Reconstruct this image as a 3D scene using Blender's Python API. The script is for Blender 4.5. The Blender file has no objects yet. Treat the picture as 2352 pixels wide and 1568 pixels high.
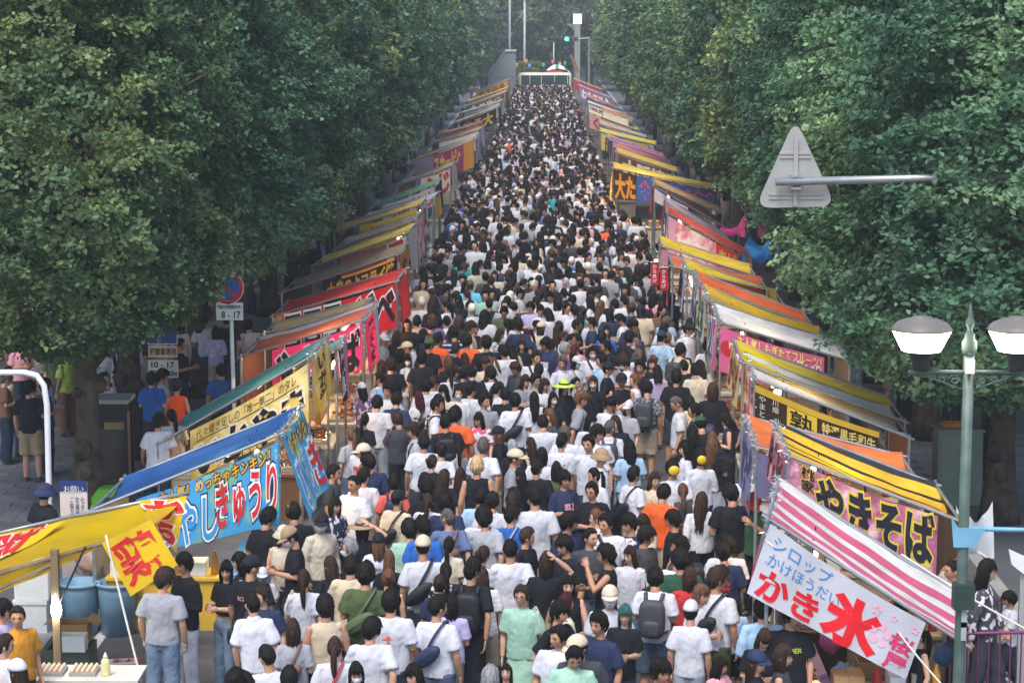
import bpy, bmesh, math, random
import numpy as np
from mathutils import Vector, Matrix, noise

random.seed(11)
RNG = np.random.default_rng(11)
SC = bpy.context.scene
COL = SC.collection
PI = math.pi

# ------------------------------------------------------------------ camera
FPX, CAM_H = 5000.0, 8.1            # focal length in px of a 2352 px wide frame, height of the footbridge
PITCH = math.atan((784 - 20) / FPX)
YAW = math.atan((1245 - 1176) / FPX)
cam_data = bpy.data.cameras.new('camera')
cam = bpy.data.objects.new('camera', cam_data)
COL.objects.link(cam)
cam.location = (0, 0, CAM_H)
cam.rotation_euler = (PI / 2 - PITCH, 0, YAW)
cam_data.sensor_width = 36.0
cam_data.lens = FPX / 2352 * 36.0
cam_data.clip_end = 3000
cam_data.dof.use_dof = False
SC.camera = cam
CAM_R = cam.rotation_euler.to_matrix()
CAM_P = Vector((0, 0, CAM_H))

# ------------------------------------------------------------------ sky, sun, exposure
SUN_EL, SUN_AZ = math.radians(60), math.radians(200)
world = bpy.data.worlds.new('World')
SC.world = world
world.use_nodes = True
wn = world.node_tree
wn.nodes.clear()
sky = wn.nodes.new('ShaderNodeTexSky')
sky.sky_type = 'NISHITA'
sky.sun_disc = False
sky.sun_elevation = SUN_EL
sky.sun_rotation = SUN_AZ
sky.air_density = 1.0
sky.dust_density = 2.5
sky.ozone_density = 1.0
bg = wn.nodes.new('ShaderNodeBackground')
bg.inputs['Strength'].default_value = 0.15
wo = wn.nodes.new('ShaderNodeOutputWorld')
wn.links.new(sky.outputs['Color'], bg.inputs['Color'])
wn.links.new(bg.outputs['Background'], wo.inputs['Surface'])
sun_data = bpy.data.lights.new('sun', 'SUN')
sun_data.energy = 1.5
sun_data.angle = math.radians(25)
sun_data.color = (1.0, 0.95, 0.88)
sun = bpy.data.objects.new('sun', sun_data)
COL.objects.link(sun)
sun.location = (0, 0, 60)
_sd = Vector((math.sin(SUN_AZ) * math.cos(SUN_EL), math.cos(SUN_AZ) * math.cos(SUN_EL), math.sin(SUN_EL)))
sun.rotation_euler = _sd.to_track_quat('Z', 'Y').to_euler()
SC.view_settings.view_transform = 'Standard'
SC.view_settings.look = 'None'
SC.view_settings.exposure = 0.95
SC.view_settings.gamma = 1.0
SC.view_settings.use_curve_mapping = False
SC.render.engine = 'CYCLES'
SC.cycles.use_denoising = True
SC.cycles.max_bounces = 6
SC.cycles.diffuse_bounces = 3
SC.cycles.glossy_bounces = 2
SC.cycles.transmission_bounces = 3
SC.cycles.transparent_max_bounces = 8
SC.cycles.volume_bounces = 1
SC.cycles.sample_clamp_indirect = 4.0


def ray(px, py):
    return CAM_R @ Vector(((px - 1176) / FPX, (784 - py) / FPX, -1.0))


def at_z(px, py, z):
    d = ray(px, py)
    return CAM_P + d * ((z - CAM_H) / d.z)


def at_y(px, py, y):
    d = ray(px, py)
    return CAM_P + d * (y / d.y)


def hx(h, a=1.0):
    h = h.lstrip('#')
    c = [int(h[i:i + 2], 16) / 255 for i in (0, 2, 4)]
    c = [x / 12.92 if x <= 0.04045 else ((x + 0.055) / 1.055) ** 2.4 for x in c]
    return (c[0], c[1], c[2], a)


# ------------------------------------------------------------------ materials
MATS = {}


def mat(name, col=(0.5, 0.5, 0.5, 1), rough=0.6, var=0.15, scale=5.0, bump=0.0, bscale=40.0, metal=0.0, spec=0.3,
        trans=0.0, objcol=False, emit=0.0, vcol=None, stretch=(1, 1, 1), var2=None):
    """Procedural material: noise-mottled colour, optional bump, translucency, per-object or per-vertex colour."""
    if name in MATS:
        return MATS[name]
    if isinstance(col, str):
        col = hx(col)
    m = bpy.data.materials.new(name)
    m.use_nodes = True
    nt = m.node_tree
    nt.nodes.clear()
    N, L = nt.nodes.new, nt.links.new
    out = N('ShaderNodeOutputMaterial')
    b = N('ShaderNodeBsdfPrincipled')
    b.inputs['Roughness'].default_value = rough
    b.inputs['Metallic'].default_value = metal
    b.inputs['Specular IOR Level'].default_value = spec
    tc = N('ShaderNodeTexCoord')
    mp = N('ShaderNodeMapping')
    mp.inputs['Scale'].default_value = stretch
    L(tc.outputs['Object'], mp.inputs['Vector'])
    nz = N('ShaderNodeTexNoise')
    nz.inputs['Scale'].default_value = scale
    nz.inputs['Detail'].default_value = 5
    L(mp.outputs['Vector'], nz.inputs['Vector'])
    rm = N('ShaderNodeMapRange')
    rm.inputs['From Min'].default_value = 0.3
    rm.inputs['From Max'].default_value = 0.7
    rm.inputs['To Min'].default_value = 1 - var
    rm.inputs['To Max'].default_value = 1 + var
    L(nz.outputs['Fac'], rm.inputs['Value'])
    mul = N('ShaderNodeMix')
    mul.data_type = 'RGBA'
    mul.blend_type = 'MULTIPLY'
    mul.inputs['Factor'].default_value = 1.0
    if objcol:
        oi = N('ShaderNodeObjectInfo')
        L(oi.outputs['Color'], mul.inputs['A'])
    elif vcol:
        at = N('ShaderNodeAttribute')
        at.attribute_name = vcol
        L(at.outputs['Color'], mul.inputs['A'])
    elif var2 is not None:
        mx = N('ShaderNodeMix')
        mx.data_type = 'RGBA'
        nz2 = N('ShaderNodeTexNoise')
        nz2.inputs['Scale'].default_value = var2[1]
        nz2.inputs['Detail'].default_value = 4
        L(tc.outputs['Object'], nz2.inputs['Vector'])
        r2 = N('ShaderNodeMapRange')
        r2.inputs['From Min'].default_value = var2[2] if len(var2) > 2 else 0.4
        r2.inputs['From Max'].default_value = var2[3] if len(var2) > 3 else 0.65
        L(nz2.outputs['Fac'], r2.inputs['Value'])
        L(r2.outputs['Result'], mx.inputs['Factor'])
        mx.inputs['A'].default_value = col
        mx.inputs['B'].default_value = var2[0] if not isinstance(var2[0], str) else hx(var2[0])
        L(mx.outputs['Result'], mul.inputs['A'])
    else:
        mul.inputs['A'].default_value = col
    L(rm.outputs['Result'], mul.inputs['B'])
    L(mul.outputs['Result'], b.inputs['Base Color'])
    if emit > 0:
        b.inputs['Emission Color'].default_value = col
        b.inputs['Emission Strength'].default_value = emit
    if bump > 0:
        nb = N('ShaderNodeTexNoise')
        nb.inputs['Scale'].default_value = bscale
        nb.inputs['Detail'].default_value = 3
        L(mp.outputs['Vector'], nb.inputs['Vector'])
        bp = N('ShaderNodeBump')
        bp.inputs['Strength'].default_value = bump
        bp.inputs['Distance'].default_value = 0.02
        L(nb.outputs['Fac'], bp.inputs['Height'])
        L(bp.outputs['Normal'], b.inputs['Normal'])
    last = b.outputs['BSDF']
    if trans > 0:
        tr = N('ShaderNodeBsdfTranslucent')
        L(mul.outputs['Result'], tr.inputs['Color'])
        ms = N('ShaderNodeMixShader')
        ms.inputs['Fac'].default_value = trans
        L(last, ms.inputs[1])
        L(tr.outputs['BSDF'], ms.inputs[2])
        last = ms.outputs['Shader']
    L(last, out.inputs['Surface'])
    MATS[name] = m
    return m


def tarp(hexcol):
    c = hx(hexcol)
    return mat('tarp_' + hexcol, tuple(min(0.78, x * 1.28) for x in c[:3]) + (1,), rough=0.45, var=0.22, scale=2.6, bump=0.7, bscale=5, spec=0.4, trans=0.14)


def print_mat(hexcol):
    return mat('print_' + hexcol, hexcol, rough=0.55, var=0.06, scale=3, trans=0.1)


def bannercloth(hexcol):
    return mat('banner_' + hexcol, hexcol, rough=0.7, var=0.08, scale=2, bump=0.25, bscale=4, spec=0.2, trans=0.2)


def plain(name, hexcol, rough=0.6, var=0.12, **k):
    return mat(name, hexcol, rough=rough, var=var, **k)


# ------------------------------------------------------------------ mesh helper
class MB:
    def __init__(self):
        self.v, self.f, self.m = [], [], []

    def add(self, verts, faces, mi=0):
        o = len(self.v)
        self.v.extend([tuple(p) for p in verts])
        self.f.extend([tuple(i + o for i in f) for f in faces])
        self.m.extend([mi] * len(faces))

    def box(self, c, s, mi=0, rot=None):
        x, y, z = s[0] / 2, s[1] / 2, s[2] / 2
        vs = [Vector(p) for p in ((-x, -y, -z), (x, -y, -z), (x, y, -z), (-x, y, -z), (-x, -y, z), (x, -y, z), (x, y, z), (-x, y, z))]
        if rot is not None:
            vs = [rot @ p for p in vs]
        c = Vector(c)
        self.add([p + c for p in vs], [(0, 3, 2, 1), (4, 5, 6, 7), (0, 1, 5, 4), (1, 2, 6, 5), (2, 3, 7, 6), (3, 0, 4, 7)], mi)

    def tube(self, pts, r, n=8, mi=0, flat=1.0, cap=True):
        pts = [Vector(p) for p in pts]
        rs = r if isinstance(r, (list, tuple)) else [r] * len(pts)
        t0 = (pts[1] - pts[0]).normalized()
        up = Vector((0, 0, 1)) if abs(t0.z) < 0.9 else Vector((0, 1, 0))
        a = t0.cross(up).normalized()
        rings = []
        for i, p in enumerate(pts):
            if i == 0:
                t = t0
            elif i == len(pts) - 1:
                t = (pts[i] - pts[i - 1]).normalized()
            else:
                t = ((pts[i + 1] - p).normalized() + (p - pts[i - 1]).normalized())
                t = t.normalized() if t.length > 1e-6 else t0
            a = (a - t * a.dot(t))
            a = a.normalized() if a.length > 1e-6 else t.orthogonal().normalized()
            b = t.cross(a)
            rings.append([p + a * (rs[i] * math.cos(q)) + b * (rs[i] * flat * math.sin(q)) for q in (2 * PI * k / n for k in range(n))])
        self.loft(rings, mi, cap)

    def loft(self, rings, mi=0, cap=True):
        n = len(rings[0])
        vs = [p for rg in rings for p in rg]
        fs = []
        for i in range(len(rings) - 1):
            for k in range(n):
                k2 = (k + 1) % n
                fs.append((i * n + k, i * n + k2, (i + 1) * n + k2, (i + 1) * n + k))
        if cap:
            fs.append(tuple(reversed(range(n))))
            fs.append(tuple(range((len(rings) - 1) * n, len(rings) * n)))
        self.add(vs, fs, mi)

    def lathe(self, prof, o=(0, 0, 0), n=16, mi=0, sx=1.0, sy=1.0, cap=True):
        o = Vector(o)
        self.loft([[o + Vector((r * sx * math.cos(2 * PI * k / n), r * sy * math.sin(2 * PI * k / n), z)) for k in range(n)] for r, z in prof], mi, cap)

    def ellipsoid(self, c, s, nu=14, nv=9, mi=0, R=None, fn=None):
        c = Vector(c)
        vs, fs = [], []
        for j in range(nv + 1):
            th = PI * j / nv
            for i in range(nu):
                ph = 2 * PI * i / nu
                p = Vector((s[0] * math.sin(th) * math.cos(ph), s[1] * math.sin(th) * math.sin(ph), s[2] * math.cos(th)))
                if fn:
                    p = fn(p)
                if R is not None:
                    p = R @ p
                vs.append(c + p)
        for j in range(nv):
            for i in range(nu):
                i2 = (i + 1) % nu
                fs.append((j * nu + i, (j + 1) * nu + i, (j + 1) * nu + i2, j * nu + i2))
        self.add(vs, fs, mi)

    def grid(self, fn, nu, nv, mi=0, mfn=None):
        o = len(self.v)
        for j in range(nv + 1):
            for i in range(nu + 1):
                self.v.append(tuple(fn(i / nu, j / nv)))
        for j in range(nv):
            for i in range(nu):
                a = o + j * (nu + 1) + i
                self.f.append((a, a + 1, a + nu + 2, a + nu + 1))
                self.m.append(mfn((i + 0.5) / nu, (j + 0.5) / nv) if mfn else mi)

    def mesh(self, name, mats, smooth=False):
        me = bpy.data.meshes.new(name)
        me.from_pydata([tuple(p) for p in self.v], [], self.f)
        for m in (mats if isinstance(mats, (list, tuple)) else [mats]):
            me.materials.append(m)
        if any(self.m):
            me.polygons.foreach_set('material_index', self.m)
        if smooth:
            me.polygons.foreach_set('use_smooth', [True] * len(me.polygons))
        me.update()
        return me

    def build(self, name, mats, parent=None, smooth=False, **props):
        return obj(name, self.mesh(name, mats, smooth), parent, **props)


def obj(name, data, parent=None, loc=None, rotz=None, **props):
    o = bpy.data.objects.new(name, data)
    COL.objects.link(o)
    if parent is not None:
        o.parent = parent
    if loc is not None:
        o.location = loc
    if rotz is not None:
        o.rotation_euler = (0, 0, rotz)
    for k, v in props.items():
        if v is not None:
            o[k] = v
    return o


def thing(name, label, category, loc=(0, 0, 0), rotz=0.0, group=None):
    o = obj(name, None, None, loc, rotz, label=label, category=category)
    o.empty_display_size = 0.2
    if group:
        o['group'] = group
    return o


def dup(root, loc=None, rotz=None, scale=None, label=None, group=None):
    r = root.copy()
    COL.objects.link(r)
    if loc is not None:
        r.location = loc
    if rotz is not None:
        r.rotation_euler = (0, 0, rotz)
    if scale is not None:
        r.scale = scale if isinstance(scale, (tuple, list)) else (scale,) * 3
    if label:
        r['label'] = label
    if group:
        r['group'] = group
    for ch in list(root.children):
        c = ch.copy()
        COL.objects.link(c)
        c.parent = r
        for g in list(ch.children):
            d = g.copy()
            COL.objects.link(d)
            d.parent = c
    return r


def evaluated(me_src, mods):
    """Mesh with modifiers applied (used while the scene is still almost empty)."""
    o = bpy.data.objects.new('work', me_src)
    COL.objects.link(o)
    for kind, kw in mods:
        md = o.modifiers.new('m', kind)
        for k, v in kw.items():
            setattr(md, k, v)
    dg = bpy.context.evaluated_depsgraph_get()
    me = bpy.data.meshes.new_from_object(o.evaluated_get(dg))
    bpy.data.objects.remove(o)
    return me


# ------------------------------------------------------------------ lettering
_TXT = {}


def text2d(s, bold=0.0, vertical=False):
    """Glyph outlines of s as flat triangles normalised to the unit square; returns (verts, faces, aspect)."""
    key = (s, bold, vertical)
    if key in _TXT:
        return _TXT[key]
    c = bpy.data.curves.new('glyphs', 'FONT')
    c.body = '\n'.join(s) if vertical else s
    c.space_line = 1.05
    if vertical:
        c.align_x = 'CENTER'
    c.offset = bold
    c.resolution_u = 3
    o = bpy.data.objects.new('glyphs', c)
    me = o.to_mesh()
    v = np.array([p.co[:2] for p in me.vertices], dtype=float).reshape(-1, 2)
    f = [tuple(p.vertices) for p in me.polygons]
    o.to_mesh_clear()
    bpy.data.objects.remove(o)
    bpy.data.curves.remove(c)
    _TXT[key] = (v, f)
    return _TXT[key]


def letter_mesh(name, s, fn, box, layers, vertical=False, step=0.25, lift=0.008, shear=0.0):
    """Lettering on a surface fn(u, v, off); box = (u0, v0, u1, v1); layers = [(bold, material), ...] from back to front."""
    base, _ = text2d(s, 0.0, vertical)
    mn, mx = base.min(0), base.max(0)
    bm = bmesh.new()
    for li, (bold, _m) in enumerate(layers):
        v, f = text2d(s, bold, vertical)
        vs = [bm.verts.new((p[0], p[1], li + 1)) for p in v]
        for t in f:
            try:
                bm.faces.new([vs[i] for i in t]).material_index = li
            except ValueError:
                pass
    span = mx - mn
    for ax in (0, 1):
        k = max(2, int(span[ax] / step / 2))
        for i in range(1, k):
            co = [0, 0, 0]
            no = [0, 0, 0]
            co[ax] = mn[ax] + span[ax] * i / k
            no[ax] = 1
            bmesh.ops.bisect_plane(bm, geom=bm.verts[:] + bm.edges[:] + bm.faces[:], plane_co=co, plane_no=no)
    u0, v0, u1, v1 = box
    for p in bm.verts:
        a = (p.co.x - mn[0]) / span[0]
        b = (p.co.y - mn[1]) / span[1]
        p.co = fn(u0 + (u1 - u0) * a + shear * (b - 0.5), v1 + (v0 - v1) * b, lift * p.co.z)
    me = bpy.data.meshes.new(name)
    bm.to_mesh(me)
    bm.free()
    for _b, m in layers:
        me.materials.append(m)
    return me
# ------------------------------------------------------------------ people: mesh library (bodies, clothes, hair)
SKIN = mat('skin', objcol=True, rough=0.5, var=0.06, scale=9, spec=0.35)
EYE = plain('eye_dark', '#1c1512', 0.3)
BROW = plain('brow_hair', '#1d1714', 0.7)
LIP = plain('lips', '#a06255', 0.45)
SHOE = plain('shoe_leather', '#4a4644', 0.6, 0.5)
CLOTH = mat('cotton_cloth', objcol=True, rough=0.85, var=0.06, scale=3, bump=0.5, bscale=6, spec=0.12, stretch=(1, 1, 0.6))
DENIM = mat('trouser_cloth', objcol=True, rough=0.85, var=0.14, scale=6, bump=0.5, bscale=11, spec=0.15)
HAIR = mat('hair_strands', objcol=True, rough=0.6, var=0.4, scale=40, bump=0.8, bscale=60, spec=0.16, stretch=(1, 1, 0.15))
HATM = mat('hat_cloth', objcol=True, rough=0.8, var=0.1, scale=12, bump=0.3, bscale=60, spec=0.2)
MASKM = plain('mask_paper', '#dfe3e6', 0.8, 0.04)
MASKD = plain('mask_black', '#1a1b1f', 0.8, 0.1)
BAGM = mat('bag_nylon', objcol=True, rough=0.55, var=0.12, scale=14, bump=0.3, bscale=50, spec=0.3)
PEOPLE_PAL = []

HEAD_C = Vector((0, -0.005, 1.59))
NECK_P = Vector((0, 0.012, 1.49))


def head_fn(p):
    """Ellipsoid point -> head shape; face towards -Y."""
    x, y, z = p
    t = max(0.0, -z / 0.12)
    if z < 0:
        x *= 1 - 0.34 * t ** 1.6
        if y > 0:
            y *= 1 - 0.5 * t ** 1.2
        else:
            y *= 1 - 0.06 * t
    if y < 0:
        x *= 1 - 0.04 * (1 - t)
        fr = -y / 0.1
        nose = math.exp(-(x / 0.014) ** 2) * (max(0.0, 1 - abs(z + 0.03) / 0.045)) * fr
        y -= 0.024 * nose
        y += 0.010 * math.exp(-((abs(x) - 0.031) / 0.016) ** 2 - ((z - 0.006) / 0.013) ** 2) * fr
        y -= 0.005 * math.exp(-((z - 0.03) / 0.012) ** 2 - (x / 0.05) ** 2) * fr
        y -= 0.006 * math.exp(-((z + 0.068) / 0.01) ** 2 - (x / 0.024) ** 2) * fr
        y -= 0.005 * math.exp(-((z + 0.105) / 0.012) ** 2 - (x / 0.02) ** 2) * fr
    return Vector((x, y, z))


def head_mat(yaw=0.0, down=0.0):
    R = Matrix.Rotation(math.radians(yaw), 3, 'Z') @ Matrix.Rotation(math.radians(down), 3, 'X')
    c = NECK_P + R @ (HEAD_C - NECK_P)
    return R, c


HEADS = {'c': head_mat(0, 2), 'l': head_mat(38, 4), 'r': head_mat(-38, 4), 'd': head_mat(8, 26), 'u': head_mat(-10, -14)}

# arms: elbow and wrist for the side x > 0; mirrored for the other
ARM = {
    'down': ((0.235, 0.035, 1.10), (0.235, -0.05, 0.865)),
    'hold': ((0.225, 0.02, 1.12), (0.095, -0.25, 1.16)),
    'phone': ((0.215, -0.07, 1.14), (0.07, -0.27, 1.34)),
    'raise': ((0.34, -0.02, 1.50), (0.125, 0.055, 1.66)),
    'fore': ((0.225, -0.07, 1.12), (0.205, -0.23, 0.94)),
    'aft': ((0.235, 0.13, 1.12), (0.215, 0.15, 0.875)),
    'hip': ((0.30, 0.09, 1.14), (0.18, -0.04, 1.0)),
    'mouth': ((0.25, -0.13, 1.22), (0.05, -0.23, 1.46)),
}
POSES = {  # name: (arm on +x, arm on -x, legs)
    'stand': ('down', 'down', 'stand'),
    'hold': ('hold', 'hold', 'stand'),
    'one': ('down', 'hold', 'stand'),
    'phone': ('phone', 'down', 'stand'),
    'raise': ('down', 'raise', 'stand'),
    'walk': ('fore', 'aft', 'walk'),
    'drink': ('mouth', 'hold', 'stand'),
}
LEGS = {'stand': ((0.09, 0.0), (0.105, -0.02), (0.115, 0.02)), 'walk': None}


def arm_pts(kind, sx):
    e, w = ARM[kind]
    S = Vector((0.170 * sx, 0.012, 1.372))
    return S, Vector((e[0] * sx, e[1], e[2])), Vector((w[0] * sx, w[1], w[2]))


def leg_pts(kind, sx):
    if kind == 'stand':
        return [Vector((0.088 * sx, 0.01, 0.90)), Vector((0.098 * sx, -0.01, 0.48)), Vector((0.108 * sx, 0.03, 0.07))]
    if sx > 0:
        return [Vector((0.085, 0.0, 0.90)), Vector((0.09, -0.17, 0.50)), Vector((0.09, -0.16, 0.07))]
    return [Vector((-0.085, 0.02, 0.90)), Vector((-0.09, 0.06, 0.48)), Vector((-0.09, 0.27, 0.13))]


def hand(mb, E, Wr, sx, curl=0.5):
    d = (Wr - E).normalized()
    inward = Vector((-sx, 0, 0)) if abs(d.x) < 0.8 else Vector((0, 1, 0))
    w = d.cross(inward).normalized()
    nrm = w.cross(d).normalized()
    if nrm.dot(inward) < 0:
        nrm = -nrm
    R = Matrix((w, nrm, d)).transposed()
    mb.ellipsoid(Wr + d * 0.045, (0.040, 0.017, 0.058), 10, 6, 0, R)
    for k, (o, ln) in enumerate(((-0.030, 0.062), (-0.010, 0.074), (0.010, 0.070), (0.029, 0.055))):
        b = Wr + d * 0.082 + w * o
        m1 = b + d * ln * 0.45 + nrm * ln * 0.15 * curl
        m2 = m1 + d * ln * 0.30 + nrm * ln * 0.35 * curl
        m3 = m2 + d * ln * 0.12 + nrm * ln * 0.35 * curl
        mb.tube([b - d * 0.02, m1, m2, m3], [0.0095, 0.009, 0.008, 0.006], 6)
    th = -w if d.cross(w).dot(nrm) > 0 else w
    b = Wr + d * 0.03 + th * 0.03
    mb.tube([b - th * 0.012, b + d * 0.025 + th * 0.02 + nrm * 0.01, b + d * 0.055 + th * 0.022 + nrm * 0.022], [0.013, 0.011, 0.008], 6)


def ring(z, rx, ry, yo=0.0, n=18):
    return [Vector((rx * math.cos(2 * PI * k / n), yo + ry * math.sin(2 * PI * k / n), z)) for k in range(n)]


def to_mesh(mb, voxel, smooth_iter, fac=0.5):
    src = mb.mesh('src', [])
    me = evaluated(src, [('REMESH', dict(mode='VOXEL', voxel_size=voxel)), ('SMOOTH', dict(factor=fac, iterations=smooth_iter))])
    bpy.data.meshes.remove(src)
    return me


def finish(me, name, mats, extra=None, mfn=None, wrinkle=0.0, seed=0.0, wscale=(9, 9, 6)):
    n = len(me.vertices)
    co = np.zeros(n * 3)
    me.vertices.foreach_get('co', co)
    co = co.reshape(-1, 3)
    if wrinkle:
        no = np.zeros(n * 3)
        me.vertices.foreach_get('normal', no)
        no = no.reshape(-1, 3)
        for i in range(n):
            p = co[i]
            q = Vector((p[0] * wscale[0] + seed, p[1] * wscale[1], p[2] * wscale[2]))
            h = noise.noise(q) + 0.55 * (1 - 2 * abs(noise.noise(q * 2.1)))
            co[i] = p + no[i] * (h * wrinkle)
    faces = [tuple(p.vertices) for p in me.polygons]
    mi = [0] * len(faces)
    if mfn:
        mi = [mfn(co[list(f)].mean(0)) for f in faces]
    vs = co.tolist()
    if extra:
        o = len(vs)
        vs += [tuple(p) for p in extra.v]
        faces += [tuple(i + o for i in f) for f in extra.f]
        mi += extra.m
    out = bpy.data.meshes.new(name)
    out.from_pydata(vs, [], faces)
    for m in mats:
        out.materials.append(m)
    out.polygons.foreach_set('material_index', mi)
    out.polygons.foreach_set('use_smooth', [True] * len(faces))
    out.update()
    bpy.data.meshes.remove(me)
    return out


def face_features(ex, R, c):
    """Eyes, brows, lips on the head (head-local coordinates mapped by R, c)."""
    T = lambda x, y, z: c + R @ Vector((x, y, z))
    for sx in (1, -1):
        ex.ellipsoid(T(0.031 * sx, -0.0815, 0.004), (0.0135, 0.0065, 0.0055), 8, 5, 1, R)
        ex.tube([T(0.013 * sx, -0.093, 0.024), T(0.032 * sx, -0.0905, 0.029), T(0.048 * sx, -0.079, 0.024)], [0.003, 0.0042, 0.002], 5, 2)
        ex.tube([T(0.015 * sx, -0.0845, 0.008), T(0.031 * sx, -0.0855, 0.0115), T(0.046 * sx, -0.076, 0.007)], [0.002, 0.0026, 0.002], 5, 2)
    ex.ellipsoid(T(0, -0.0985, -0.066), (0.021, 0.006, 0.0045), 8, 5, 3, R)
    ex.ellipsoid(T(0, -0.0975, -0.0735), (0.017, 0.006, 0.0045), 8, 5, 3, R)


def make_body(pose, head):
    a, b2, lg = POSES[pose]
    mb = MB()
    mb.loft([ring(0.84, 0.12, 0.09), ring(0.92, 0.16, 0.108), ring(1.05, 0.138, 0.095), ring(1.22, 0.155, 0.108), ring(1.30, 0.158, 0.100, 0.005),
             ring(1.36, 0.118, 0.078, 0.01), ring(1.405, 0.068, 0.056, 0.012)])
    R, c = HEADS[head]
    mb.tube([(0, 0.018, 1.38), (0, 0.014, 1.47), c + R @ Vector((0, 0.012, -0.06))], [0.062, 0.053, 0.052], 12)
    mb.ellipsoid(c, (0.0765, 0.098, 0.119), 40, 30, 0, R, head_fn)
    for sx in (1, -1):
        mb.ellipsoid(c + R @ Vector((0.079 * sx, 0.012, -0.008)), (0.013, 0.022, 0.032), 8, 6, 0, R)
        S, E, W = arm_pts(a if sx > 0 else b2, sx)
        mb.tube([S + Vector((-0.05 * sx, 0, 0.0)), S, S.lerp(E, 0.5), E, E.lerp(W, 0.35), W], [0.035, 0.048, 0.046, 0.038, 0.040, 0.027], 12)
        L = leg_pts(lg, sx)
        mb.tube([L[0], L[0].lerp(L[1], 0.5), L[1], L[1].lerp(L[2], 0.35), L[2]], [0.088, 0.076, 0.055, 0.056, 0.038], 12)
        mb.ellipsoid(L[2] + Vector((0, -0.06, -0.028)), (0.047, 0.13, 0.042), 12, 8)
    me = to_mesh(mb, 0.0118, 2, 0.3)
    ex = MB()
    face_features(ex, R, c)
    for sx in (1, -1):
        S, E, W = arm_pts(a if sx > 0 else b2, sx)
        hand(ex, E, W, sx, 0.7 if (a if sx > 0 else b2) != 'raise' else 0.3)
    zs = 0.105
    return finish(me, 'person', [SKIN, EYE, BROW, LIP, SHOE], ex, lambda q: 4 if (q[2] < zs or (lg == 'walk' and q[1] > 0.15 and q[2] < 0.16)) else 0)


def make_top(pose, kind):
    a, b2, _ = POSES[pose]
    mb = MB()
    lo = {'crop': 1.04}.get(kind, 0.86)
    w = {'tank': 0.93, 'crop': 0.92}.get(kind, 1.0)
    rings = [ring(lo, 0.196 * w, 0.142 * w), ring(0.96, 0.19 * w, 0.138 * w), ring(1.08, 0.18 * w, 0.13 * w), ring(1.22, 0.182 * w, 0.133 * w), ring(1.31, 0.182 * w, 0.124 * w, 0.006),
             ring(1.375, 0.150 * w, 0.100, 0.01), ring(1.413, 0.105, 0.080, 0.013), ring(1.438, 0.070, 0.064, 0.016)]
    if kind == 'crop':
        rings = [rings[0]] + rings[2:]
    mb.loft(rings)
    for sx in (1, -1):
        S, E, W = arm_pts(a if sx > 0 else b2, sx)
        I = S + Vector((-0.07 * sx, 0, 0.012))
        if kind in ('tee', 'crop', 'polo'):
            T = S.lerp(E, 0.78)
            mb.tube([I, S, S.lerp(E, 0.4), T], [0.05, 0.062, 0.073, 0.080], 14)
        elif kind == 'long':
            mb.tube([I, S, S.lerp(E, 0.5), E, E.lerp(W, 0.5), E.lerp(W, 0.93)], [0.05, 0.062, 0.066, 0.062, 0.056, 0.047], 14)
        elif kind == 'tank':
            mb.tube([I, S + Vector((-0.02 * sx, 0, 0.0))], [0.05, 0.05], 12)
    if kind == 'polo':
        mb.tube([(0, 0.014, 1.425), (0, 0.014, 1.462)], [0.080, 0.070], 14)
    me = to_mesh(mb, 0.0135, 4, 0.5)
    return finish(me, 'shirt', [CLOTH], None, None, 0.0105, {'tee': 1, 'long': 5, 'tank': 9, 'crop': 3, 'polo': 7}[kind] + len(pose) * 1.7)


def make_bottom(legs, kind):
    mb = MB()
    if kind == 'skirt':
        mb.loft([ring(0.34, 0.27, 0.24), ring(0.6, 0.235, 0.2), ring(0.84, 0.188, 0.135), ring(0.95, 0.15, 0.11), ring(1.0, 0.135, 0.1)])
    else:
        mb.loft([ring(0.80, 0.14, 0.10), ring(0.90, 0.178, 0.125), ring(0.97, 0.15, 0.108), ring(1.0, 0.13, 0.09)])
        for sx in (1, -1):
            L = leg_pts(legs, sx)
            if kind == 'trousers':
                mb.tube([L[0], L[0].lerp(L[1], 0.5), L[1], L[1].lerp(L[2], 0.5), L[2] + Vector((0, 0, 0.02))], [0.108, 0.097, 0.085, 0.08, 0.078], 14)
            elif kind == 'wide':
                mb.tube([L[0], L[0].lerp(L[1], 0.5), L[1], L[1].lerp(L[2], 0.5), L[2] + Vector((0, 0, 0.02))], [0.112, 0.112, 0.108, 0.108, 0.11], 14)
            else:
                mb.tube([L[0], L[0].lerp(L[1], 0.5), L[0].lerp(L[1], 1.0)], [0.112, 0.112, 0.11], 14)
    me = to_mesh(mb, 0.016, 3, 0.5)
    return finish(me, 'trousers', [DENIM], None, None, 0.009, 4.0)


# ---- hair and hats in head-local coordinates (origin = head centre, face towards -Y)
def sstep(a, b, x):
    t = min(1.0, max(0.0, (x - a) / (b - a)))
    return t * t * (3 - 2 * t)


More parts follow.
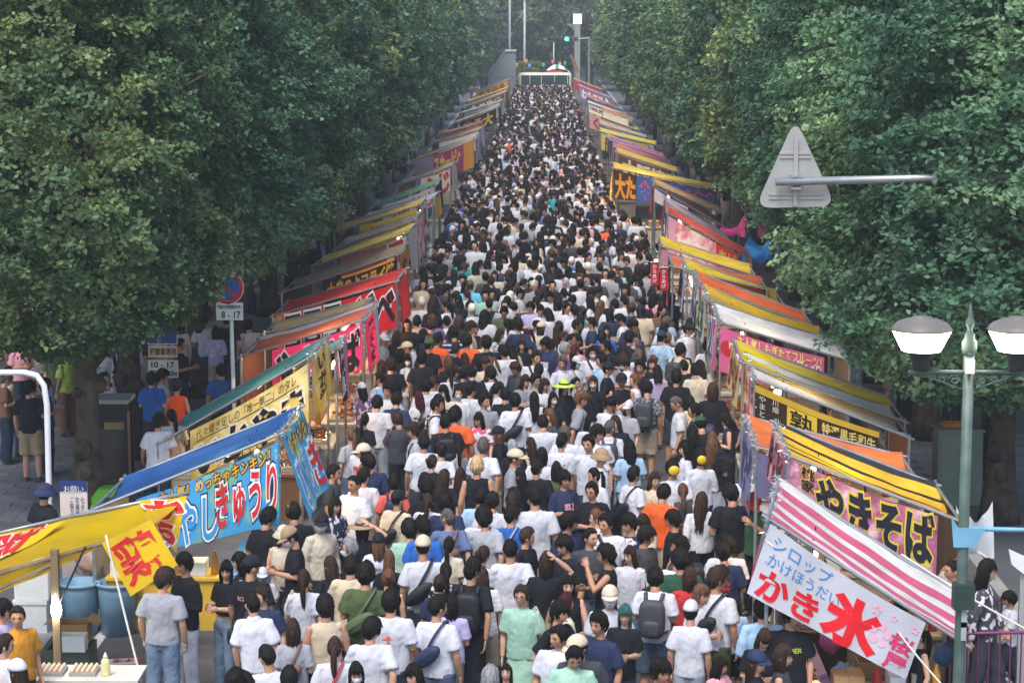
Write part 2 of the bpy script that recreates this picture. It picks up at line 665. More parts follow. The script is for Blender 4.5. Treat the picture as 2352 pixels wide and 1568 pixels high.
def hair_shell(mb, front, side, back, thick, vol=0.0, seed=0.0, rough=0.006, part=False):
    nu, nv = 44, 26

    def fn(u, v):
        az = (u - 0.5) * 2 * PI                # 0 = back, +-pi = front
        el = PI / 2 - v * PI * 0.92
        d = abs(az) / PI                       # 0 back .. 1 front
        af = 180 * (1 - d)                     # angle from the front, degrees
        if af < 45:
            line = front + (side[0] - front) * sstep(25, 45, af) * 0.5
        elif af < 100:
            line = side[0] * 0.5 + front * 0.5 + (side[1] - (side[0] * 0.5 + front * 0.5)) * sstep(45, 80, af)
        else:
            line = side[1] + (back - side[1]) * sstep(95, 150, af)
        eld = math.degrees(el)
        jag = noise.noise(Vector((az * 7 + seed, 0.3, seed))) * 6
        cov = sstep(line - 5 + jag, line + 5 + jag, eld)
        x, y, z = 0.0765 * math.cos(el) * math.sin(az), 0.098 * math.cos(el) * math.cos(az), 0.119 * math.sin(el)
        p = head_fn(Vector((x, y, z)))
        strand = noise.noise(Vector((az * 9 + seed, el * 2.2, seed))) + 0.6 * noise.noise(Vector((az * 22, el * 3, seed + 4)))
        t = thick * (0.75 + 0.35 * max(0, math.sin(el))) + vol * math.sin(max(0, el + 0.3)) + rough * strand
        k = 1.0 + (t / 0.10) * cov - 0.22 * (1 - cov)
        return p * k
    mb.grid(fn, nu, nv)
    # loose locks laid over the shell from the crown towards the hairline
    rd = random.Random(int(seed * 100))
    for _ in range(120):
        u = rd.random()
        d = abs((u - 0.5) * 2)
        af = 180 * (1 - d)
        line = front if af < 45 else side[1] if af < 105 else back
        v0 = 0.04 + 0.14 * rd.random()
        v1 = (90 - (line - 2 - 14 * rd.random())) / 180 / 0.92
        v0 = max(v0, v1 - 0.42)
        du = rd.uniform(-0.04, 0.04)
        lift = 1.0 + rough * rd.uniform(1.0, 5.5)
        pts = []
        for k in range(5):
            q = k / 4
            p = fn((u + du * q) % 1.0, min(0.98, v0 + (v1 - v0) * q))
            base = fn((u + du * q) % 1.0, min(0.98, v0 + (v1 - v0) * min(q, 0.7)))
            L_ = max(p.length, base.length * 0.97)
            pts.append(p.normalized() * (L_ * (1 + (lift - 1) * (0.4 + 0.9 * q))))
        w = 0.004 + 0.006 * rd.random()
        mb.tube(pts, [w * 0.6, w, w, w * 0.8, w * 0.15], 4, 0, 0.6)


def curtain(mb, length, half, rad, seed=0.0, taper=0.75, back_push=0.02):
    """Hanging hair round the back and the sides of the head, length below the ear line; half = half angle in degrees."""
    for side in (0, 1):
        def fn(u, v, s=side):
            az = (u - 0.5) * 2 * math.radians(half)
            L = length * (1 - 0.10 * abs(math.sin(az * 3.1 + seed)) * v)
            z = 0.03 - L * v
            fl = 1.0 if v < 0.3 else 1 - (1 - taper) * sstep(0.3, 1.0, v)
            r = rad + (0.004 if s == 0 else -0.022) * 1.0 + 0.006 * noise.noise(Vector((az * 6 + seed, v * 1.5, seed))) + 0.004 * noise.noise(Vector((az * 16, v, seed)))
            return Vector((r * 0.92 * math.sin(az) * fl, r * 1.12 * math.cos(az) * fl + back_push * sstep(0.1, 0.6, v) * 1.5, z))
        mb.grid(fn, 26, 12)
    rd = random.Random(int(seed * 77))
    def lock():
        az = rd.uniform(-1, 1) * math.radians(half)
        L = length * rd.uniform(0.9, 1.08)
        pts = []
        for k in range(5):
            q = k / 4
            z = 0.02 - L * q
            fl = 1.0 if q < 0.3 else 1 - (1 - taper) * sstep(0.3, 1.0, q)
            r = rad + 0.008 + 0.008 * noise.noise(Vector((az * 6 + seed, q * 1.5, seed)))
            a2 = az + 0.05 * math.sin(q * 4 + az * 9)
            pts.append((r * 0.92 * math.sin(a2) * fl, r * 1.12 * math.cos(a2) * fl + back_push * sstep(0.1, 0.6, q) * 1.5, z))
        w = 0.005 + 0.005 * rd.random()
        return pts, [w * 0.7, w, w, w * 0.8, w * 0.15]
    locks = [lock() for _ in range(46)]
    # close the lower rim
    n = 27
    a = len(mb.v) - n
    b = len(mb.v) - 13 * n - n
    mb.f += [(a + i, a + i + 1, b + i + 1, b + i) for i in range(26)]
    mb.m += [0] * 26
    for col in (0, 26):
        a0, b0 = len(mb.v) - 13 * n + col, len(mb.v) - 26 * n + col
        mb.f += [(a0 + j * n, a0 + (j + 1) * n, b0 + (j + 1) * n, b0 + j * n) for j in range(12)]
        mb.m += [0] * 12
    for pts, ws in locks:
        mb.tube(pts, ws, 4, 0, 0.6)


def make_hair(kind):
    mb = MB()
    if kind == 'short':
        hair_shell(mb, 40, (28, -8), -46, 0.014, 0.009, 1.0, 0.008)
    elif kind == 'crew':
        hair_shell(mb, 46, (32, 6), -34, 0.010, 0.004, 2.0, 0.003)
    elif kind == 'mop':
        hair_shell(mb, 16, (14, -16), -50, 0.020, 0.010, 3.0, 0.010)
    elif kind == 'tousle':
        hair_shell(mb, 34, (22, -10), -50, 0.019, 0.011, 8.0, 0.016)
    elif kind == 'bob':
        hair_shell(mb, 20, (16, -30), -70, 0.018, 0.006, 4.0, 0.006)
        curtain(mb, 0.20, 118, 0.094, 2.0, 0.88, 0.0)
    elif kind == 'long':
        hair_shell(mb, 30, (20, -20), -60, 0.016, 0.005, 5.0, 0.006)
        curtain(mb, 0.46, 112, 0.092, 5.0, 0.92, 0.035)
    elif kind == 'medium':
        hair_shell(mb, 18, (16, -24), -64, 0.018, 0.006, 6.0, 0.008)
        curtain(mb, 0.30, 115, 0.094, 7.0, 0.9, 0.02)
    elif kind == 'ponytail':
        hair_shell(mb, 38, (24, -10), -50, 0.013, 0.004, 7.0, 0.004)
        mb.tube([(0, 0.085, 0.045), (0, 0.135, 0.045), (0.005, 0.155, -0.03), (0.008, 0.148, -0.15), (0.0, 0.138, -0.27), (-0.01, 0.135, -0.34)], [0.020, 0.026, 0.038, 0.040, 0.028, 0.006], 10)
    elif kind == 'bun':
        hair_shell(mb, 38, (24, -12), -50, 0.014, 0.004, 9.0, 0.005)
        mb.ellipsoid((0, 0.125, 0.055), (0.046, 0.042, 0.042), 14, 9, 0, None, lambda p: p * (1 + 0.12 * noise.noise(p * 45)))
        mb.tube([(0.06, 0.05, -0.02), (0.068, 0.045, -0.09)], [0.008, 0.003], 5)
    elif kind == 'balding':
        hair_shell(mb, 74, (58, -6), -44, 0.013, -0.004, 11.0, 0.005)
    me = mb.mesh('hair', [HAIR], True)
    return me


def dome(mb, rx, ry, rz, z0, yo=0.0, n=24, mi=0):
    rings = []
    for j in range(7):
        a = j / 7 * PI / 2
        rings.append([Vector((rx * math.cos(a) * math.cos(2 * PI * k / n), yo + ry * math.cos(a) * math.sin(2 * PI * k / n), z0 + rz * math.sin(a))) for k in range(n)])
    rings.append([Vector((0.004 * math.cos(2 * PI * k / n), yo + 0.004 * math.sin(2 * PI * k / n), z0 + rz)) for k in range(n)])
    mb.loft(rings, mi)


def make_hat(kind):
    mb = MB()
    if kind == 'cap':
        dome(mb, 0.092, 0.115, 0.112, 0.032, 0.0)
        mb.loft([[Vector((s * 0.088 * math.sin(t), -0.055 - 0.055 * math.cos(t) - k * 0.075 * max(0.0, math.cos(t)), 0.040 - k * 0.02 + dz)) for t in (-PI * 0.52 + PI * 1.04 * i / 14 for i in range(15)) for s in (1,)]
                 for k, dz in ((0, 0), (0.5, 0.004), (1, 0), (1, -0.006), (0, -0.006))], 0, False)
        mb.ellipsoid((0, 0, 0.144), (0.009, 0.009, 0.006), 8, 5)
    elif kind == 'bucket':
        dome(mb, 0.094, 0.115, 0.10, 0.04)
        mb.lathe([(0.095, 0.06), (0.15, -0.005), (0.148, -0.012), (0.092, 0.04)], (0, 0, 0), 24, 0, 1.0, 1.15, False)
    elif kind == 'straw':
        dome(mb, 0.094, 0.114, 0.105, 0.045)
        mb.lathe([(0.093, 0.055), (0.205, 0.030), (0.204, 0.022), (0.09, 0.045)], (0, 0, 0), 28, 0, 1.0, 1.1, False)
        mb.lathe([(0.0965, 0.05), (0.0965, 0.085), (0.094, 0.085), (0.094, 0.05)], (0, 0, 0), 24, 1, 1.0, 1.21, False)
    return mb.mesh('hat', [HATM, plain('hat_band', '#2b2622')], True)


def make_mask():
    mb = MB()
    for off in (0.010, 0.004):
        def fn(u, v, off=off):
            az = (u - 0.5) * 2 * math.radians(66)
            z = -0.018 - v * 0.084
            c = math.sqrt(max(0, 1 - (z / 0.119) ** 2))
            p = head_fn(Vector((0.0765 * c * math.sin(az), -0.098 * c * math.cos(az), z)))
            p.y -= off + 0.012 * math.cos(az) ** 2 * math.sin(PI * v)
            p.x *= 1 + off * 5
            return p
        mb.grid(fn, 12, 6)
    for sx in (1, -1):
        mb.tube([(0.066 * sx, -0.045, -0.03), (0.084 * sx, 0.015, 0.01), (0.080 * sx, 0.02, -0.03), (0.062 * sx, -0.05, -0.075)], 0.0022, 4)
    return mb.mesh('mask', [MASKM], True)


def make_glasses():
    mb = MB()
    for sx in (1, -1):
        c = Vector((0.032 * sx, -0.104, 0.002))
        mb.tube([c + Vector((0.022 * math.cos(t), 0.003 * math.cos(t) ** 2, 0.017 * math.sin(t))) for t in (2 * PI * k / 14 for k in range(15))], 0.0022, 5, 0, 1.0, False)
        mb.tube([(0.054 * sx, -0.10, 0.004), (0.082 * sx, 0.01, 0.008)], 0.002, 5)
    mb.tube([(0.011, -0.106, 0.005), (-0.011, -0.106, 0.005)], 0.0022, 5)
    return mb.mesh('glasses', [plain('spectacle_frame', '#4a1f1a', 0.4)], True)


# ---- bags in body coordinates
def torso_pt(x, z, s, off=0.012):
    w = 0.186 if z < 1.33 else 0.186 - (z - 1.33) * 0.8
    d = (0.137 if z < 1.33 else 0.137 - (z - 1.33) * 0.55) + off
    k = max(0.0, 1 - (x / (w + 0.03)) ** 2)
    return Vector((x, 0.006 + s * d * math.sqrt(k), z))


def strap_loop(mb, sx, zlo=0.93, w=0.016, mi=0):
    pts = []
    for k in range(11):
        t = k / 10
        pts.append(torso_pt(sx * (-0.10 + 0.27 * t), 1.445 - (1.445 - zlo) * t, 1))
    for k in range(10, -1, -1):
        t = k / 10
        pts.append(torso_pt(sx * (-0.10 + 0.27 * t), 1.445 - (1.445 - zlo) * t, -1))
    for i in range(len(pts)):
        pass
    mb.tube(pts + [pts[0]], w, 6, mi, 0.35, False)


def make_bag(kind):
    mb = MB()
    if kind == 'crossbody':
        strap_loop(mb, 1)
        mb.ellipsoid((0.19, 0.02, 0.90), (0.035, 0.12, 0.085), 14, 9, 0, None, lambda p: Vector((p.x, math.copysign(abs(p.y / 0.12) ** 0.6 * 0.12, p.y), math.copysign(abs(p.z / 0.085) ** 0.6 * 0.085, p.z))))
    elif kind == 'sling':
        strap_loop(mb, 1, 0.97, 0.02)
        R = Matrix.Rotation(math.radians(38), 3, 'Y')
        mb.ellipsoid((0.045, 0.19, 1.10), (0.20, 0.055, 0.085), 16, 9, 0, R)
        mb.tube([Vector((0.045, 0.243, 1.10)) + R @ Vector((x, 0, 0.01)) for x in (-0.12, 0, 0.12)], 0.006, 5)
    elif kind == 'backpack':
        def sq(p):
            e = 0.5
            return Vector((math.copysign(abs(p.x / 0.15) ** e * 0.15, p.x), math.copysign(abs(p.y / 0.085) ** e * 0.085, p.y), math.copysign(abs(p.z / 0.22) ** e * 0.22, p.z)))
        mb.ellipsoid((0, 0.215, 1.17), (0.15, 0.085, 0.22), 20, 12, 0, None, sq)
        mb.ellipsoid((0, 0.285, 1.07), (0.11, 0.045, 0.10), 16, 9, 0, None, lambda p: Vector((math.copysign(abs(p.x / 0.11) ** 0.5 * 0.11, p.x), p.y, math.copysign(abs(p.z / 0.1) ** 0.5 * 0.1, p.z))))
        for sx in (1, -1):
            pts = [Vector((0.085 * sx, 0.14, 1.36)), Vector((0.10 * sx, 0.06, 1.435)), Vector((0.11 * sx, -0.06, 1.41)), torso_pt(0.12 * sx, 1.3, -1, 0.016), torso_pt(0.135 * sx, 1.15, -1, 0.016), torso_pt(0.17 * sx, 1.02, -1, 0.016), Vector((0.15 * sx, 0.15, 1.0))]
            mb.tube(pts, 0.024, 6, 0, 0.35)
    elif kind == 'tote':
        mb.box((0.275, 0.03, 0.86), (0.07, 0.32, 0.36))
        for y in (-0.07, 0.10):
            mb.tube([(0.275, y, 1.03), (0.245, y * 0.8, 1.25), (0.17, y * 0.4, 1.455), (0.14, y * 0.5, 1.445)], 0.012, 5, 0, 0.4)
    elif kind == 'handbag':
        mb.ellipsoid((0.265, -0.06, 0.83), (0.06, 0.15, 0.11), 14, 9, 0, None, lambda p: Vector((p.x, math.copysign(abs(p.y / 0.15) ** 0.5 * 0.15, p.y), math.copysign(abs(p.z / 0.11) ** 0.55 * 0.11, p.z))))
        mb.tube([(0.265, -0.14, 0.92), (0.25, -0.08, 1.1), (0.18, 0.0, 1.45), (0.25, 0.05, 1.1), (0.265, 0.02, 0.92)], 0.008, 5)
    return mb.mesh('bag', [BAGM], True)


BODY = {}
for ps, hs in (('stand', 'clrdu'), ('hold', 'cdl'), ('one', 'cr'), ('phone', 'd'), ('raise', 'c'), ('walk', 'clr'), ('drink', 'c')):
    for h in hs:
        BODY[ps, h] = make_body(ps, h)
TOP = {}
for ps in POSES:
    for kd in ('tee', 'long', 'tank', 'polo'):
        TOP[ps, kd] = make_top(ps, kd)
TOP['hold', 'crop'] = make_top('hold', 'crop')
BOT = {}
for lg in ('stand', 'walk'):
    for kd in ('trousers', 'shorts', 'wide'):
        BOT[lg, kd] = make_bottom(lg, kd)
    BOT[lg, 'skirt'] = make_bottom('stand', 'skirt') if lg == 'stand' else BOT['stand', 'skirt']
HAIRS = {k: make_hair(k) for k in ('short', 'crew', 'mop', 'tousle', 'bob', 'long', 'medium', 'ponytail', 'bun', 'balding')}
HATS = {k: make_hat(k) for k in ('cap', 'bucket', 'straw')}
MASK_ME, GLASS_ME = make_mask(), make_glasses()
BAGS = {k: make_bag(k) for k in ('crossbody', 'sling', 'backpack', 'tote', 'handbag')}

# lighter versions of the same figures for the mass of people further away
def light(me, ratio):
    return evaluated(me.copy(), [('DECIMATE', dict(ratio=ratio))])


LITE_BODY = {k: light(BODY[k], 0.022) for k in (('stand', 'c'), ('hold', 'd'), ('one', 'r'), ('stand', 'l'))}
LITE_TOP = {k: light(TOP[k, 'tee'], 0.035) for k in ('stand', 'hold', 'one')}
LITE_BOT = {k: light(BOT['stand', k], 0.02) for k in ('trousers', 'skirt')}
LITE_HAIR = {k: light(HAIRS[k], 0.06) for k in ('short', 'mop', 'tousle', 'bob', 'long', 'medium', 'ponytail', 'bun')}
# ------------------------------------------------------------------ ground, road, pavements
def sheet(name, x0, x1, y0, y1, z, m, nx=1, ny=1, **p):
    b = MB()
    b.grid(lambda u, v: (x0 + (x1 - x0) * u, y0 + (y1 - y0) * v, z), nx, ny)
    return b.build(name, m, None, **p)


ASPH = mat('asphalt', '#56575a', rough=0.85, var=0.2, scale=2.0, bump=0.3, bscale=90, var2=('#47484c', 0.6))
PAVE = mat('pavement_base', '#505255', rough=0.8, var=0.12, scale=1.2, bump=0.2, bscale=60)
PAVER = mat('paver_stone', objcol=True, rough=0.8, var=0.14, scale=7, bump=0.3, bscale=60)
KERB = mat('kerb_stone', '#8f8f8b', rough=0.8, var=0.15, scale=3, bump=0.2)
SOIL = mat('soil', '#4a4033', rough=0.95, var=0.3, scale=3, bump=0.5)
sheet('ground', -225, 225, -55, 485, -0.03, SOIL, kind='structure')
sheet('road', -6.3, 6.3, 5, 300, 0.0, ASPH, kind='structure')
for sx in (1, -1):
    b = MB()
    b.box((sx * 6.4, 150, 0.045), (0.2, 290, 0.15))
    b.build('kerb', KERB, kind='structure')
    sheet('pavement', sx * 6.5, sx * 15, 5, 300, 0.115, PAVE, kind='structure')
# raised pavers on the strip of pavement that shows beside the white pipe gate and beyond the utility cabinet
pave_me = MB()
pave_me.box((0, 0, 0), (0.585, 0.285, 0.05))
pave_me = pave_me.mesh('paver', PAVER)
pav_l = [o for o in COL.objects if o.name.startswith('pavement')]
for (x0, x1, y0, y1), par in (((-10.4, -7.3, 33.5, 41.0), pav_l[1]), ((6.7, 8.9, 33.0, 40.5), pav_l[0])):
    r = 0
    y = y0
    while y < y1:
        x = x0 + (0.3 if r % 2 else 0)
        while x < x1:
            o = obj('paver', pave_me, par, (x, y, 0.115 + 0.002 * RNG.random()))
            k = 0.85 + 0.3 * RNG.random()
            c = hx('#63666b')
            o.color = (c[0] * k, c[1] * k, c[2] * k, 1)
            x += 0.6
        y += 0.3
        r += 1
# painted edge line on the road
WHITEP = mat('road_paint', '#c8c8c4', rough=0.7, var=0.2, scale=9)
for sx in (1, -1):
    sheet('road_line', sx * 5.75 - 0.07, sx * 5.75 + 0.07, 5, 300, 0.004, WHITEP, kind='structure')

# ------------------------------------------------------------------ buildings behind the tree rows
WALLG = mat('wall_render', '#8d9196', rough=0.85, var=0.1, scale=0.8, bump=0.2)
WALLB = mat('wall_beige', '#a49a88', rough=0.85, var=0.1, scale=0.8, bump=0.2)
WALLW = mat('wall_white', '#b9bcbe', rough=0.8, var=0.1, scale=0.8)
GLASS = mat('window_glass', '#2b343c', rough=0.15, var=0.2, scale=2, spec=0.6)
FRAME = plain('window_frame', '#55595c', 0.5)
ROOFM = plain('roof_sheet_grey', '#5f6468', 0.7)


def building(x, y0, y1, h, wm, label, floors, bays, shop=True):
    sx = 1 if x > 0 else -1
    t = thing('building', label, 'building', (x, (y0 + y1) / 2, 0.1), 0, 'buildings along the avenue')
    L, D = y1 - y0, 9.0
    b = MB()
    b.box((sx * D / 2, 0, h / 2), (D, L, h))
    b.build('wall', wm, t)
    b = MB()
    b.box((sx * D / 2, 0, h + 0.15), (D + 0.5, L + 0.5, 0.3))
    b.build('roof', ROOFM, t)
    fh = h / floors
    wmesh = MB()
    gw = L / bays * 0.62
    for (dy, dz, sy, sz) in ((0, fh * 0.3, gw, 0.07), (0, -fh * 0.3, gw + 0.1, 0.09), (gw / 2, 0, 0.07, fh * 0.6), (-gw / 2, 0, 0.07, fh * 0.6), (0, 0, 0.05, fh * 0.6)):
        wmesh.box((0, dy, dz), (0.10, sy, sz))
    wme = wmesh.mesh('window', FRAME)
    g = MB()
    g.box((sx * 0.0, 0, 0), (0.03, gw - 0.08, fh * 0.58))
    gme = g.mesh('pane', GLASS)
    for f in range(floors):
        for k in range(bays):
            w = obj('window', wme, t, (-sx * 0.03, -L / 2 + L * (k + 0.5) / bays, fh * (f + 0.52)))
            obj('pane', gme, w, (0, 0, 0))


building(-14.6, 40, 58, 9.0, WALLG, 'grey rendered building behind the first ginkgo trees by the white pipe gate', 3, 6)
building(-14.6, 60, 82, 11.0, WALLB, 'beige building behind the ginkgo row beside the grey rendered building', 4, 6)
building(-14.6, 85, 120, 8.5, WALLW, 'white building behind the ginkgo row beyond the beige building', 3, 8)
building(14.6, 38, 62, 9.0, WALLB, 'beige building behind the ginkgo trees on the street lamp side', 3, 7)
building(14.6, 65, 95, 10.0, WALLG, 'grey building behind the ginkgo row beyond the lamp side beige building', 3, 8)
building(14.6, 98, 130, 8.0, WALLW, 'pale building behind the far ginkgos on the lamp side', 3, 8)

# ------------------------------------------------------------------ ginkgo trees
def leaf_mat(name, c1, c2, c3):
    m = bpy.data.materials.new(name)
    m.use_nodes = True
    nt = m.node_tree
    nt.nodes.clear()
    N, L = nt.nodes.new, nt.links.new
    out = N('ShaderNodeOutputMaterial')
    geo = N('ShaderNodeNewGeometry')
    tc = N('ShaderNodeTexCoord')
    nz = N('ShaderNodeTexNoise')
    nz.inputs['Scale'].default_value = 0.55
    nz.inputs['Detail'].default_value = 3
    L(tc.outputs['Object'], nz.inputs['Vector'])
    rmp = N('ShaderNodeValToRGB')
    rmp.color_ramp.elements[0].position = 0.36
    rmp.color_ramp.elements[0].color = hx(c1)
    rmp.color_ramp.elements[1].position = 0.66
    rmp.color_ramp.elements[1].color = hx(c3)
    e = rmp.color_ramp.elements.new(0.5)
    e.color = hx(c2)
    L(nz.outputs['Fac'], rmp.inputs['Fac'])
    mr = N('ShaderNodeMapRange')
    mr.inputs['To Min'].default_value = 0.6
    mr.inputs['To Max'].default_value = 1.5
    L(geo.outputs['Random Per Island'], mr.inputs['Value'])
    oi = N('ShaderNodeObjectInfo')
    mul = N('ShaderNodeMix')
    mul.data_type = 'RGBA'
    mul.blend_type = 'MULTIPLY'
    mul.inputs['Factor'].default_value = 1
    L(rmp.outputs['Color'], mul.inputs['A'])
    L(mr.outputs['Result'], mul.inputs['B'])
    mu2 = N('ShaderNodeMix')
    mu2.data_type = 'RGBA'
    mu2.blend_type = 'MULTIPLY'
    mu2.inputs['Factor'].default_value = 1
    L(mul.outputs['Result'], mu2.inputs['A'])
    L(oi.outputs['Color'], mu2.inputs['B'])
    b = N('ShaderNodeBsdfPrincipled')
    b.inputs['Roughness'].default_value = 0.5
    b.inputs['Specular IOR Level'].default_value = 0.35
    L(mu2.outputs['Result'], b.inputs['Base Color'])
    tr = N('ShaderNodeBsdfTranslucent')
    L(mu2.outputs['Result'], tr.inputs['Color'])
    ms = N('ShaderNodeMixShader')
    ms.inputs['Fac'].default_value = 0.32
    L(b.outputs['BSDF'], ms.inputs[1])
    L(tr.outputs['BSDF'], ms.inputs[2])
    L(ms.outputs['Shader'], out.inputs['Surface'])
    return m


LEAFM = leaf_mat('ginkgo_leaf', '#43664a', '#5c7c58', '#839a68')
BARK = mat('ginkgo_bark', '#51483f', rough=0.95, var=0.3, scale=7, bump=1.0, bscale=16, spec=0.1, stretch=(1, 1, 0.22), var2=('#383129', 5.0))


def crown_profile(z):
    """Crown radius at height z (metres)."""
    pts = ((2.8, 0.9), (3.1, 1.9), (3.5, 2.6), (4.4, 3.0), (6.6, 3.0), (8.5, 2.6), (10.5, 1.8), (12.3, 0.6), (12.8, 0.05))
    for (a, ra), (b, rb) in zip(pts, pts[1:]):
        if a <= z <= b:
            return ra + (rb - ra) * (z - a) / (b - a)
    return 0.05


def leaf_cloud(n_spray, per, size, seed, inner=0.2):
    """Fan-shaped ginkgo leaves on short drooping sprays through the crown's outer volume, as quad corners."""
    r = np.random.default_rng(seed)
    z = np.interp(r.random(n_spray), np.linspace(0, 1, 60), np.interp(np.linspace(0, 1, 60), [0, 0.10, 0.75, 1], [2.75, 3.4, 8.8, 12.6]))
    az = r.random(n_spray) * 2 * PI
    R = np.array([crown_profile(q) for q in z])
    lump = np.array([1 + 0.17 * noise.noise(Vector((math.cos(a) * 1.6 + seed, math.sin(a) * 1.6, q * 0.6))) + 0.12 * noise.noise(Vector((math.cos(a) * 4.0, math.sin(a) * 4.0 + seed, q * 1.4))) for a, q in zip(az, z)])
    depth = np.where(r.random(n_spray) < inner, 0.55 + 0.3 * r.random(n_spray), 1.04 - 0.30 * r.random(n_spray) ** 1.3)
    R = R * lump * depth
    c = np.stack([R * np.cos(az), R * np.sin(az), z], 1)
    outw = np.stack([np.cos(az), np.sin(az), np.zeros(n_spray)], 1)
    # spray axis: outward, some drooping, a few long upright shoots
    ax = outw + r.normal(0, 0.45, (n_spray, 3)) + np.array([0, 0, -0.12])
    up = r.random(n_spray) < 0.14
    ax[up] += np.array([0, 0, 1.1])
    ax /= np.linalg.norm(ax, axis=1)[:, None]
    sidev = np.cross(ax, np.array([0, 0, 1.0]))
    sidev /= np.linalg.norm(sidev, axis=1)[:, None]
    nv = np.cross(sidev, ax)
    ln = np.where(up, 0.75, 0.50) * (0.7 + 0.6 * r.random(n_spray))
    wd = np.where(up, 0.10, 0.21) * (0.7 + 0.6 * r.random(n_spray))
    N = n_spray * per
    ci = np.repeat(np.arange(n_spray), per)
    t = r.random(N) ** 0.8
    lat = r.normal(0, 1, N) * wd[ci] * (1.0 - 0.55 * t)
    base = c[ci] + ax[ci] * (ln[ci] * (t - 0.45))[:, None] + sidev[ci] * lat[:, None] + nv[ci] * (r.normal(0, 0.045, N) - 0.35 * np.abs(lat) - 0.10 * t * t)[:, None]
    nrm = nv[ci] * 0.75 + outw[ci] * 0.5 + r.normal(0, 0.38, (N, 3))
    nrm /= np.linalg.norm(nrm, axis=1)[:, None]
    d = ax[ci] * 0.7 + sidev[ci] * np.sign(lat)[:, None] * 0.6 + np.array([0, 0, -0.35]) + r.normal(0, 0.45, (N, 3))
    d -= nrm * (d * nrm).sum(1)[:, None]
    d /= np.linalg.norm(d, axis=1)[:, None]
    w = np.cross(nrm, d)
    s = size * (0.65 + 0.7 * r.random(N))[:, None]
    fold = nrm * s * 0.16
    v0 = base
    v1 = base + d * s * 0.62 + w * s * 0.62 + fold
    v2 = base + d * s * 0.84
    v3 = base + d * s * 0.62 - w * s * 0.62 + fold
    V = np.stack([v0, v1, v2, v3], 1).reshape(-1, 3)
    return V


def quads_mesh(name, V, m):
    n = len(V) // 4
    me = bpy.data.meshes.new(name)
    me.vertices.add(len(V))
    me.vertices.foreach_set('co', V.astype(np.float32).ravel())
    me.loops.add(4 * n)
    me.loops.foreach_set('vertex_index', np.arange(4 * n, dtype=np.int32))
    me.polygons.add(n)
    me.polygons.foreach_set('loop_start', np.arange(0, 4 * n, 4, dtype=np.int32))
    me.polygons.foreach_set('loop_total', np.full(n, 4, dtype=np.int32))
    me.materials.append(m)
    me.update(calc_edges=True)
    return me


def trunk_mesh(seed, r0):
    rd = random.Random(seed)
    b = MB()
    n = 16
    rings = []
    for i in range(15):
        z = 0.1 + i * 0.55
        k = r0 * (1.35 if i == 0 else 1.1 if i == 1 else 1.0) * (1 - 0.075 * i)
        rings.append([Vector((k * (1 + 0.11 * noise.noise(Vector((math.cos(a) * 2 + seed, math.sin(a) * 2, z * 0.9)))) * math.cos(a) + 0.04 * noise.noise(Vector((seed, z * 0.5, 0))),
                              k * (1 + 0.11 * noise.noise(Vector((math.cos(a) * 2, seed + math.sin(a) * 2, z * 0.9)))) * math.sin(a), z)) for a in (2 * PI * q / n for q in range(n))])
    b.loft(rings)
    for _ in range(6):                                   # burls and cut stubs
        a, z = rd.random() * 2 * PI, 0.9 + rd.random() * 1.6
        p = Vector((math.cos(a) * r0 * 0.85, math.sin(a) * r0 * 0.85, z))
        s = 0.07 + 0.09 * rd.random()
        b.ellipsoid(p, (s, s, s * 1.1), 10, 7, 0, None, lambda q: q * (1 + 0.35 * noise.noise(q * 18 + Vector((seed, 0, z)))))
    return b.mesh('trunk', BARK, True)


def branch_mesh(seed):
    rd = random.Random(seed)
    b = MB()
    for k in range(22):
        z = 2.4 + k * 0.34 + rd.random() * 0.2
        a = k * 2.4 + rd.random()
        R = crown_profile(min(12, z + 0.6)) * 0.9
        p0 = Vector((0, 0, z))
        p2 = Vector((math.cos(a) * R, math.sin(a) * R, z + R * (0.28 + 0.25 * rd.random())))
        p1 = p0.lerp(p2, 0.5) + Vector((rd.uniform(-.2, .2), rd.uniform(-.2, .2), 0.12))
        b.tube([p0, p1, p2], [0.07, 0.045, 0.012], 6)
    return b.mesh('branch', BARK, True)


CROWN_NEAR = [quads_mesh('crown', leaf_cloud(2650, 58, 0.080, s), LEAFM) for s in (3, 8)]
CROWN_MID = [quads_mesh('crown', leaf_cloud(2200, 30, 0.115, s, 0.25), LEAFM) for s in (5, 6)]
CROWN_FAR = [quads_mesh('crown', leaf_cloud(1900, 14, 0.19, s, 0.3), LEAFM) for s in (7,)]
TRUNKS = [trunk_mesh(s, 0.25) for s in (1, 2, 3)]
BRANCHES = [branch_mesh(s) for s in (1, 2)]
ORD = ['first', 'second', 'third', 'fourth', 'fifth', 'sixth', 'seventh', 'eighth', 'ninth', 'tenth', 'eleventh', 'twelfth', 'thirteenth', 'fourteenth', 'fifteenth', 'sixteenth', 'seventeenth', 'eighteenth', 'nineteenth', 'twentieth']


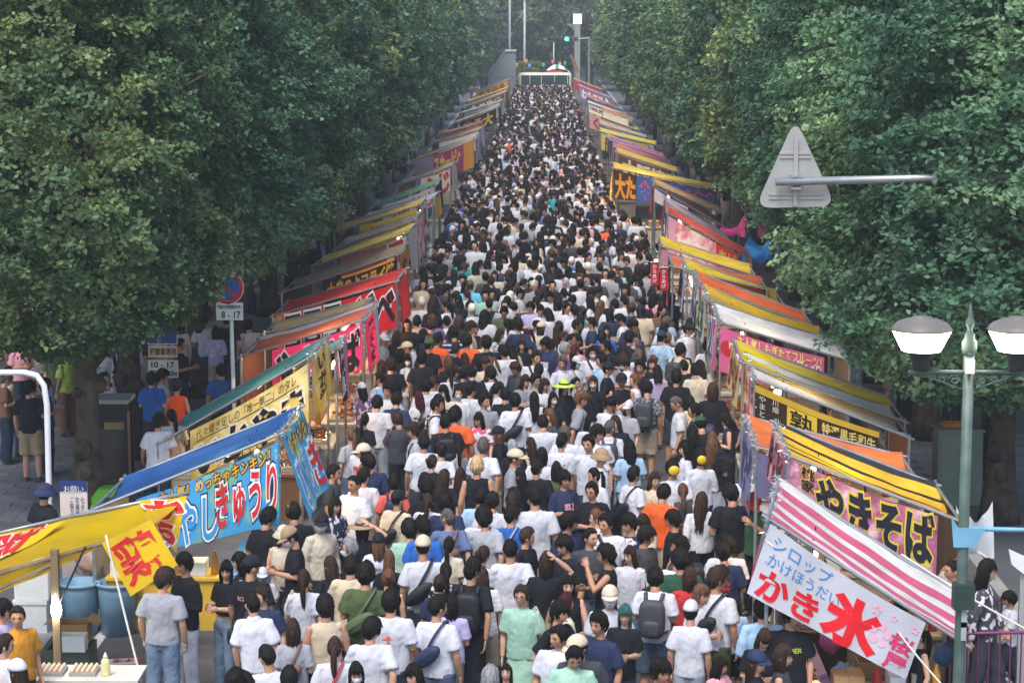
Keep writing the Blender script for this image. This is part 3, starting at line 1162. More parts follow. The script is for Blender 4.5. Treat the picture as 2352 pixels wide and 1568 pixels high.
def ginkgo(x, y, i, side, sc=1.0, zs=1.0):
    rd = random.Random(i * 7 + (1 if side == 'L' else 2))
    near = y < 52
    lab = f'{ORD[i]} dark green ginkgo tree from the bridge along the {"cucumber stall" if side == "L" else "street lamp"} pavement'
    t = thing('ginkgo_tree', lab, 'tree', (x, y, 0), 0.0 if (i == 0 and side == 'L') else rd.random() * 6.28, 'ginkgo trees lining the avenue')
    t.scale = (sc, sc, sc * zs)
    obj('trunk', TRUNKS[i % 3], t)
    if y < 90:
        obj('branch', BRANCHES[i % 2], t)
    pool = CROWN_NEAR if near else CROWN_MID if y < 100 else CROWN_FAR
    c = obj('crown', pool[(i + (0 if side == 'L' else 1)) % len(pool)], t, (-0.45 if (i == 0 and side == 'L') else 0, 0, 0.28 if (i == 0 and side == 'L') else -0.55 if (side == 'R' and i == 0) else 0.45 if (side == 'R' and i < 4) else 0.2))
    if i == 0 and side == 'L':
        c.scale = (0.88, 0.88, 0.97)
    g = 0.92 + 0.16 * rd.random()
    w = rd.random()
    c.color = (g * (0.92 + 0.35 * w * w), g, g * (1.08 - 0.35 * w), 1)
    return t


TY_L = [33.6, 38.4, 44.6, 50.2, 56.6, 63.6, 70.4, 77.5, 85, 93, 101, 109, 118, 127, 137, 147, 158, 170, 182]
TY_R = [33.5, 40.2, 46.6, 54.0, 60.0, 66.5, 73.0, 79.5, 87, 95, 103, 112, 121, 130, 140, 150, 160, 171, 183]
for i, y in enumerate(TY_L):
    ginkgo(-7.15 - 0.25 * (i == 1), y, i, 'L', 1.0 + 0.03 * math.sin(i * 2.1), 1.0)
for i, y in enumerate(TY_R):
    ginkgo(7.2, y, i, 'R', 1.0 + 0.03 * math.sin(i * 1.7 + 1), 1.0)

# wooded rise that closes the avenue
FARLEAF = leaf_mat('far_leaf', '#3a4a34', '#4a5a3c', '#5e6a44')


def far_crown(seed, rx, rz):
    r = np.random.default_rng(seed)
    n = 13000
    u = r.normal(0, 1, (n, 3))
    u /= np.linalg.norm(u, axis=1)[:, None]
    lump = np.array([1 + 0.32 * noise.noise(Vector(p) * 2.1 + Vector((seed, 0, 0))) + 0.16 * noise.noise(Vector(p) * 5 + Vector((seed, 3, 0))) for p in u])
    c = u * (lump * (0.75 + 0.27 * r.random(n)))[:, None] * np.array([rx, rx, rz])
    nrm = u + r.normal(0, 0.6, (n, 3)) + np.array([0, 0, 0.4])
    nrm /= np.linalg.norm(nrm, axis=1)[:, None]
    d = r.normal(0, 1, (n, 3))
    d -= nrm * (d * nrm).sum(1)[:, None]
    d /= np.linalg.norm(d, axis=1)[:, None]
    w = np.cross(nrm, d)
    s = 0.30 * (0.6 + 0.8 * r.random(n))[:, None]
    return np.stack([c - d * s, c + w * s * .6, c + d * s, c - w * s * .6], 1).reshape(-1, 3)


FAR_C = [quads_mesh('crown', far_crown(s, 5.2, 5.5), FARLEAF) for s in (21, 22)]
ftr = MB()
ftr.tube([(0, 0, 0), (0.1, 0, 4), (0.05, 0.1, 9)], [0.38, 0.28, 0.12], 8)
ftr = ftr.mesh('trunk', BARK, True)
hm = MB()
hm.grid(lambda u, v: ((u - 0.5) * 420, 225 + v * 250, -0.03 + 16 * sstep(0.05, 0.9, v) + 1.5 * noise.noise(Vector((u * 9, v * 6, 0)))), 40, 20)
hm.build('hill', mat('hill_ground', '#37402c', rough=0.95, var=0.35, scale=0.2), None, True, kind='structure')
FARLAB = [f'{a} hazy broadleaf tree in the {b} rank of the wood beyond the minibus' for b, aa in (('first', ('tall tree-side', 'middle', 'lamp-side')), ('second', ('outer', 'inner pole-side', 'inner pillar-side', 'outer pillar-side')), ('third', ('pole-side', 'middle', 'pillar-side')), ('fourth', ('pole-side', 'middle', 'pillar-side'))) for a in aa]
k = 0
for (y, xs, zb) in ((212, (-6.4, 0.5, 7.5), 0.0), (232, (-9.5, -2.5, 4.8, 12.5), 0.3), (256, (-6, 2, 10), 1.5), (285, (-9, 0, 9), 4.0)):
    for x in xs:
        rd = random.Random(k)
        t = thing('broadleaf_tree', FARLAB[k], 'tree', (x + rd.uniform(-1, 1), y + rd.uniform(-3, 3), zb), rd.random() * 6, 'trees of the wood closing the avenue')
        s = 0.85 + 0.35 * rd.random()
        t.scale = (s, s, s)
        obj('trunk', ftr, t)
        c = obj('crown', FAR_C[k % 2], t, (0, 0, 7.2))
        g = 0.75 + 0.5 * rd.random()
        c.color = (g * (1 + 0.25 * rd.random()), g, g * 0.95, 1)
        k += 1
# ------------------------------------------------------------------ market stalls
STEEL = mat('galvanised_steel', '#9da2a5', rough=0.4, var=0.15, scale=8, metal=0.6, spec=0.5)
WOOD = mat('weathered_wood', '#7a6a50', rough=0.85, var=0.3, scale=5, bump=0.4, bscale=25, stretch=(1, 1, 0.15))
BULB = mat('bulb_glow', '#ffd9a0', emit=4.0, var=0.0)
BULBW = mat('bulb_white', '#fff6e8', emit=40.0, var=0.0)
TINSEL = mat('silver_tinsel', '#b9bcbc', rough=0.3, var=0.4, scale=30, metal=0.4, spec=0.6)
FOODM = mat('fried_food', '#8a5526', rough=0.6, var=0.5, scale=30, bump=0.5, bscale=60)
TRAYM = plain('tray_steel', '#a9a6a0', 0.35, metal=0.5)
CARD = mat('cardboard', '#a5855c', rough=0.85, var=0.1, scale=4)
STYRO = mat('styrofoam', '#d5d9db', rough=0.8, var=0.06, scale=20, bump=0.2, bscale=90)
BLOSSOM = mat('blossom_print', '#a2587a', rough=0.6, var=0.3, scale=9, var2=('#d6b6c4', 3.6, 0.48, 0.66), trans=0.15)
CUKE = mat('cucumber_print', '#3f97cf', rough=0.6, var=0.12, scale=5, var2=('#7fae86', 2.0, 0.52, 0.64), trans=0.15)
GOLDP = mat('gold_print', '#d1ab3a', rough=0.6, var=0.2, scale=2.5, var2=('#efdf9a', 1.6, 0.42, 0.62), trans=0.15)
FLORAL = mat('flower_print', '#d8818a', rough=0.6, var=0.2, scale=6, var2=('#f2dfe2', 2.6, 0.46, 0.58), trans=0.15)
STALLS = {}


def tinsel(name, parent, path, n, seed, spread=0.07):
    r = np.random.default_rng(seed)
    b = MB()
    for _ in range(n):
        k = r.random() * (len(path) - 1)
        i = int(k)
        p = Vector(path[i]).lerp(Vector(path[i + 1]), k - i) + Vector(r.normal(0, spread * 0.5, 3))
        d = Vector(r.normal(0, 1, 3)).normalized() * (0.025 + 0.035 * r.random())
        w = Vector(r.normal(0, 1, 3)).normalized() * 0.008
        b.add([p - d, p + w, p + d, p - w], [(0, 1, 2, 3)])
    return b.build(name, TINSEL, parent, kind='stuff')


def stall(key, label, side, fn, bn, zf, L, bands, banner=None, valance=None, detail=1, seed=0, poles='#b6b8b8', cover='#c9c4ba', front='#b9aa8c', skew=0.06):
    """One food stall: sloping tarpaulin roof on poles, rails, hanging banners, counter with food and bulbs."""
    rd = random.Random(seed * 31 + 5)
    Fn = at_z(fn[0], fn[1], zf)
    Bn = at_y(bn[0], bn[1], Fn.y)
    O = Vector((Fn.x, Fn.y, 0))
    t = thing('market_stall', label, 'stall', O, 0, 'festival food stalls along the avenue')
    A, B = Fn - O, Bn - O
    Ly = Vector((skew * L / 2, L, 0))
    sd = rd.random() * 9

    # roof
    def roof(u, v, off=0.0):
        p = A.lerp(B, u) + Ly * v
        p.z += -0.09 * math.sin(PI * v) * (0.4 + u) - 0.05 * math.sin(PI * u) + 0.028 * noise.noise(Vector((u * 5 + sd, v * 4, sd))) + off
        if u > 0.93 and detail:
            p.z += 0.05 * noise.noise(Vector((v * 6, sd, 1)))
        return p
    tot = sum(b[0] for b in bands)
    edges, acc, mats = [], 0.0, []
    for w, c in bands:
        acc += w / tot
        edges.append(acc)
        m = tarp(c)
        if m not in mats:
            mats.append(m)
    bm_ = [mats.index(tarp(c)) for _w, c in bands]

    def band(u, v):
        for e, mi in zip(edges, bm_):
            if v <= e + 1e-6:
                return mi
        return bm_[-1]
    b = MB()
    vs = sorted(set([0.0] + edges + ([i / 10 for i in range(11)] if len(bands) < 5 else [])))
    nu = 14 if detail else 6
    pts = [[roof(i / nu, v, 0.03) for i in range(nu + 1)] for v in vs]
    for j in range(len(vs) - 1):
        o = len(b.v)
        b.v += [tuple(p) for p in pts[j] + pts[j + 1]]
        mi = band(0, (vs[j] + vs[j + 1]) / 2)
        for i in range(nu):
            b.f.append((o + i, o + i + 1, o + nu + 2 + i, o + nu + 1 + i))
            b.m.append(mi)
    me = b.mesh('roof_sheet', mats, True)
    bmm = bmesh.new()
    bmm.from_mesh(me)
    bmesh.ops.remove_doubles(bmm, verts=bmm.verts, dist=1e-4)
    bmm.to_mesh(me)
    bmm.free()
    obj('roof_sheet', me, t)
    # rails and poles
    ns = 8 if detail else 5
    for nm, p, q in (('rail', A, B), ('rail', A + Ly, B + Ly), ('rail', A, A + Ly), ('rail', B, B + Ly)):
        b = MB()
        ex = (q - p).normalized() * 0.08
        b.tube([p - ex, q + ex], 0.02, ns)
        b.build(nm, STEEL, t)
    for p in (A, B, A + Ly, B + Ly):
        b = MB()
        b.tube([Vector((p.x, p.y, 0)), p + Vector((0, 0, 0.05))], 0.022, ns)
        b.build('pole', STEEL, t)
    # banner on the face towards the bridge
    if banner:
        l, r = (B, A) if side < 0 else (A, B)
        g = banner.get('gap', 0.05)
        du = Vector(banner.get('drop', (0, 0, -1)))
        h = banner['h']
        u0, u1 = banner.get('span', (0, 1))
        wv = banner.get('wave', 0.022)
        P0, P1 = l.lerp(r, u0), l.lerp(r, u1)
        hr = banner.get('hr', h)

        def bf(u, v, off=0.0):
            p = P0.lerp(P1, u) + Vector((0, 0, -g)) + du * ((h + (hr - h) * u) * v)
            p.z -= 0.05 * math.sin(PI * u) * (1 - v) * banner.get('sag', 1)
            p.y += -0.045 - off + wv * math.sin(u * 11 + sd) * (0.3 + v) - 0.02 * v + 0.03 * noise.noise(Vector((u * 6 + sd, v * 1.5, sd)))
            return p
        b = MB()
        fields = banner.get('fields', [(1.0, banner['mat'])])
        fm = [m for _e, m in fields]
        b.grid(bf, 40 if detail else 14, 8 if detail else 4, 0, lambda u, v: next((i for i, (e, _m) in enumerate(fields) if u <= e), len(fields) - 1))
        bo = b.build('banner', fm, t, True)
        for tx in banner.get('texts', ()):
            s, box, layers = tx[0], tx[1], tx[2]
            kw = tx[3] if len(tx) > 3 else {}
            obj('lettering', letter_mesh('lettering', s, bf, box, [(bd, print_mat(c)) for bd, c in layers], **kw), bo)
        for bx, c, lf in banner.get('patches', ()):
            b = MB()
            b.grid(lambda u, v: bf(bx[0] + (bx[2] - bx[0]) * u, bx[1] + (bx[3] - bx[1]) * v, lf), 24, 4)
            b.build('patch', print_mat(c), bo, True)
    if valance:
        n0, n1 = (A + Ly, A) if side > 0 else (A, A + Ly)
        h = valance['h']

        def vf(u, v, off=0.0):
            p = n0.lerp(n1, u) + Vector((0, 0, -0.03 - h * v))
            p.z -= 0.03 * math.sin(PI * u) * (1 - v)
            p.x += -side * (0.04 + off + 0.03 * math.sin(u * 9 + sd) * v + valance.get('out', 0.06) * v)
            return p
        b = MB()
        fields = valance.get('fields', [(1.0, valance['mat'])])
        b.grid(vf, 24 if detail else 10, 6, 0, lambda u, v: next((i for i, (e, _m) in enumerate(fields) if u <= e), len(fields) - 1))
        vo = b.build('valance', [m for _e, m in fields], t, True)
        for tx in valance.get('texts', ()):
            kw = tx[3] if len(tx) > 3 else {}
            obj('lettering', letter_mesh('lettering', tx[0], vf, tx[1], [(bd, print_mat(c)) for bd, c in tx[2]], **kw), vo)
    # counter, food, bulbs, back curtain
    inw = side * 0.42
    b = MB()
    b.box((A.x + inw, L / 2, 0.36), (0.62, L - 0.16, 0.72))
    b.box((A.x + inw, L / 2, 0.745), (0.70, L - 0.06, 0.05))
    b.build('counter', plain('cover_' + cover, cover, 0.6) if detail else plain('counter_far', ('#8a7d6a', '#6d655c', '#9a6a5a')[seed % 3], 0.7), t)
    if detail:
        for k in range(3):
            y = L * (0.2 + 0.3 * k)
            b = MB()
            b.box((A.x + inw, y, 0.80), (0.42, L * 0.22, 0.06))
            tr = b.build('food_tray', TRAYM, t)
            b = MB()
            for _ in range(14):
                b.ellipsoid((A.x + inw + rd.uniform(-.17, .17), y + rd.uniform(-.09, .09) * L, 0.85 + rd.random() * 0.03), (0.04, 0.03, 0.025), 7, 5)
            b.build('food', FOODM, tr, True, kind='stuff')
    if detail:
        X0, X1 = A.x + side * 0.75, B.x - side * 0.15
        xm, xw = (X0 + X1) / 2, abs(X1 - X0)
        b = MB()
        b.box((xm, 0.34, 0.34), (xw, 0.46, 0.68))
        b.box((xm, 0.34, 0.70), (xw + 0.05, 0.54, 0.04))
        b.build('counter', plain('front_' + front, front, 0.6), t)
        for k in range(6):
            x = xm + xw * ((k + 0.5) / 6 - 0.5) + rd.uniform(-.04, .04)
            b = MB()
            if k % 3 == 2:
                hh = 0.2 + 0.1 * rd.random()
                b.lathe([(0.05, 0.722), (0.055, 0.73), (0.055, 0.722 + hh * .7), (0.02, 0.722 + hh), (0.02, 0.75 + hh)], (x, 0.3, 0), 10)
                b.build('bottle', plain(('sauce_red', 'sauce_brown', 'sauce_amber')[rd.randrange(3)], ('#a8322a', '#4a2c1c', '#b9862e')[rd.randrange(3)], 0.3), t, True)
            else:
                hh = 0.10 + 0.16 * rd.random()
                b.box((x, 0.34, 0.722 + hh / 2), (xw / 6 * 0.8, 0.34, hh))
                b.build('goods_box', (CARD, STYRO, WOOD, TRAYM)[rd.randrange(4)], t)
    b = MB()
    b.grid(lambda u, v: B + Ly * u + Vector((-side * 0.02 + 0.02 * math.sin(u * 14), 0, -0.05 - (B.z - 0.35) * v)), 12, 3)
    b.build('back_curtain', bannercloth(('#5c4a3a', '#8a8378', '#4a4440', '#a09a90', '#6e4a3c')[seed % 5]), t, True)
    for k in range(3 if detail else 2):
        p = A.lerp(B, 0.22) + Ly * (0.2 + 0.3 * k) + Vector((0, 0, -0.34))
        b = MB()
        b.ellipsoid(p, (0.036, 0.036, 0.05), 10, 7)
        lb = b.build('light_bulb', BULB, t, True)
        b = MB()
        b.tube([p + Vector((0, 0, 0.05)), p + Vector((0, 0, 0.32))], 0.008, 5)
        b.build('cable', plain('cable_black', '#202020'), lb)
    if detail > 1:
        dv = Vector((0, 0, -0.02))
        tinsel('tinsel_garland', t, [A + dv, A + Ly + dv], 220, seed, 0.06)
        tinsel('tinsel_garland', t, [A + dv, A + Vector((0, -0.02, -0.5))], 70, seed + 1, 0.06)
    STALLS[key] = dict(root=t, O=O, A=A, B=B, L=L, side=side)
    return t


W_, K_ = '#f2f2f0', '#17171b'
# ---- stalls on the street lamp side, from the bridge outwards
stall('ice', 'pink and white striped shaved ice stall with a white banner beside the street lamp post', 1, (1764, 1190), (2215, 1478), 2.72, 1.95,
      [(1, '#b8546f'), (.7, '#c4c4c0'), (1, '#b8546f'), (.75, '#c4c4c0'), (1.1, '#b8546f'), (.7, '#c4c4c0'), (1, '#b8546f'), (1.2, '#c4c4c0')],
      dict(mat=bannercloth('#c9ccd6'), h=0.80, hr=0.66, span=(0.01, 0.80), drop=(-0.30, 0, -0.95), gap=0.03, wave=0.012,
           texts=[('シロップ', (0.05, 0.08, 0.42, 0.28), [(0.0, '#3e86c4')]), ('かけほうだい', (0.05, 0.33, 0.50, 0.51), [(0.0, '#3e86c4')]),
                  ('かき', (0.04, 0.56, 0.40, 0.95), [(0.035, '#d6202c')]), ('氷', (0.46, 0.24, 0.76, 0.98), [(0.05, '#e01f2a')]),
                  ('桜屋', (0.84, 0.38, 0.975, 0.97), [(0.03, '#d03a6a')], dict(vertical=True)),
                  ('✿', (0.70, 0.32, 0.84, 0.72), [(0.0, '#e3b3cb')]), ('✿', (0.68, 0.10, 0.74, 0.28), [(0.0, '#e3b3cb')]), ('✿', (0.93, 0.12, 0.98, 0.26), [(0.0, '#e3b3cb')]), ('✿', (0.80, 0.12, 0.84, 0.24), [(0.0, '#e3b3cb')])]),
      dict(mat=bannercloth('#c9ccd6'), h=0.85, out=0.16, texts=[('かき氷', (0.52, 0.2, 0.88, 0.96), [(0.04, '#d63a6c')], dict(vertical=True)), ('シロップ', (0.05, 0.1, 0.4, 0.3), [(0.0, '#3e86c4')])]),
      2, 1, cover='#8f6f9a', skew=0.34)
stall('noodle', 'black and yellow striped fried noodle stall with a pink blossom banner', 1, (1812, 1046), (2207, 1197), 2.92, 2.05,
      [(1, '#d8a228'), (.25, '#26282c'), (.5, '#d8a228'), (.3, '#26282c'), (1, '#d8a228'), (.3, '#26282c'), (1, '#dba730'), (.55, '#2c2f33')],
      dict(mat=BLOSSOM, h=0.80, hr=0.86, span=(0.0, 0.86), gap=0.03, wave=0.014,
           texts=[('桃家', (0.08, 0.0, 0.17, 0.36), [(0.07, '#d8c23e'), (0.02, K_)], dict(vertical=True)),
                  ('やきそば', (0.19, 0.04, 0.97, 0.72), [(0.085, '#d8c23e'), (0.04, '#1d1f2a')])]),
      dict(mat=BLOSSOM, h=0.62, texts=[('やきそば', (0.1, 0.1, 0.9, 0.9), [(0.05, K_)])]), 2, 2, cover='#4a3a2c')
stall('orange', 'bright orange roofed stall squeezed between the fried noodle stall and the grilled beef stall', 1, (1738, 1026), (2120, 1122), 2.45, 2.15,
      [(1, '#ee6a38'), (.2, '#d95f34'), (1.6, '#f06e3a')], dict(mat=bannercloth('#5a5f8a'), h=0.6, span=(0, 0.4)),
      dict(mat=bannercloth('#8f93b4'), h=0.95, texts=[('お好み焼', (0.1, 0.1, 0.9, 0.9), [(0.04, '#3a3f6a')])]), 2, 3)
stall('beef', 'grey white roofed grilled beef stall with a dark brown banner and a yellow character square', 1, (1734, 869), (2089, 1005), 2.6, 2.3,
      [(1, '#cbced8'), (1, '#d3d6de')],
      dict(mat=bannercloth('#35261d'), h=0.92, hr=0.75, span=(0.0, 0.80), gap=0.08, wave=0.012,
           patches=[((0.0, 0.0, 1.0, 0.12), '#c9a32a', 0.012), ((0.26, 0.13, 0.50, 0.62), '#d9b533', 0.012)],
           texts=[('熟', (0.285, 0.15, 0.475, 0.60), [(0.008, '#15120f')], dict(lift=0.02)), ('特選黒毛和牛', (0.54, 0.17, 0.97, 0.40), [(0.02, '#d8c069')]),
                  ('やまとも', (0.03, 0.14, 0.085, 0.62), [(0.0, '#d9d4c8')], dict(vertical=True)), ('川畑', (0.14, 0.12, 0.19, 0.34), [(0.0, '#d9d4c8')], dict(vertical=True)),
                  ('成牛ステーキ', (0.28, 0.66, 0.97, 0.98), [(0.05, '#d9b533')])]),
      dict(mat=BLOSSOM, h=0.95, fields=[(0.45, bannercloth('#d9bf4a')), (0.7, bannercloth('#cfcfca')), (1, BLOSSOM)],
           texts=[('牛串', (0.48, 0.1, 0.68, 0.9), [(0.04, '#c02a26')], dict(vertical=True)), ('ハラミ', (0.1, 0.1, 0.4, 0.9), [(0.04, '#6a2a16')], dict(vertical=True))]), 2, 4, cover='#d6d2c8')
stall('yellow', 'vivid yellow roofed narrow stall between the grilled beef stall and the candied fruit stall', 1, (1706, 832), (2078, 968), 2.66, 2.2,
      [(1, '#eeb20e'), (1, '#f0b712'), (.3, '#c8a95a')], None, dict(mat=bannercloth('#d9c48a'), h=0.7, texts=[('からあげ', (0.1, 0.1, 0.9, 0.9), [(0.04, '#8a2a1a')])]), 1, 5)
stall('fruit', 'white roofed candied fruit stall with a pink strawberry banner', 1, (1655, 741), (1952, 829), 2.62, 2.4,
      [(1, '#d0d8e4'), (1, '#d6dde8')],
      dict(mat=bannercloth('#d6649c'), h=0.80, span=(0.0, 0.80), gap=0.06, wave=0.012,
           texts=[('大人気！もぎたてフルーツ！', (0.16, 0.02, 0.97, 0.27), [(0.09, '#c23a7c'), (0.03, '#eedb7c')]),
                  ('フルーツあめ', (0.10, 0.30, 0.99, 0.95), [(0.12, '#f4e6ee'), (0.05, '#cf3d9c')]),
                  ('●', (0.0, 0.26, 0.15, 0.62), [(0.0, '#cc2b34')]), ('●', (0.20, 0.24, 0.32, 0.40), [(0.0, '#5f9e3a')])]),
      dict(mat=bannercloth('#e0b8d0'), h=0.85, fields=[(0.5, bannercloth('#5a4a9a')), (1, bannercloth('#d96aa2'))], texts=[('フルーツ', (0.1, 0.1, 0.9, 0.9), [(0.04, '#f2f2f0')])]), 2, 6, cover='#d8b0c0')
stall('mustard', 'mustard yellow and khaki roofed stall behind the white candied fruit stall', 1, (1627, 690), (1905, 792), 2.58, 2.3, [(1, '#a8915a'), (1, '#dca824')], None,
      dict(mat=bannercloth('#cfd8cf'), h=0.8, texts=[('たません', (0.1, 0.1, 0.9, 0.9), [(0.04, '#2f6a3a')])]), 2, 7)
stall('salmon', 'long salmon orange roofed stall beyond the mustard roofed stall', 1, (1607, 655), (1868, 752), 2.6, 2.3, [(1, '#e66c3e'), (1, '#e56438')],
      dict(mat=bannercloth('#b93a36'), h=0.5, span=(0, 0.7), texts=[('焼きとうもろこし', (0.05, 0.1, 0.95, 0.8), [(0.03, W_)])]), dict(mat=bannercloth('#c9d3dd'), h=0.85, texts=[('だんご', (0.1, 0.1, 0.9, 0.9), [(0.05, '#2a4a8a')])]), 2, 8)
stall('teal', 'yellow roofed stall with a teal strip next to the navy curtain stall', 1, (1578, 624), (1800, 700), 2.6, 2.4, [(.6, '#5f9a98'), (1, '#dfb42a'), (1, '#deb228')], None,
      dict(mat=bannercloth('#d5d8e0'), h=0.85, texts=[('金魚', (0.1, 0.1, 0.9, 0.9), [(0.05, '#3a4a8a')])]), 2, 9)
stall('navy', 'orange roofed stall with a navy curtain and two small red hanging flags', 1, (1545, 612), (1762, 665), 2.55, 2.0, [(1, '#c9694a'), (1, '#c4603f')], None,
      dict(mat=bannercloth('#2c3358'), h=0.95, texts=[('一七', (0.2, 0.2, 0.8, 0.95), [(0.05, '#d6454a')])]), 1, 10)
stall('flat', 'flat yellow roofed stall under the pink flower banner stall', 1, (1520, 566), (1735, 634), 2.62, 2.3, [(1, '#d2a938'), (1, '#d8ae36')],
      dict(mat=bannercloth('#cf8a9a'), h=0.35, span=(0, 0.75)), None, 1, 11)
stall('flower', 'stall with a red edged roof and a pink flower print banner', 1, (1535, 490), (1726, 594), 2.95, 2.2, [(1, '#b83a38'), (.7, '#c24a40')],
      dict(mat=FLORAL, h=1.0, span=(0, 0.85), fields=[(0.1, bannercloth('#c9a0b8')), (0.68, FLORAL), (1.0, bannercloth('#c8342c'))], texts=[('クレープ', (0.12, 0.45, 0.62, 0.9), [(0.03, '#e9d9b8')]), ('あげ', (0.72, 0.1, 0.96, 0.55), [(0.05, '#e2b93a')])]),
      dict(mat=bannercloth('#46407e'), h=1.0, texts=[('や', (0.2, 0.2, 0.8, 0.8), [(0.06, W_)])]), 1, 12)
stall('green', 'green and white striped roof stall behind the pink flower banner stall', 1, (1533, 468), (1674, 553), 2.8, 2.0, [(1, '#5f9a6a'), (1, '#d3d6d0'), (1, '#cfa7b4')], None, dict(mat=bannercloth('#c44a40'), h=0.8), 1, 13)
stall('rose', 'rose pink roofed stall next to the glowing octopus ball stall', 1, (1503, 428), (1696, 538), 2.75, 2.2, [(1, '#c98a9a'), (.8, '#d7b0ba')], dict(mat=bannercloth('#d9cfcf'), h=0.4, span=(0, 0.4)), dict(mat=bannercloth('#c23a36'), h=0.9), 1, 14)
stall('amber', 'amber orange roofed stall in front of the blue octopus ball banner', 1, (1505, 424), (1659, 490), 2.8, 2.3, [(1, '#d9803a'), (1, '#e0a06a')], None, dict(mat=bannercloth('#d9803a'), h=0.8), 1, 15)
stall('octopus', 'octopus ball stall with glowing yellow writing and a blue banner of pink shapes', 1, (1409, 386), (1645, 436), 2.75, 2.4, [(1, '#cdb43a'), (1, '#bfa53a')],
      dict(mat=bannercloth('#2a4f9a'), h=1.0, hr=0.55, span=(0, 1), fields=[(0.22, bannercloth('#3a2314')), (1, bannercloth('#2a4f9a'))],
           texts=[('大た', (0.02, 0.12, 0.21, 0.95), [(0.05, '#f2a524')]), ('✿✿✿✿✿✿✿', (0.26, 0.18, 0.98, 0.85), [(0.06, '#d9587a')])]),
      dict(mat=bannercloth('#d9a02a'), h=1.0, texts=[('たこ焼', (0.1, 0.1, 0.9, 0.9), [(0.04, '#a0281e')], dict(vertical=True))]), 1, 16)

FAR_R = [  # near front corner, near back corner, roof, banner, text, text colour, what it looks like
    ((1417, 350), (1558, 396), '#d0b03a', '#5a4632', '大阪焼', '#d9c9a0', 'yellow roofed stall with a brown banner'),
    ((1410, 338), (1542, 380), '#c26a66', '#b8868a', '', '', 'dusty red roofed stall with a grey pink skirt'),
    ((1401, 322), (1525, 362), '#a85a86', '#7a3a6a', 'ラムネ', '#e9d9e9', 'plum coloured roofed stall'),
    ((1396, 317), (1499, 356), '#cdb43e', '#3a3426', '焼鳥', '#e0d8b0', 'yellow roofed stall with a black lettered banner'),
    ((1378, 302), (1508, 334), '#c9b140', '#d9c26a', 'もも', '#6a4a2a', 'pale yellow roofed stall with a yellow skirt'),
    ((1377, 284), (1486, 318), '#b7a68a', '#3f7f8a', '', '', 'tan roofed stall with a teal strip'),
    ((1352, 258), (1466, 300), '#d8c27a', '#dba0a0', 'くじびき', '#c8342c', 'cream roofed lottery stall with red writing'),
    ((1384, 254), (1454, 274), '#d0744a', '#d9cfc4', '', '', 'terracotta roofed stall'),
    ((1350, 236), (1440, 266), '#c9c2b2', '#d8d4cc', 'フランク', '#a8483a', 'off white roofed stall with a white banner'),
    ((1348, 221), (1421, 249), '#cf6a40', '#5a4a7a', '', '', 'orange roofed stall with a purple edge'),
    ((1329, 197), (1402, 226), '#b988a6', '#a87aa0', 'わたあめ', '#f0e0ea', 'pink and mauve cotton candy stall'),
    ((1318, 182), (1384, 208), '#c88a4a', '#c4343c', '', '', 'tan roofed stall with a red end panel'),
]
for i, (fn, bn, rc, bc, tx, tc_, lab) in enumerate(FAR_R):
    stall(f'r{i}', lab + ' far along the street lamp side', 1, fn, bn, 2.65, 2.7, [(1, rc), (1, rc)],
          dict(mat=bannercloth(bc), h=0.75, span=(0.02, 0.85), texts=[(tx, (0.1, 0.12, 0.9, 0.9), [(0.05, tc_)])] if tx else []),
          dict(mat=bannercloth(bc), h=0.7), 0, 40 + i)

# ---- stalls on the other side
stall('cucumber', 'blue roofed chilled cucumber stall with a blue cucumber banner', -1, (640, 998), (212, 1170), 2.65, 1.95,
      [(1, '#22487c'), (1, '#1f4476'), (1, '#244b80')],
      dict(mat=CUKE, h=0.75, hr=1.08, span=(0.24, 1.0), gap=0.09, wave=0.014,
           texts=[('大人気！めっちゃキンキン！', (0.16, 0.02, 0.94, 0.21), [(0.10, '#5a1616'), (0.02, '#e8b63a')], dict(shear=0.0)),
                  ('ひやし', (0.14, 0.32, 0.57, 0.97), [(0.11, '#16284e'), (0.075, '#eef2f5'), (0.02, '#3f97d6')]),
                  ('きゅうり', (0.56, 0.22, 0.985, 0.86), [(0.11, '#16284e'), (0.075, '#eef2f5'), (0.02, '#d92a30')])]),
      dict(mat=CUKE, h=1.05, out=0.34, texts=[('めっちゃキンキン', (0.1, 0.05, 0.95, 0.28), [(0.08, '#5a1616'), (0.02, '#e8b63a')]), ('ひやし', (0.08, 0.34, 0.6, 0.92), [(0.09, '#eef2f5'), (0.02, '#3f97d6')]), ('き', (0.66, 0.34, 0.95, 0.9), [(0.09, '#eef2f5'), (0.02, '#d92a30')])]),
      2, 21, cover='#3a7fc0', front='#d2ab3c')
stall('squid', 'dark and teal roofed grilled squid stall with a gold banner', -1, (708, 822), (362, 1020), 2.65, 2.3,
      [(.5, '#23272e'), (.35, '#2b3038'), (1, '#5a9a98'), (.7, '#4f9490')],
      dict(mat=GOLDP, h=0.80, hr=0.95, span=(0.22, 1.0), gap=0.08, wave=0.014,
           texts=[('代々継ぎ足しの「唯一無二」のタレ', (0.05, 0.05, 0.90, 0.24), [(0.0, '#2a2118')]), ('━━━━━━━━━━━━━━', (0.05, 0.265, 0.92, 0.285), [(0.0, '#4a3a20')]),
                  ('いかやき', (0.06, 0.34, 0.95, 0.98), [(0.11, '#f3ead0'), (0.05, '#14120f')])]),
      dict(mat=GOLDP, h=0.95, texts=[('いか焼', (0.3, 0.08, 0.7, 0.92), [(0.05, '#3a2a1a')], dict(vertical=True))]), 2, 22, cover='#6a4a30')
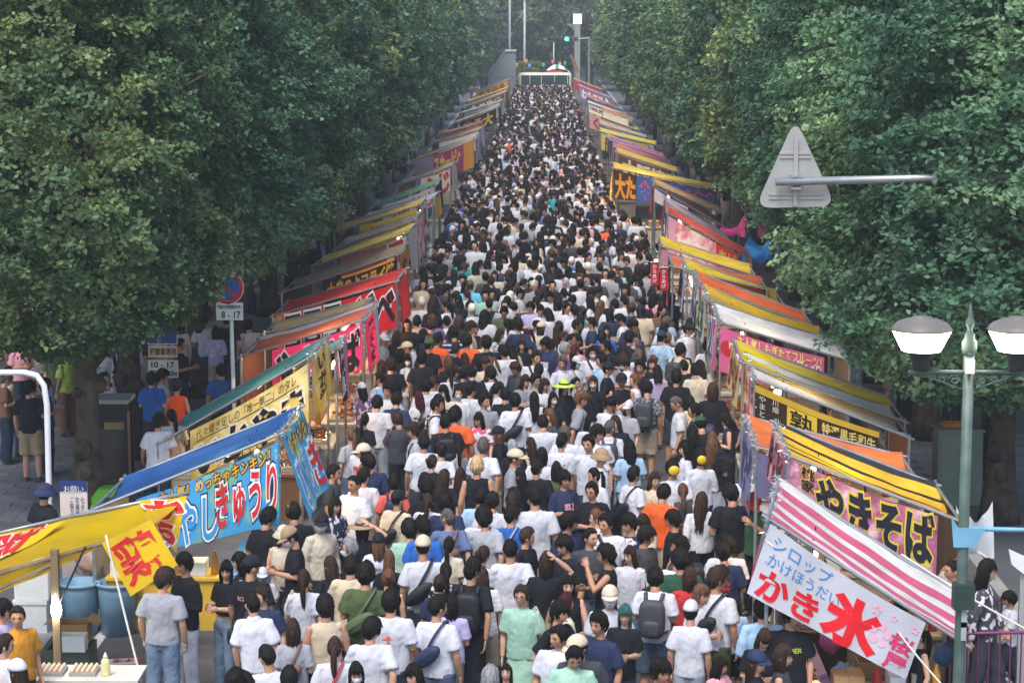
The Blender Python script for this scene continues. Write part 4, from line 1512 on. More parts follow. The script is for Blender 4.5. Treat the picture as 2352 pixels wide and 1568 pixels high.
stall('awning', 'small teal topped stall with silver tinsel behind the gold squid banner', -1, (772, 800), (676, 842), 2.45, 1.2,
      [(1, '#7aa8a4')], None, dict(mat=bannercloth('#2a2f3a'), h=0.95, fields=[(0.5, bannercloth('#2a2f3a')), (1, bannercloth('#c98aa8'))], texts=[('焼鳥', (0.15, 0.1, 0.45, 0.9), [(0.05, W_)], dict(vertical=True))]), 2, 23)
stall('pinknoodle', 'salmon roofed fried noodle stall with a hot pink banner', -1, (832, 735), (553, 819), 2.65, 2.2,
      [(1, '#bf7058'), (1, '#bb6a52'), (.25, '#cfc9c0')],
      dict(mat=bannercloth('#e63a7c'), h=0.82, span=(0.26, 1.0), gap=0.05, wave=0.012, texts=[('やきそば', (0.04, 0.12, 0.97, 0.95), [(0.10, '#f3e9ee'), (0.05, '#16141a')])]),
      dict(mat=bannercloth('#e63a7c'), h=0.95, fields=[(0.75, bannercloth('#e63a7c')), (1, bannercloth('#6ab0d0'))], texts=[('焼そば', (0.2, 0.08, 0.6, 0.9), [(0.06, '#1a1a22')], dict(vertical=True))]), 2, 24)
stall('tan', 'tan roofed stall between the hot pink noodle stall and the red stall', -1, (836, 706), (607, 765), 2.5, 1.3, [(1, '#b59a6a'), (1, '#bda274')], None, None, 2, 25)
stall('red', 'bright red roofed stall with a red banner of black writing', -1, (910, 646), (626, 726), 2.65, 2.2,
      [(1, '#c23a38'), (1, '#b93532')],
      dict(mat=bannercloth('#c81f2a'), h=0.90, span=(0.08, 1.0), gap=0.03, wave=0.010, texts=[('コロコ', (0.03, 0.1, 0.50, 0.92), [(0.10, '#eef2f4'), (0.05, '#141a2a')]), ('どべ', (0.66, 0.08, 0.98, 0.86), [(0.10, '#eef2f4'), (0.05, '#141a2a')])]),
      dict(mat=bannercloth('#b92a30'), h=0.9), 1, 26)
stall('hormone', 'khaki roofed stall with a black banner of yellow writing', -1, (912, 584), (647, 672), 2.65, 2.3,
      [(1, '#9a8560'), (1, '#a08b66')],
      dict(mat=bannercloth('#1e1a18'), h=0.85, span=(0.36, 1.0), gap=0.04, wave=0.010, patches=[((0.25, 0.0, 0.97, 0.07), '#e0a22a', 0.01)], texts=[('大自のよフライ焼', (0.06, 0.11, 0.96, 0.52), [(0.05, '#e0a22a')])]),
      dict(mat=bannercloth('#d08a2a'), h=0.9, texts=[('焼', (0.3, 0.2, 0.7, 0.8), [(0.04, '#2a1a10')])]), 1, 27)
stall('squidred', 'yellow edged stall with a white curtain and a red squid shape', -1, (934, 536), (718, 612), 2.65, 2.3, [(1, '#c4ab4a'), (1, '#c9b050')],
      dict(mat=bannercloth('#d6d2cc'), h=0.75, span=(0.3, 1.0), fields=[(0.7, bannercloth('#b8605e')), (1, bannercloth('#d6d2cc'))], texts=[('ス', (0.72, 0.1, 0.96, 0.9), [(0.06, '#b82a34')])]), dict(mat=bannercloth('#d8d4d0'), h=1.0), 1, 28)
stall('sand', 'sand coloured roof stall with a pink checked valance', -1, (950, 506), (770, 572), 2.65, 2.4, [(1, '#b59c74'), (1, '#c0a882')], None, dict(mat=FLORAL, h=1.1), 1, 29)
stall('corn', 'yellow roofed stall with an orange and yellow lettered banner', -1, (962, 472), (768, 532), 2.65, 2.4, [(1, '#cda53a'), (1, '#d0aa44')],
      dict(mat=bannercloth('#d8c03a'), h=0.75, span=(0.3, 0.98), texts=[('じゃがバターとうもろこし', (0.03, 0.15, 0.97, 0.6), [(0.05, '#d0582a')])]), dict(mat=bannercloth('#d9d4d2'), h=0.9, texts=[('ス', (0.3, 0.2, 0.7, 0.8), [(0.06, '#b82a34')])]), 1, 30)
stall('whitetop', 'white roofed stall beside the green roofed candied strawberry stall', -1, (994, 456), (826, 508), 2.65, 2.3, [(1, '#c9ccd2'), (1, '#c3c6cc')], None, dict(mat=bannercloth('#d9b04a'), h=0.6), 1, 31)
stall('strawberry', 'green roofed stall with a white banner of red writing', -1, (998, 424), (850, 478), 2.7, 2.3, [(.5, '#d0d3d4'), (1, '#4f9a62'), (1, '#539c66')],
      dict(mat=bannercloth('#d9d8d8'), h=0.6, span=(0.2, 1), texts=[('りんごあめ', (0.15, 0.15, 0.95, 0.9), [(0.05, '#c8343a')])]), dict(mat=bannercloth('#2a2f36'), h=0.9), 1, 32)
stall('cream', 'cream roofed stall with big red writing beyond the green roofed stall', -1, (1034, 383), (912, 426), 2.65, 2.5, [(1, '#b7a78c'), (1, '#bdae94')],
      dict(mat=bannercloth('#d8d0c4'), h=0.8, span=(0.45, 1), texts=[('ふじ', (0.1, 0.1, 0.95, 0.95), [(0.06, '#b8302e')])]), dict(mat=bannercloth('#d8c8bc'), h=0.9), 1, 33)
stall('purple', 'orange roofed stall with a purple banner of gold writing', -1, (1088, 318), (955, 366), 2.75, 2.6, [(1, '#d98a4a'), (1, '#e0a466')],
      dict(mat=bannercloth('#8f3a5c'), h=1.15, fields=[(0.3, bannercloth('#8a8298')), (0.82, bannercloth('#8f3a5c')), (1, bannercloth('#c9883a'))], texts=[('スカーピヘ', (0.32, 0.12, 0.80, 0.75), [(0.06, '#cfa94a')])]), dict(mat=bannercloth('#c9b0b8'), h=1.0), 1, 34)
FAR_L = [
    ((1102, 298), (992, 330), '#d0a070', '#cfd6da', '', '', 'peach roofed stall with a white panel'),
    ((1101, 284), (1000, 313), '#b0685c', '#c98a6a', '', '', 'brick red roofed stall'),
    ((1142, 246), (1041, 284), '#b7a98e', '#23262a', 'やる大', '#d9b52e', 'beige roofed stall with a black banner of yellow writing'),
    ((1150, 233), (1055, 262), '#a9b4b4', '#d9cfc0', '', '', 'pale teal roofed stall'),
    ((1160, 212), (1059, 247), '#c4c6c0', '#5a5444', 'たこやき', '#d9d0a0', 'white edged stall with dark lettering'),
    ((1163, 203), (1070, 235), '#cfb24a', '#d08a3a', '', '', 'yellow roofed stall with an orange banner'),
    ((1167, 183), (1080, 214), '#dba83a', '#cf9a3a', 'カステラ', '#7a3a1a', 'golden roofed castella stall'),
]
for i, (fn, bn, rc, bc, tx, tc_, lab) in enumerate(FAR_L):
    stall(f'l{i}', lab + ' far along the cucumber side', -1, fn, bn, 2.65, 2.9, [(1, rc), (1, rc)],
          dict(mat=bannercloth(bc), h=0.85, span=(0.15, 0.98), texts=[(tx, (0.1, 0.12, 0.9, 0.9), [(0.05, tc_)])] if tx else []),
          dict(mat=bannercloth(bc), h=0.8), 0, 60 + i)

# ---- yellow sheeted stall at the corner by the white pipe gate: roof slopes towards the bridge
YT = mat('yellow_sheet', '#d2b012', rough=0.28, var=0.1, scale=1.5, bump=0.5, bscale=3.5, spec=0.5, trans=0.35)
t = thing('market_stall', 'yellow sheeted corner stall with a wooden post, a bare lamp and a red lettered flag', 'stall', at_y(125, 1500, 24.6) * Vector((1, 1, 0)) if False else (-5.5, 24.6, 0), 0, 'festival food stalls along the avenue')
O = Vector((-5.5, 24.6, 0))
P = lambda px, py, y: at_y(px, py, y) - O
a_, b_, c_, d_ = P(-110, 1248, 26.3), P(428, 1136, 26.3), P(285, 1232, 24.6), P(-110, 1338, 24.6)


def yroof(u, v):
    p = a_.lerp(b_, u).lerp(d_.lerp(c_, u), v)
    p.z += -0.13 * math.sin(PI * v) * (0.6 + 0.4 * math.sin(u * 9)) + 0.03 * noise.noise(Vector((u * 7, v * 3, 2)))
    return p


b = MB()
b.grid(yroof, 40, 14)
b.build('roof_sheet', YT, t, True)
e_, f_ = P(-110, 1338, 24.55), P(240, 1246, 24.55)
b = MB()
b.grid(lambda u, v: e_.lerp(f_, u) + Vector((0, -0.05 * math.sin(u * 12) * v, -0.34 * v * (1 - u) ** 0.7)), 24, 6)
b.build('flap', YT, t, True)
b = MB()
b.tube([P(140, 1196, 26.3) + Vector((0, 0, 0.03)), b_ + Vector((0.03, 0, 0.03))], 0.024, 10)
b.tube([P(-110, 1248, 26.3), P(140, 1196, 26.3) + Vector((0, 0, 0.03))], 0.02, 8)
b.build('rail', STEEL, t, True)
for p, q in (((-110, 1350), (275, 1236)), ((-60, 1380), (128, 1292))):
    b = MB()
    A1, B1 = P(p[0], p[1], 24.5), P(q[0], q[1], 24.5)
    b.tube([A1, A1.lerp(B1, 0.5) + Vector((0, 0, 0.01)), B1], 0.028, 6)
    b.build('beam', WOOD, t)
pt = P(125, 1262, 24.45)
b = MB()
b.box((pt.x, pt.y, pt.z / 2), (0.085, 0.085, pt.z))
b.build('post', WOOD, t)
b = MB()
s0, s1 = P(196, 1255, 24.42), P(130, 1400, 24.42)
b.tube([s0, s1], 0.012, 6)
b.build('brace', plain('brace_black', '#1d1d1d'), t)
b = MB()
lp = P(129, 1399, 24.34)
b.ellipsoid(lp, (0.062, 0.062, 0.11), 14, 10)
lb = b.build('light_bulb', BULBW, t, True)
b = MB()
b.lathe([(0.03, 0.0), (0.03, 0.07), (0.012, 0.09)], lp + Vector((0, 0, 0.10)), 10)
b.build('socket', plain('socket_white', '#d8d8d4'), lb)
YB, RB = bannercloth('#d8b31e'), '#c41f22'


def quadfn(p00, p10, p11, p01, wv=0.03, sd=0.0):
    nrm = (p10 - p00).cross(p01 - p00).normalized()
    if nrm.y > 0:
        nrm = -nrm

    def fn(u, v, off=0.0):
        p = p00.lerp(p10, u).lerp(p01.lerp(p11, u), v)
        return p + nrm * (off + wv * math.sin(u * 5 + v * 3 + sd))
    return fn


fl = quadfn(P(233, 1246, 24.3), P(347, 1192, 24.5), P(408, 1297, 24.4), P(300, 1369, 24.2), 0.03, 1)
b = MB()
b.grid(fl, 20, 20)
fo = b.build('flag', YB, t, True)
obj('lettering', letter_mesh('lettering', '鶏', fl, (0.10, 0.10, 0.92, 0.88), [(0.018, print_mat(RB))]), fo)
fb = quadfn(P(322, 1150, 26.1), P(430, 1140, 26.1), P(404, 1268, 25.9), P(366, 1226, 25.9), 0.04, 2)
b = MB()
b.grid(fb, 14, 16)
fo = b.build('flag', YB, t, True)
obj('lettering', letter_mesh('lettering', 'から', fb, (0.08, 0.05, 0.95, 0.95), [(0.12, print_mat('#e6e0d0')), (0.06, print_mat(RB))], vertical=True), fo)
fc = quadfn(P(-60, 1240, 26.0), P(150, 1200, 26.0), P(82, 1240, 25.6), P(-60, 1322, 25.4), 0.03, 3)
b = MB()
b.grid(fc, 14, 10)
fo = b.build('flag', YB, t, True)
obj('lettering', letter_mesh('lettering', '揚げ', fc, (0.05, 0.05, 0.80, 0.95), [(0.12, print_mat('#e6e0d0')), (0.08, print_mat(RB))]), fo)
# ------------------------------------------------------------------ the crowd
from mathutils.bvhtree import BVHTree
CN = {'W': ('white', '#c6c8d1'), 'K': ('black', '#202126'), 'N': ('navy', '#2b3450'), 'G': ('grey', '#8b8e95'), 'LG': ('light grey', '#9b9da5'), 'CH': ('charcoal', '#404248'),
      'BE': ('beige', '#c9baa0'), 'CR': ('cream', '#c3baa8'), 'OL': ('olive', '#4d5a3b'), 'GR': ('dark green', '#2f5140'), 'MI': ('mint', '#97bdaa'), 'LB': ('pale blue', '#9bb8d3'), 'BL': ('blue', '#2f62ae'),
      'SB': ('slate blue', '#5f6e93'), 'CY': ('cyan', '#69bedb'), 'TE': ('teal', '#2f9c9c'), 'LV': ('lavender', '#aea4cc'), 'PU': ('purple', '#735a88'), 'PK': ('pink', '#d497a5'), 'RD': ('red', '#b53838'),
      'CO': ('coral', '#d5604f'), 'OR': ('orange', '#d9602f'), 'MU': ('mustard', '#be842a'), 'YE': ('lime yellow', '#b9cf5a'), 'BR': ('brown', '#74523f'), 'DE': ('denim blue', '#6f8299'), 'MA': ('mauve', '#9a8389'), 'TN': ('tan', '#9a8468'), 'SI': ('silver', '#b5b8bc'), 'HV': ('orange', '#e8551f')}
HCOL = {'k': ('black', '#16130f'), 'n': ('brown', '#33241c'), 'h': ('light brown', '#5f4330'), 'g': ('grey', '#7d7d80'), 'w': ('blond', '#bba37c'), 'r': ('burgundy', '#42181a'), 'e': ('teal', '#2f5a5c'), 'a': ('ash', '#5a5450'), 's': ('silver grey', '#8d969c')}
HKIND = {'s': ('short', 'short {} hair'), 'c': ('crew', 'cropped {} hair'), 'm': ('mop', 'fringed {} hair'), 'x': ('tousle', 'tousled {} hair'), 'b': ('bob', '{} bob'), 'L': ('long', 'long {} hair'), 'd': ('medium', 'shoulder length {} hair'),
         'y': ('ponytail', '{} ponytail'), 'u': ('bun', '{} bun'), 'z': ('balding', 'thinning {} hair')}
TKIND = {'t': ('tee', 't-shirt'), 'l': ('long', 'long sleeved shirt'), 'k': ('tank', 'sleeveless top'), 'p': ('polo', 'polo shirt'), 'c': ('crop', 'cropped top')}
BKIND = {'tr': 'trousers', 'sh': 'shorts', 'wi': 'wide', 'sk': 'skirt'}
BNAME = {'tr': 'trousers', 'sh': 'shorts', 'wi': 'wide trousers', 'sk': 'skirt'}
FACE = {'f': 0, 'b': 180, 'l': -90, 'r': 90, 'fl': -42, 'fr': 42, 'bl': -138, 'br': 138}
REG = {1: (0, 1010.6, .3556), 2: (781, 1010.6, .3556), 3: (1562, 1010.6, .3556), 4: (0, 551.2, .3516), 5: (781, 551.2, .3516), 6: (1562, 551.2, .3516)}


def pattern_mat(name, build):
    m = CLOTH.copy()
    m.name = name
    nt = m.node_tree
    pr = next(n for n in nt.nodes if n.type == 'BSDF_PRINCIPLED')
    src = pr.inputs['Base Color'].links[0].from_socket
    tc = next(n for n in nt.nodes if n.type == 'TEX_COORD')
    fac, col2 = build(nt, tc)
    mx = nt.nodes.new('ShaderNodeMix')
    mx.data_type = 'RGBA'
    nt.links.new(fac, mx.inputs['Factor'])
    nt.links.new(src, mx.inputs['A'])
    mx.inputs['B'].default_value = hx(col2)
    nt.links.new(mx.outputs['Result'], pr.inputs['Base Color'])
    return m


def _stripe(freq, duty, col):
    def f(nt, tc):
        s = nt.nodes.new('ShaderNodeSeparateXYZ')
        nt.links.new(tc.outputs['Object'], s.inputs[0])
        a = nt.nodes.new('ShaderNodeMath')
        a.operation = 'MULTIPLY'
        a.inputs[1].default_value = freq
        nt.links.new(s.outputs['Z'], a.inputs[0])
        b = nt.nodes.new('ShaderNodeMath')
        b.operation = 'FRACT'
        nt.links.new(a.outputs[0], b.inputs[0])
        c = nt.nodes.new('ShaderNodeMath')
        c.operation = 'LESS_THAN'
        c.inputs[1].default_value = duty
        nt.links.new(b.outputs[0], c.inputs[0])
        return c.outputs[0], col
    return f


def _blotch(scale, lo, hi, col):
    def f(nt, tc):
        n = nt.nodes.new('ShaderNodeTexNoise')
        n.inputs['Scale'].default_value = scale
        n.inputs['Detail'].default_value = 1
        nt.links.new(tc.outputs['Object'], n.inputs['Vector'])
        r = nt.nodes.new('ShaderNodeMapRange')
        r.inputs['From Min'].default_value = lo
        r.inputs['From Max'].default_value = hi
        nt.links.new(n.outputs['Fac'], r.inputs['Value'])
        return r.outputs['Result'], col
    return f


def _plaid(nt, tc):
    s = nt.nodes.new('ShaderNodeTexChecker')
    s.inputs['Scale'].default_value = 22
    nt.links.new(tc.outputs['Object'], s.inputs['Vector'])
    return s.outputs['Fac'], '#8a8d94'


PATT = {'stripe': (pattern_mat('striped_cloth', _stripe(17, 0.5, '#e0e0dc')), 'striped'), 'bluestripe': (pattern_mat('blue_striped_cloth', _stripe(11, 0.3, '#b9cbe4')), 'blue striped'),
        'floral': (pattern_mat('floral_cloth', _blotch(13, 0.55, 0.6, '#cfc6c8')), 'patterned'), 'pinkfloral': (pattern_mat('pink_floral_cloth', _blotch(11, 0.52, 0.57, '#d0506e')), 'pink flowered'),
        'plaid': (pattern_mat('plaid_cloth', _plaid), 'plaid')}


class Pers:
    pass


PEOPLE = []


def spec(reg, text):
    ox, oy, k = REG[reg]
    for ln in text.strip().splitlines():
        w = ln.split()
        if not w:
            continue
        p = Pers()
        p.px, p.py = ox + float(w[0]) * k, oy + float(w[1]) * k
        p.face = w[2]
        p.top, p.tc = w[3].split(':')
        p.hair, p.hc = w[4][0], w[4][1]
        p.ex = dict((x.split('=') + ['1'])[:2] for x in w[5:])
        p.xy = None
        PEOPLE.append(p)


spec(2, '''
150 90 l t:BR sk cap=CR
210 150 b t:N mk
330 285 b t:CO sk pack=N
160 240 b l:W sk
365 390 br t:BE ck cap=K sling=K
515 20 b t:W sk
600 150 br t:K un hold
625 75 b t:W uk
760 60 bl t:G yk
925 50 b t:W ma
1115 50 b t:K Ls print=△
1240 40 b k:BE Ln
890 175 b k:K xw h=1.04
650 250 b t:K Ln
745 235 b t:W Ln
545 400 b t:W yn
555 315 b t:K mk
700 415 b t:N mk print=4
880 370 b t:LB sk
970 405 b t:W xk
1100 400 b t:N bn
1160 235 b t:K Lk
1290 185 b t:K sk
1380 200 b t:OL bk
1475 265 fr t:N mk hd one print=■:PK
1275 105 b t:W bk
1690 115 r t:W sn stripe bucket=TN
1430 20 b t:W sk print=X
1635 25 f t:W sk hr h=1.05
1870 60 b t:LB dk
1655 240 fl l:W yk
1810 195 r t:LB sk cap=K child
1905 235 br t:W sk sling=K
2000 265 f t:BE Ln hl
2060 345 br t:OR sk
1615 335 f t:K sk glasses hr h=1.05
2160 190 b t:W sk facemask
695 510 b t:SB za sling=BR h=1.03
155 575 b t:K bn straw=TN raise
250 665 b t:W Lh cap=K print=ESSENTIALS
60 710 l t:K sg mask
530 575 b t:BL xk h=1.03
440 590 b t:MI mk
540 700 b t:W ck cap=BE sling=K h=1.05
700 690 b t:CR yk tote=CR
970 515 b t:LG xk h=1.03
890 500 b t:W mk sling=K
1130 500 b t:BL mk print=炎:OR sling=LG
1262 375 b t:W sk h=1.1 tote=K
1500 535 fr t:N mk h=1.02
1740 545 f t:W sk hr h=1.04 sling=K
1885 545 l t:N mk floral
1950 630 fr t:CH mk hl
1985 530 fl l:CR bn phone mask
2140 515 l t:K mk glasses
2165 690 l t:GR xk pack=K one
1640 640 f t:CH ck hl
1480 690 fl t:K mk one hl
1710 750 l k:K xk drink
1865 745 f t:W Ln hr hand=K bot=tr:DE
1115 715 b t:W ck h=1.04
905 745 br t:W un
690 865 b t:K yk floral
640 935 b t:N un pack=N
830 850 b t:K xk pack=K h=1.06
955 890 b t:W Ln stripe
1280 800 b t:K bn raise h=1.0
290 780 b t:K Lh
45 825 b t:BE sk
140 880 b t:OL xk sling=OL h=1.04
280 905 b k:K uh
1190 1000 f t:MI un glasses green tote=SI hc h=.98 stand
350 1050 b t:W mk print=✿:CO h=1.04
640 1080 b t:W sk sling=N h=1.05
705 1065 b t:LV bk
1480 945 f k:K Lk hd
1455 1060 r t:CR Lr hold
1400 1120 fr t:K mk hd
1735 1020 f t:W mk cap=CR mask
1800 1130 f t:K de
1680 1190 fl t:N xk h=1.04
1385 1270 f t:W sk hr
2030 900 b t:W mk pack=CH
205 1240 b t:W mk
1470 1390 f t:MI sk hd
1595 1350 f l:CH mk cap=BE glasses
140 1510 f t:CH dk glasses mask
515 1530 f t:W dk hr
930 1550 b t:G xg
1080 1510 f t:K Lk child hu
2080 1500 fr t:K mk
2150 770 b t:W sk
''')
spec(1, '''
1435 840 fl c:K bk hand=K hold bot=tr:DE
1545 790 l k:K dk
1630 820 b t:K ck cap=K print=8CUPIDO:PK bot=sh:G h=1.04
1690 1060 b p:W zk h=1.04
1035 900 b t:LG mn bot=tr:DE h=1.04
1185 800 fl l:K mk bot=tr:W hold h=1.02
1650 710 b t:GR ck cap=BL child
1815 620 f k:CR bn bucket=CR mask hold
1905 620 l t:K sk cap=TN mask h=1.03
2050 540 fr l:CR sk cap=K mask h=1.03
1700 870 f t:W ck cap=W child
1960 900 b t:W yn tote=CR bot=sk:CH
1725 510 br t:K xk h=1.04
1900 470 b t:K mk
2150 430 fr t:N bk floral
1895 1240 b t:LG bn sling=BR
1810 1400 b t:W ck h=1.03
1500 1570 b t:W mk
1640 1580 b t:CH mk
1870 1545 b t:W mk
2155 1345 b t:W yn sling=RD
2110 1080 b k:BE mk
2120 820 bl t:K Ln
''')
spec(3, '''
25 60 l t:W dk
215 40 b t:K Lh
145 120 b l:W xk facemask
150 400 b l:W Ln
320 350 b t:K mk h=1.03
415 235 f t:W mk cap=W mask child
490 390 fl t:GR mk cap=RD phone
275 690 b t:W sk
345 730 b t:N xk print=祭:RD h=1.04
215 900 br t:W xn sling=K bot=tr:OL h=1.05
20 780 b t:GR xk
35 890 b t:RD bn
110 1000 fr t:W dh
345 1080 b t:LB mk child
530 1100 b l:LB mk
525 1180 fr t:W mk cap=K child
690 1150 f t:K mk hl print=UNDER:YE
490 1270 f t:K dn hd hold
515 1430 r t:K dn cap=N
665 1400 r k:CH bn hd
250 1470 fr t:PK dk child
''')
spec(5, '''
610 160 b t:W xk h=1.02
680 215 b l:K yk bot=wi:CR
745 225 b t:W un
800 255 f t:W sk glasses hl
850 320 b t:CY mk cap=OL
950 235 b t:CH sk h=1.03
975 350 b p:K xk h=1.12 bot=tr:TN
830 345 b t:W sn print=✿:RD bot=tr:N
1150 560 b t:N mk h=1.08
1070 485 f t:OL mk
1250 465 f t:LV dk hl
1310 480 fr t:W dk tote=CH
1420 600 b t:K Ln
1360 670 f t:CH xk cap=K mask print=♣:YE
1390 260 f t:K sk hr h=1.05
1475 270 fl t:W dk cap=W
1565 280 f k:K Lh hl
1650 345 fl t:CR sk glasses phone
1500 395 f t:W mk
1900 265 f t:W cn sling=K hr
1840 150 f l:MI xk mask hl h=1.03
1735 200 f t:W mk mask
2005 190 b t:K mk
2020 90 b t:CY xk h=1.05
755 615 b t:N xk bluestripe h=1.05
840 665 b t:OR xk h=1.02
970 680 b t:K mk h=1.03
1080 730 b t:W mk
1160 835 fl t:CH xn
1250 775 f t:W sk hl sling=K
1270 920 f l:G xk
1530 805 f t:W dk cap=W mask sling=G
1640 740 f t:W xk mask sling=K
1580 605 bl t:TE cn child
1730 605 f t:BL bk hu
1700 470 br k:W dh stripe
1465 720 r t:PU sg h=1.03
1970 490 b k:BE xk cap=K
2160 400 b t:N sk
1920 690 l t:CH sa mask
1845 780 b t:MA dn
1840 925 f k:K ck cap=K h=1.02
1745 850 r t:K sk cap=K h=1.02
1955 835 fl t:K xk hl h=1.04
2000 970 b t:CH sk plaid pack=CH h=1.06
1490 965 fr t:K dn straw=YE
1570 1040 r t:G mh h=1.05
1410 1040 f t:K Lk mask hl
1740 1075 f t:W mk glasses hr
1860 1100 fl t:LG dk cap=W raise
1285 1040 b t:W Lk
1150 1060 b t:W sk sling=K h=1.02
1060 1015 b t:K mk
940 1060 f t:G xk hl
515 1040 b t:W dr print=Michelle sling=K
370 1050 b p:N sk h=1.05
545 775 b t:K xk h=1.05
445 790 fr t:W dk mask
265 830 bl k:K bn raise
300 650 fr t:G yn cap=W
605 540 f t:PU mh hl print=Suny:YE
505 550 br l:CR Lk one
440 550 f t:K mk
450 375 fr l:CR bn cap=CR hl
255 500 br t:PK uk
230 620 fl k:PU dk
360 640 br t:K dn
580 690 b t:K mk cap=OL
720 1190 b t:K sk pack=K h=1.03
765 1150 b t:OR xk h=1.06
910 1170 f t:W dk pinkfloral hr
1340 1195 b t:W sk
1640 1190 f t:W dk mask hl
1820 1200 f t:K Ln mask hr
1650 1270 f t:W mk hl h=1.05
1465 1275 b t:W xa
120 1180 b t:K yk
175 980 b t:PU dk floral cap=W
250 1070 b t:W mk floral
300 990 f t:W xk
560 960 b t:W mk
640 1060 bl t:K dk floral
690 1000 f t:CR dk mask
770 1010 f t:W yk mask
850 990 b t:W uk
2090 640 b t:LB mk cap=N
2120 600 r t:LB xk
2060 860 b k:LV dk
2190 900 b t:K mk h=1.04
1980 390 b t:K xk pack=K
2040 400 b t:PK yk
1700 640 b t:K sk
1040 90 b t:W xk
1060 50 b t:N mk
940 60 b t:W xk
880 110 f t:W dk hl
1240 150 b t:W uk
1100 90 b t:W xn
1190 60 b t:K mk
1000 980 b t:W yk
1400 190 f t:K mk
720 880 b t:W yk
800 880 b t:K uk
1200 930 f t:G dn hl
1340 950 f t:W dn hl
1560 160 f t:K mk
1620 90 f t:W mk
1460 160 f t:LG dk
1700 160 b t:K mk
1250 260 f t:K mk cap=K
960 300 b t:K mk
1590 480 f t:LB xg h=1.02
1540 470 b t:W mk
1540 560 r t:K sk
1880 640 b t:K mk
''')
# along the pavement behind the cucumber and squid stalls
spec(4, '''
200 1020 b t:K mk bot=sh:TN one h=1.02
60 920 br t:BE dk bot=tr:DE
30 960 r t:BR uh
145 720 fr t:PK xn
230 690 f l:LG dn floral hu
365 760 f t:OL bn bucket=TN
430 790 bl t:YE xk bot=tr:BR
670 950 f l:W uk pinkfloral
690 730 b t:W mk bot=tr:LG
800 770 r t:K yk
765 730 b l:W sk
1000 960 b t:BL mk
1060 940 r t:W mk
1140 960 b k:HV mk cap=N bot=tr:K
1150 1160 b t:W yk
1020 1190 b t:W mk
1195 730 r t:K sk
1410 640 b l:LV bk floral
1440 860 b t:BL xk
1350 560 b t:W mk
1190 600 b k:W bk
1480 560 b t:K mk
1650 560 b t:W sk
1850 40 b t:LB mk
1900 70 b l:K mk
640 660 b t:W sk
860 730 b t:W dk
300 1000 br t:CH mk
''')
spec(6, '''
1155 560 l t:W cn hold
1400 640 f t:OL mk bot=sh:TN
1480 770 br t:W dk pack=K bot=wi:K
1780 830 f l:W dk floral bot=tr:K
2040 1150 l t:K mk bot=tr:K
60 510 fl t:W mk cap=BE
50 590 fr t:W xk cap=K
120 560 b t:W xk sling=K
30 830 b t:K uk
100 860 b t:CR mk
170 700 b t:W yk
150 830 b t:LG dk
215 990 b p:K bn h=1.03
70 1060 b t:BE bk
170 1210 b t:K mk cap=GR
330 1170 l k:N dk
380 1190 l k:N yk child
60 1290 b t:K Lk
220 1310 b t:K Lh
1070 460 f t:W mk
1270 380 b t:N mk
''')
spec(3, '''
1560 1270 l k:K yk h=0.84
1450 730 l t:K mk cap=RD
1765 850 l t:W ck raise
1970 860 r l:CH dk floral h=1.03
2130 1020 l t:W mk child
''')
spec(1, '''
112 1140 fr t:MU cn
35 1330 br t:W yn floral
110 1500 l t:W dn cap=W
270 400 br t:K mk bucket=N
20 1120 r t:LV mk
''')

# positions of the specified people
for p in PEOPLE:
    p.female = p.hair in 'bLdyu' and p.top != 'p'
    h = float(p.ex.get('h', 0.94 if p.female else 1.0)) * (1 + 0.018 * float(RNG.normal()))
    if 'child' in p.ex:
        h = 0.74
    p.sc = h
    q = at_z(p.px, p.py, 1.58 * h)
    p.xy = (q.x, q.y)
    p.main = True

# random people in the remaining gaps of the street, then the far crowd
def street_edges(y):
    xl = np.interp(y, [22, 27, 34, 40, 48, 55, 80, 92, 125, 190], [-3.6, -3.0, -3.15, -2.95, -2.8, -3.0, -3.0, -2.65, -2.4, -2.3])
    xr = np.interp(y, [22, 27, 34, 40, 48, 55, 67, 74, 90, 190], [2.0, 2.3, 2.75, 2.8, 2.85, 3.05, 3.05, 2.4, 2.5, 2.3])
    return xl, xr


cells = {}


def too_near(x, y, d):
    i, j = int(x // 1), int(y // 1)
    for a in (-1, 0, 1):
        for b in (-1, 0, 1):
            for (u, v) in cells.get((i + a, j + b), ()):
                if (u - x) ** 2 + ((v - y) * 0.9) ** 2 < d * d:
                    return True
    return False


def put(x, y):
    cells.setdefault((int(x // 1), int(y // 1)), []).append((x, y))


for p in PEOPLE:
    put(*p.xy)
fills = []
tries = 0
while tries < 26000:
    tries += 1
    y = 23.2 + 165 * RNG.random()
    xl, xr = street_edges(y)
    x = xl + (xr - xl) * RNG.random()
    nn = noise.noise(Vector((x * 0.9, y * 0.5, 3.0)))
    d = (0.66 if y < 38 else 0.52 if y < 60 else 0.55 if y < 90 else 0.60) * (1 + 0.38 * nn)
    if not too_near(x, y, d):
        put(x, y)
        fills.append((x, y))
for _ in range(900):                                        # strollers on the pavements by the first trees
    side = -1 if RNG.random() < 0.72 else 1
    y = 37 + 15 * RNG.random()
    x = side * (8.1 + 4.6 * RNG.random())
    if len([q for q in fills if abs(q[0]) > 6.4]) < 40 and not too_near(x, y, 0.75):
        put(x, y)
        fills.append((x, y))
fills.sort(key=lambda q: q[1])
WPICK = [('W', 33), ('K', 25), ('N', 8), ('G', 5), ('LG', 5), ('CH', 6), ('BE', 5), ('CR', 4), ('LB', 2), ('BL', 1), ('OL', 1.5), ('MI', 1), ('BR', 1.5), ('LV', 1), ('PK', 1), ('MU', .6), ('OR', .5), ('TE', .4), ('RD', .4), ('SB', 1)]
WK, WW = [a for a, _ in WPICK], np.array([b for _, b in WPICK], float)
WW /= WW.sum()
N_IND = 345
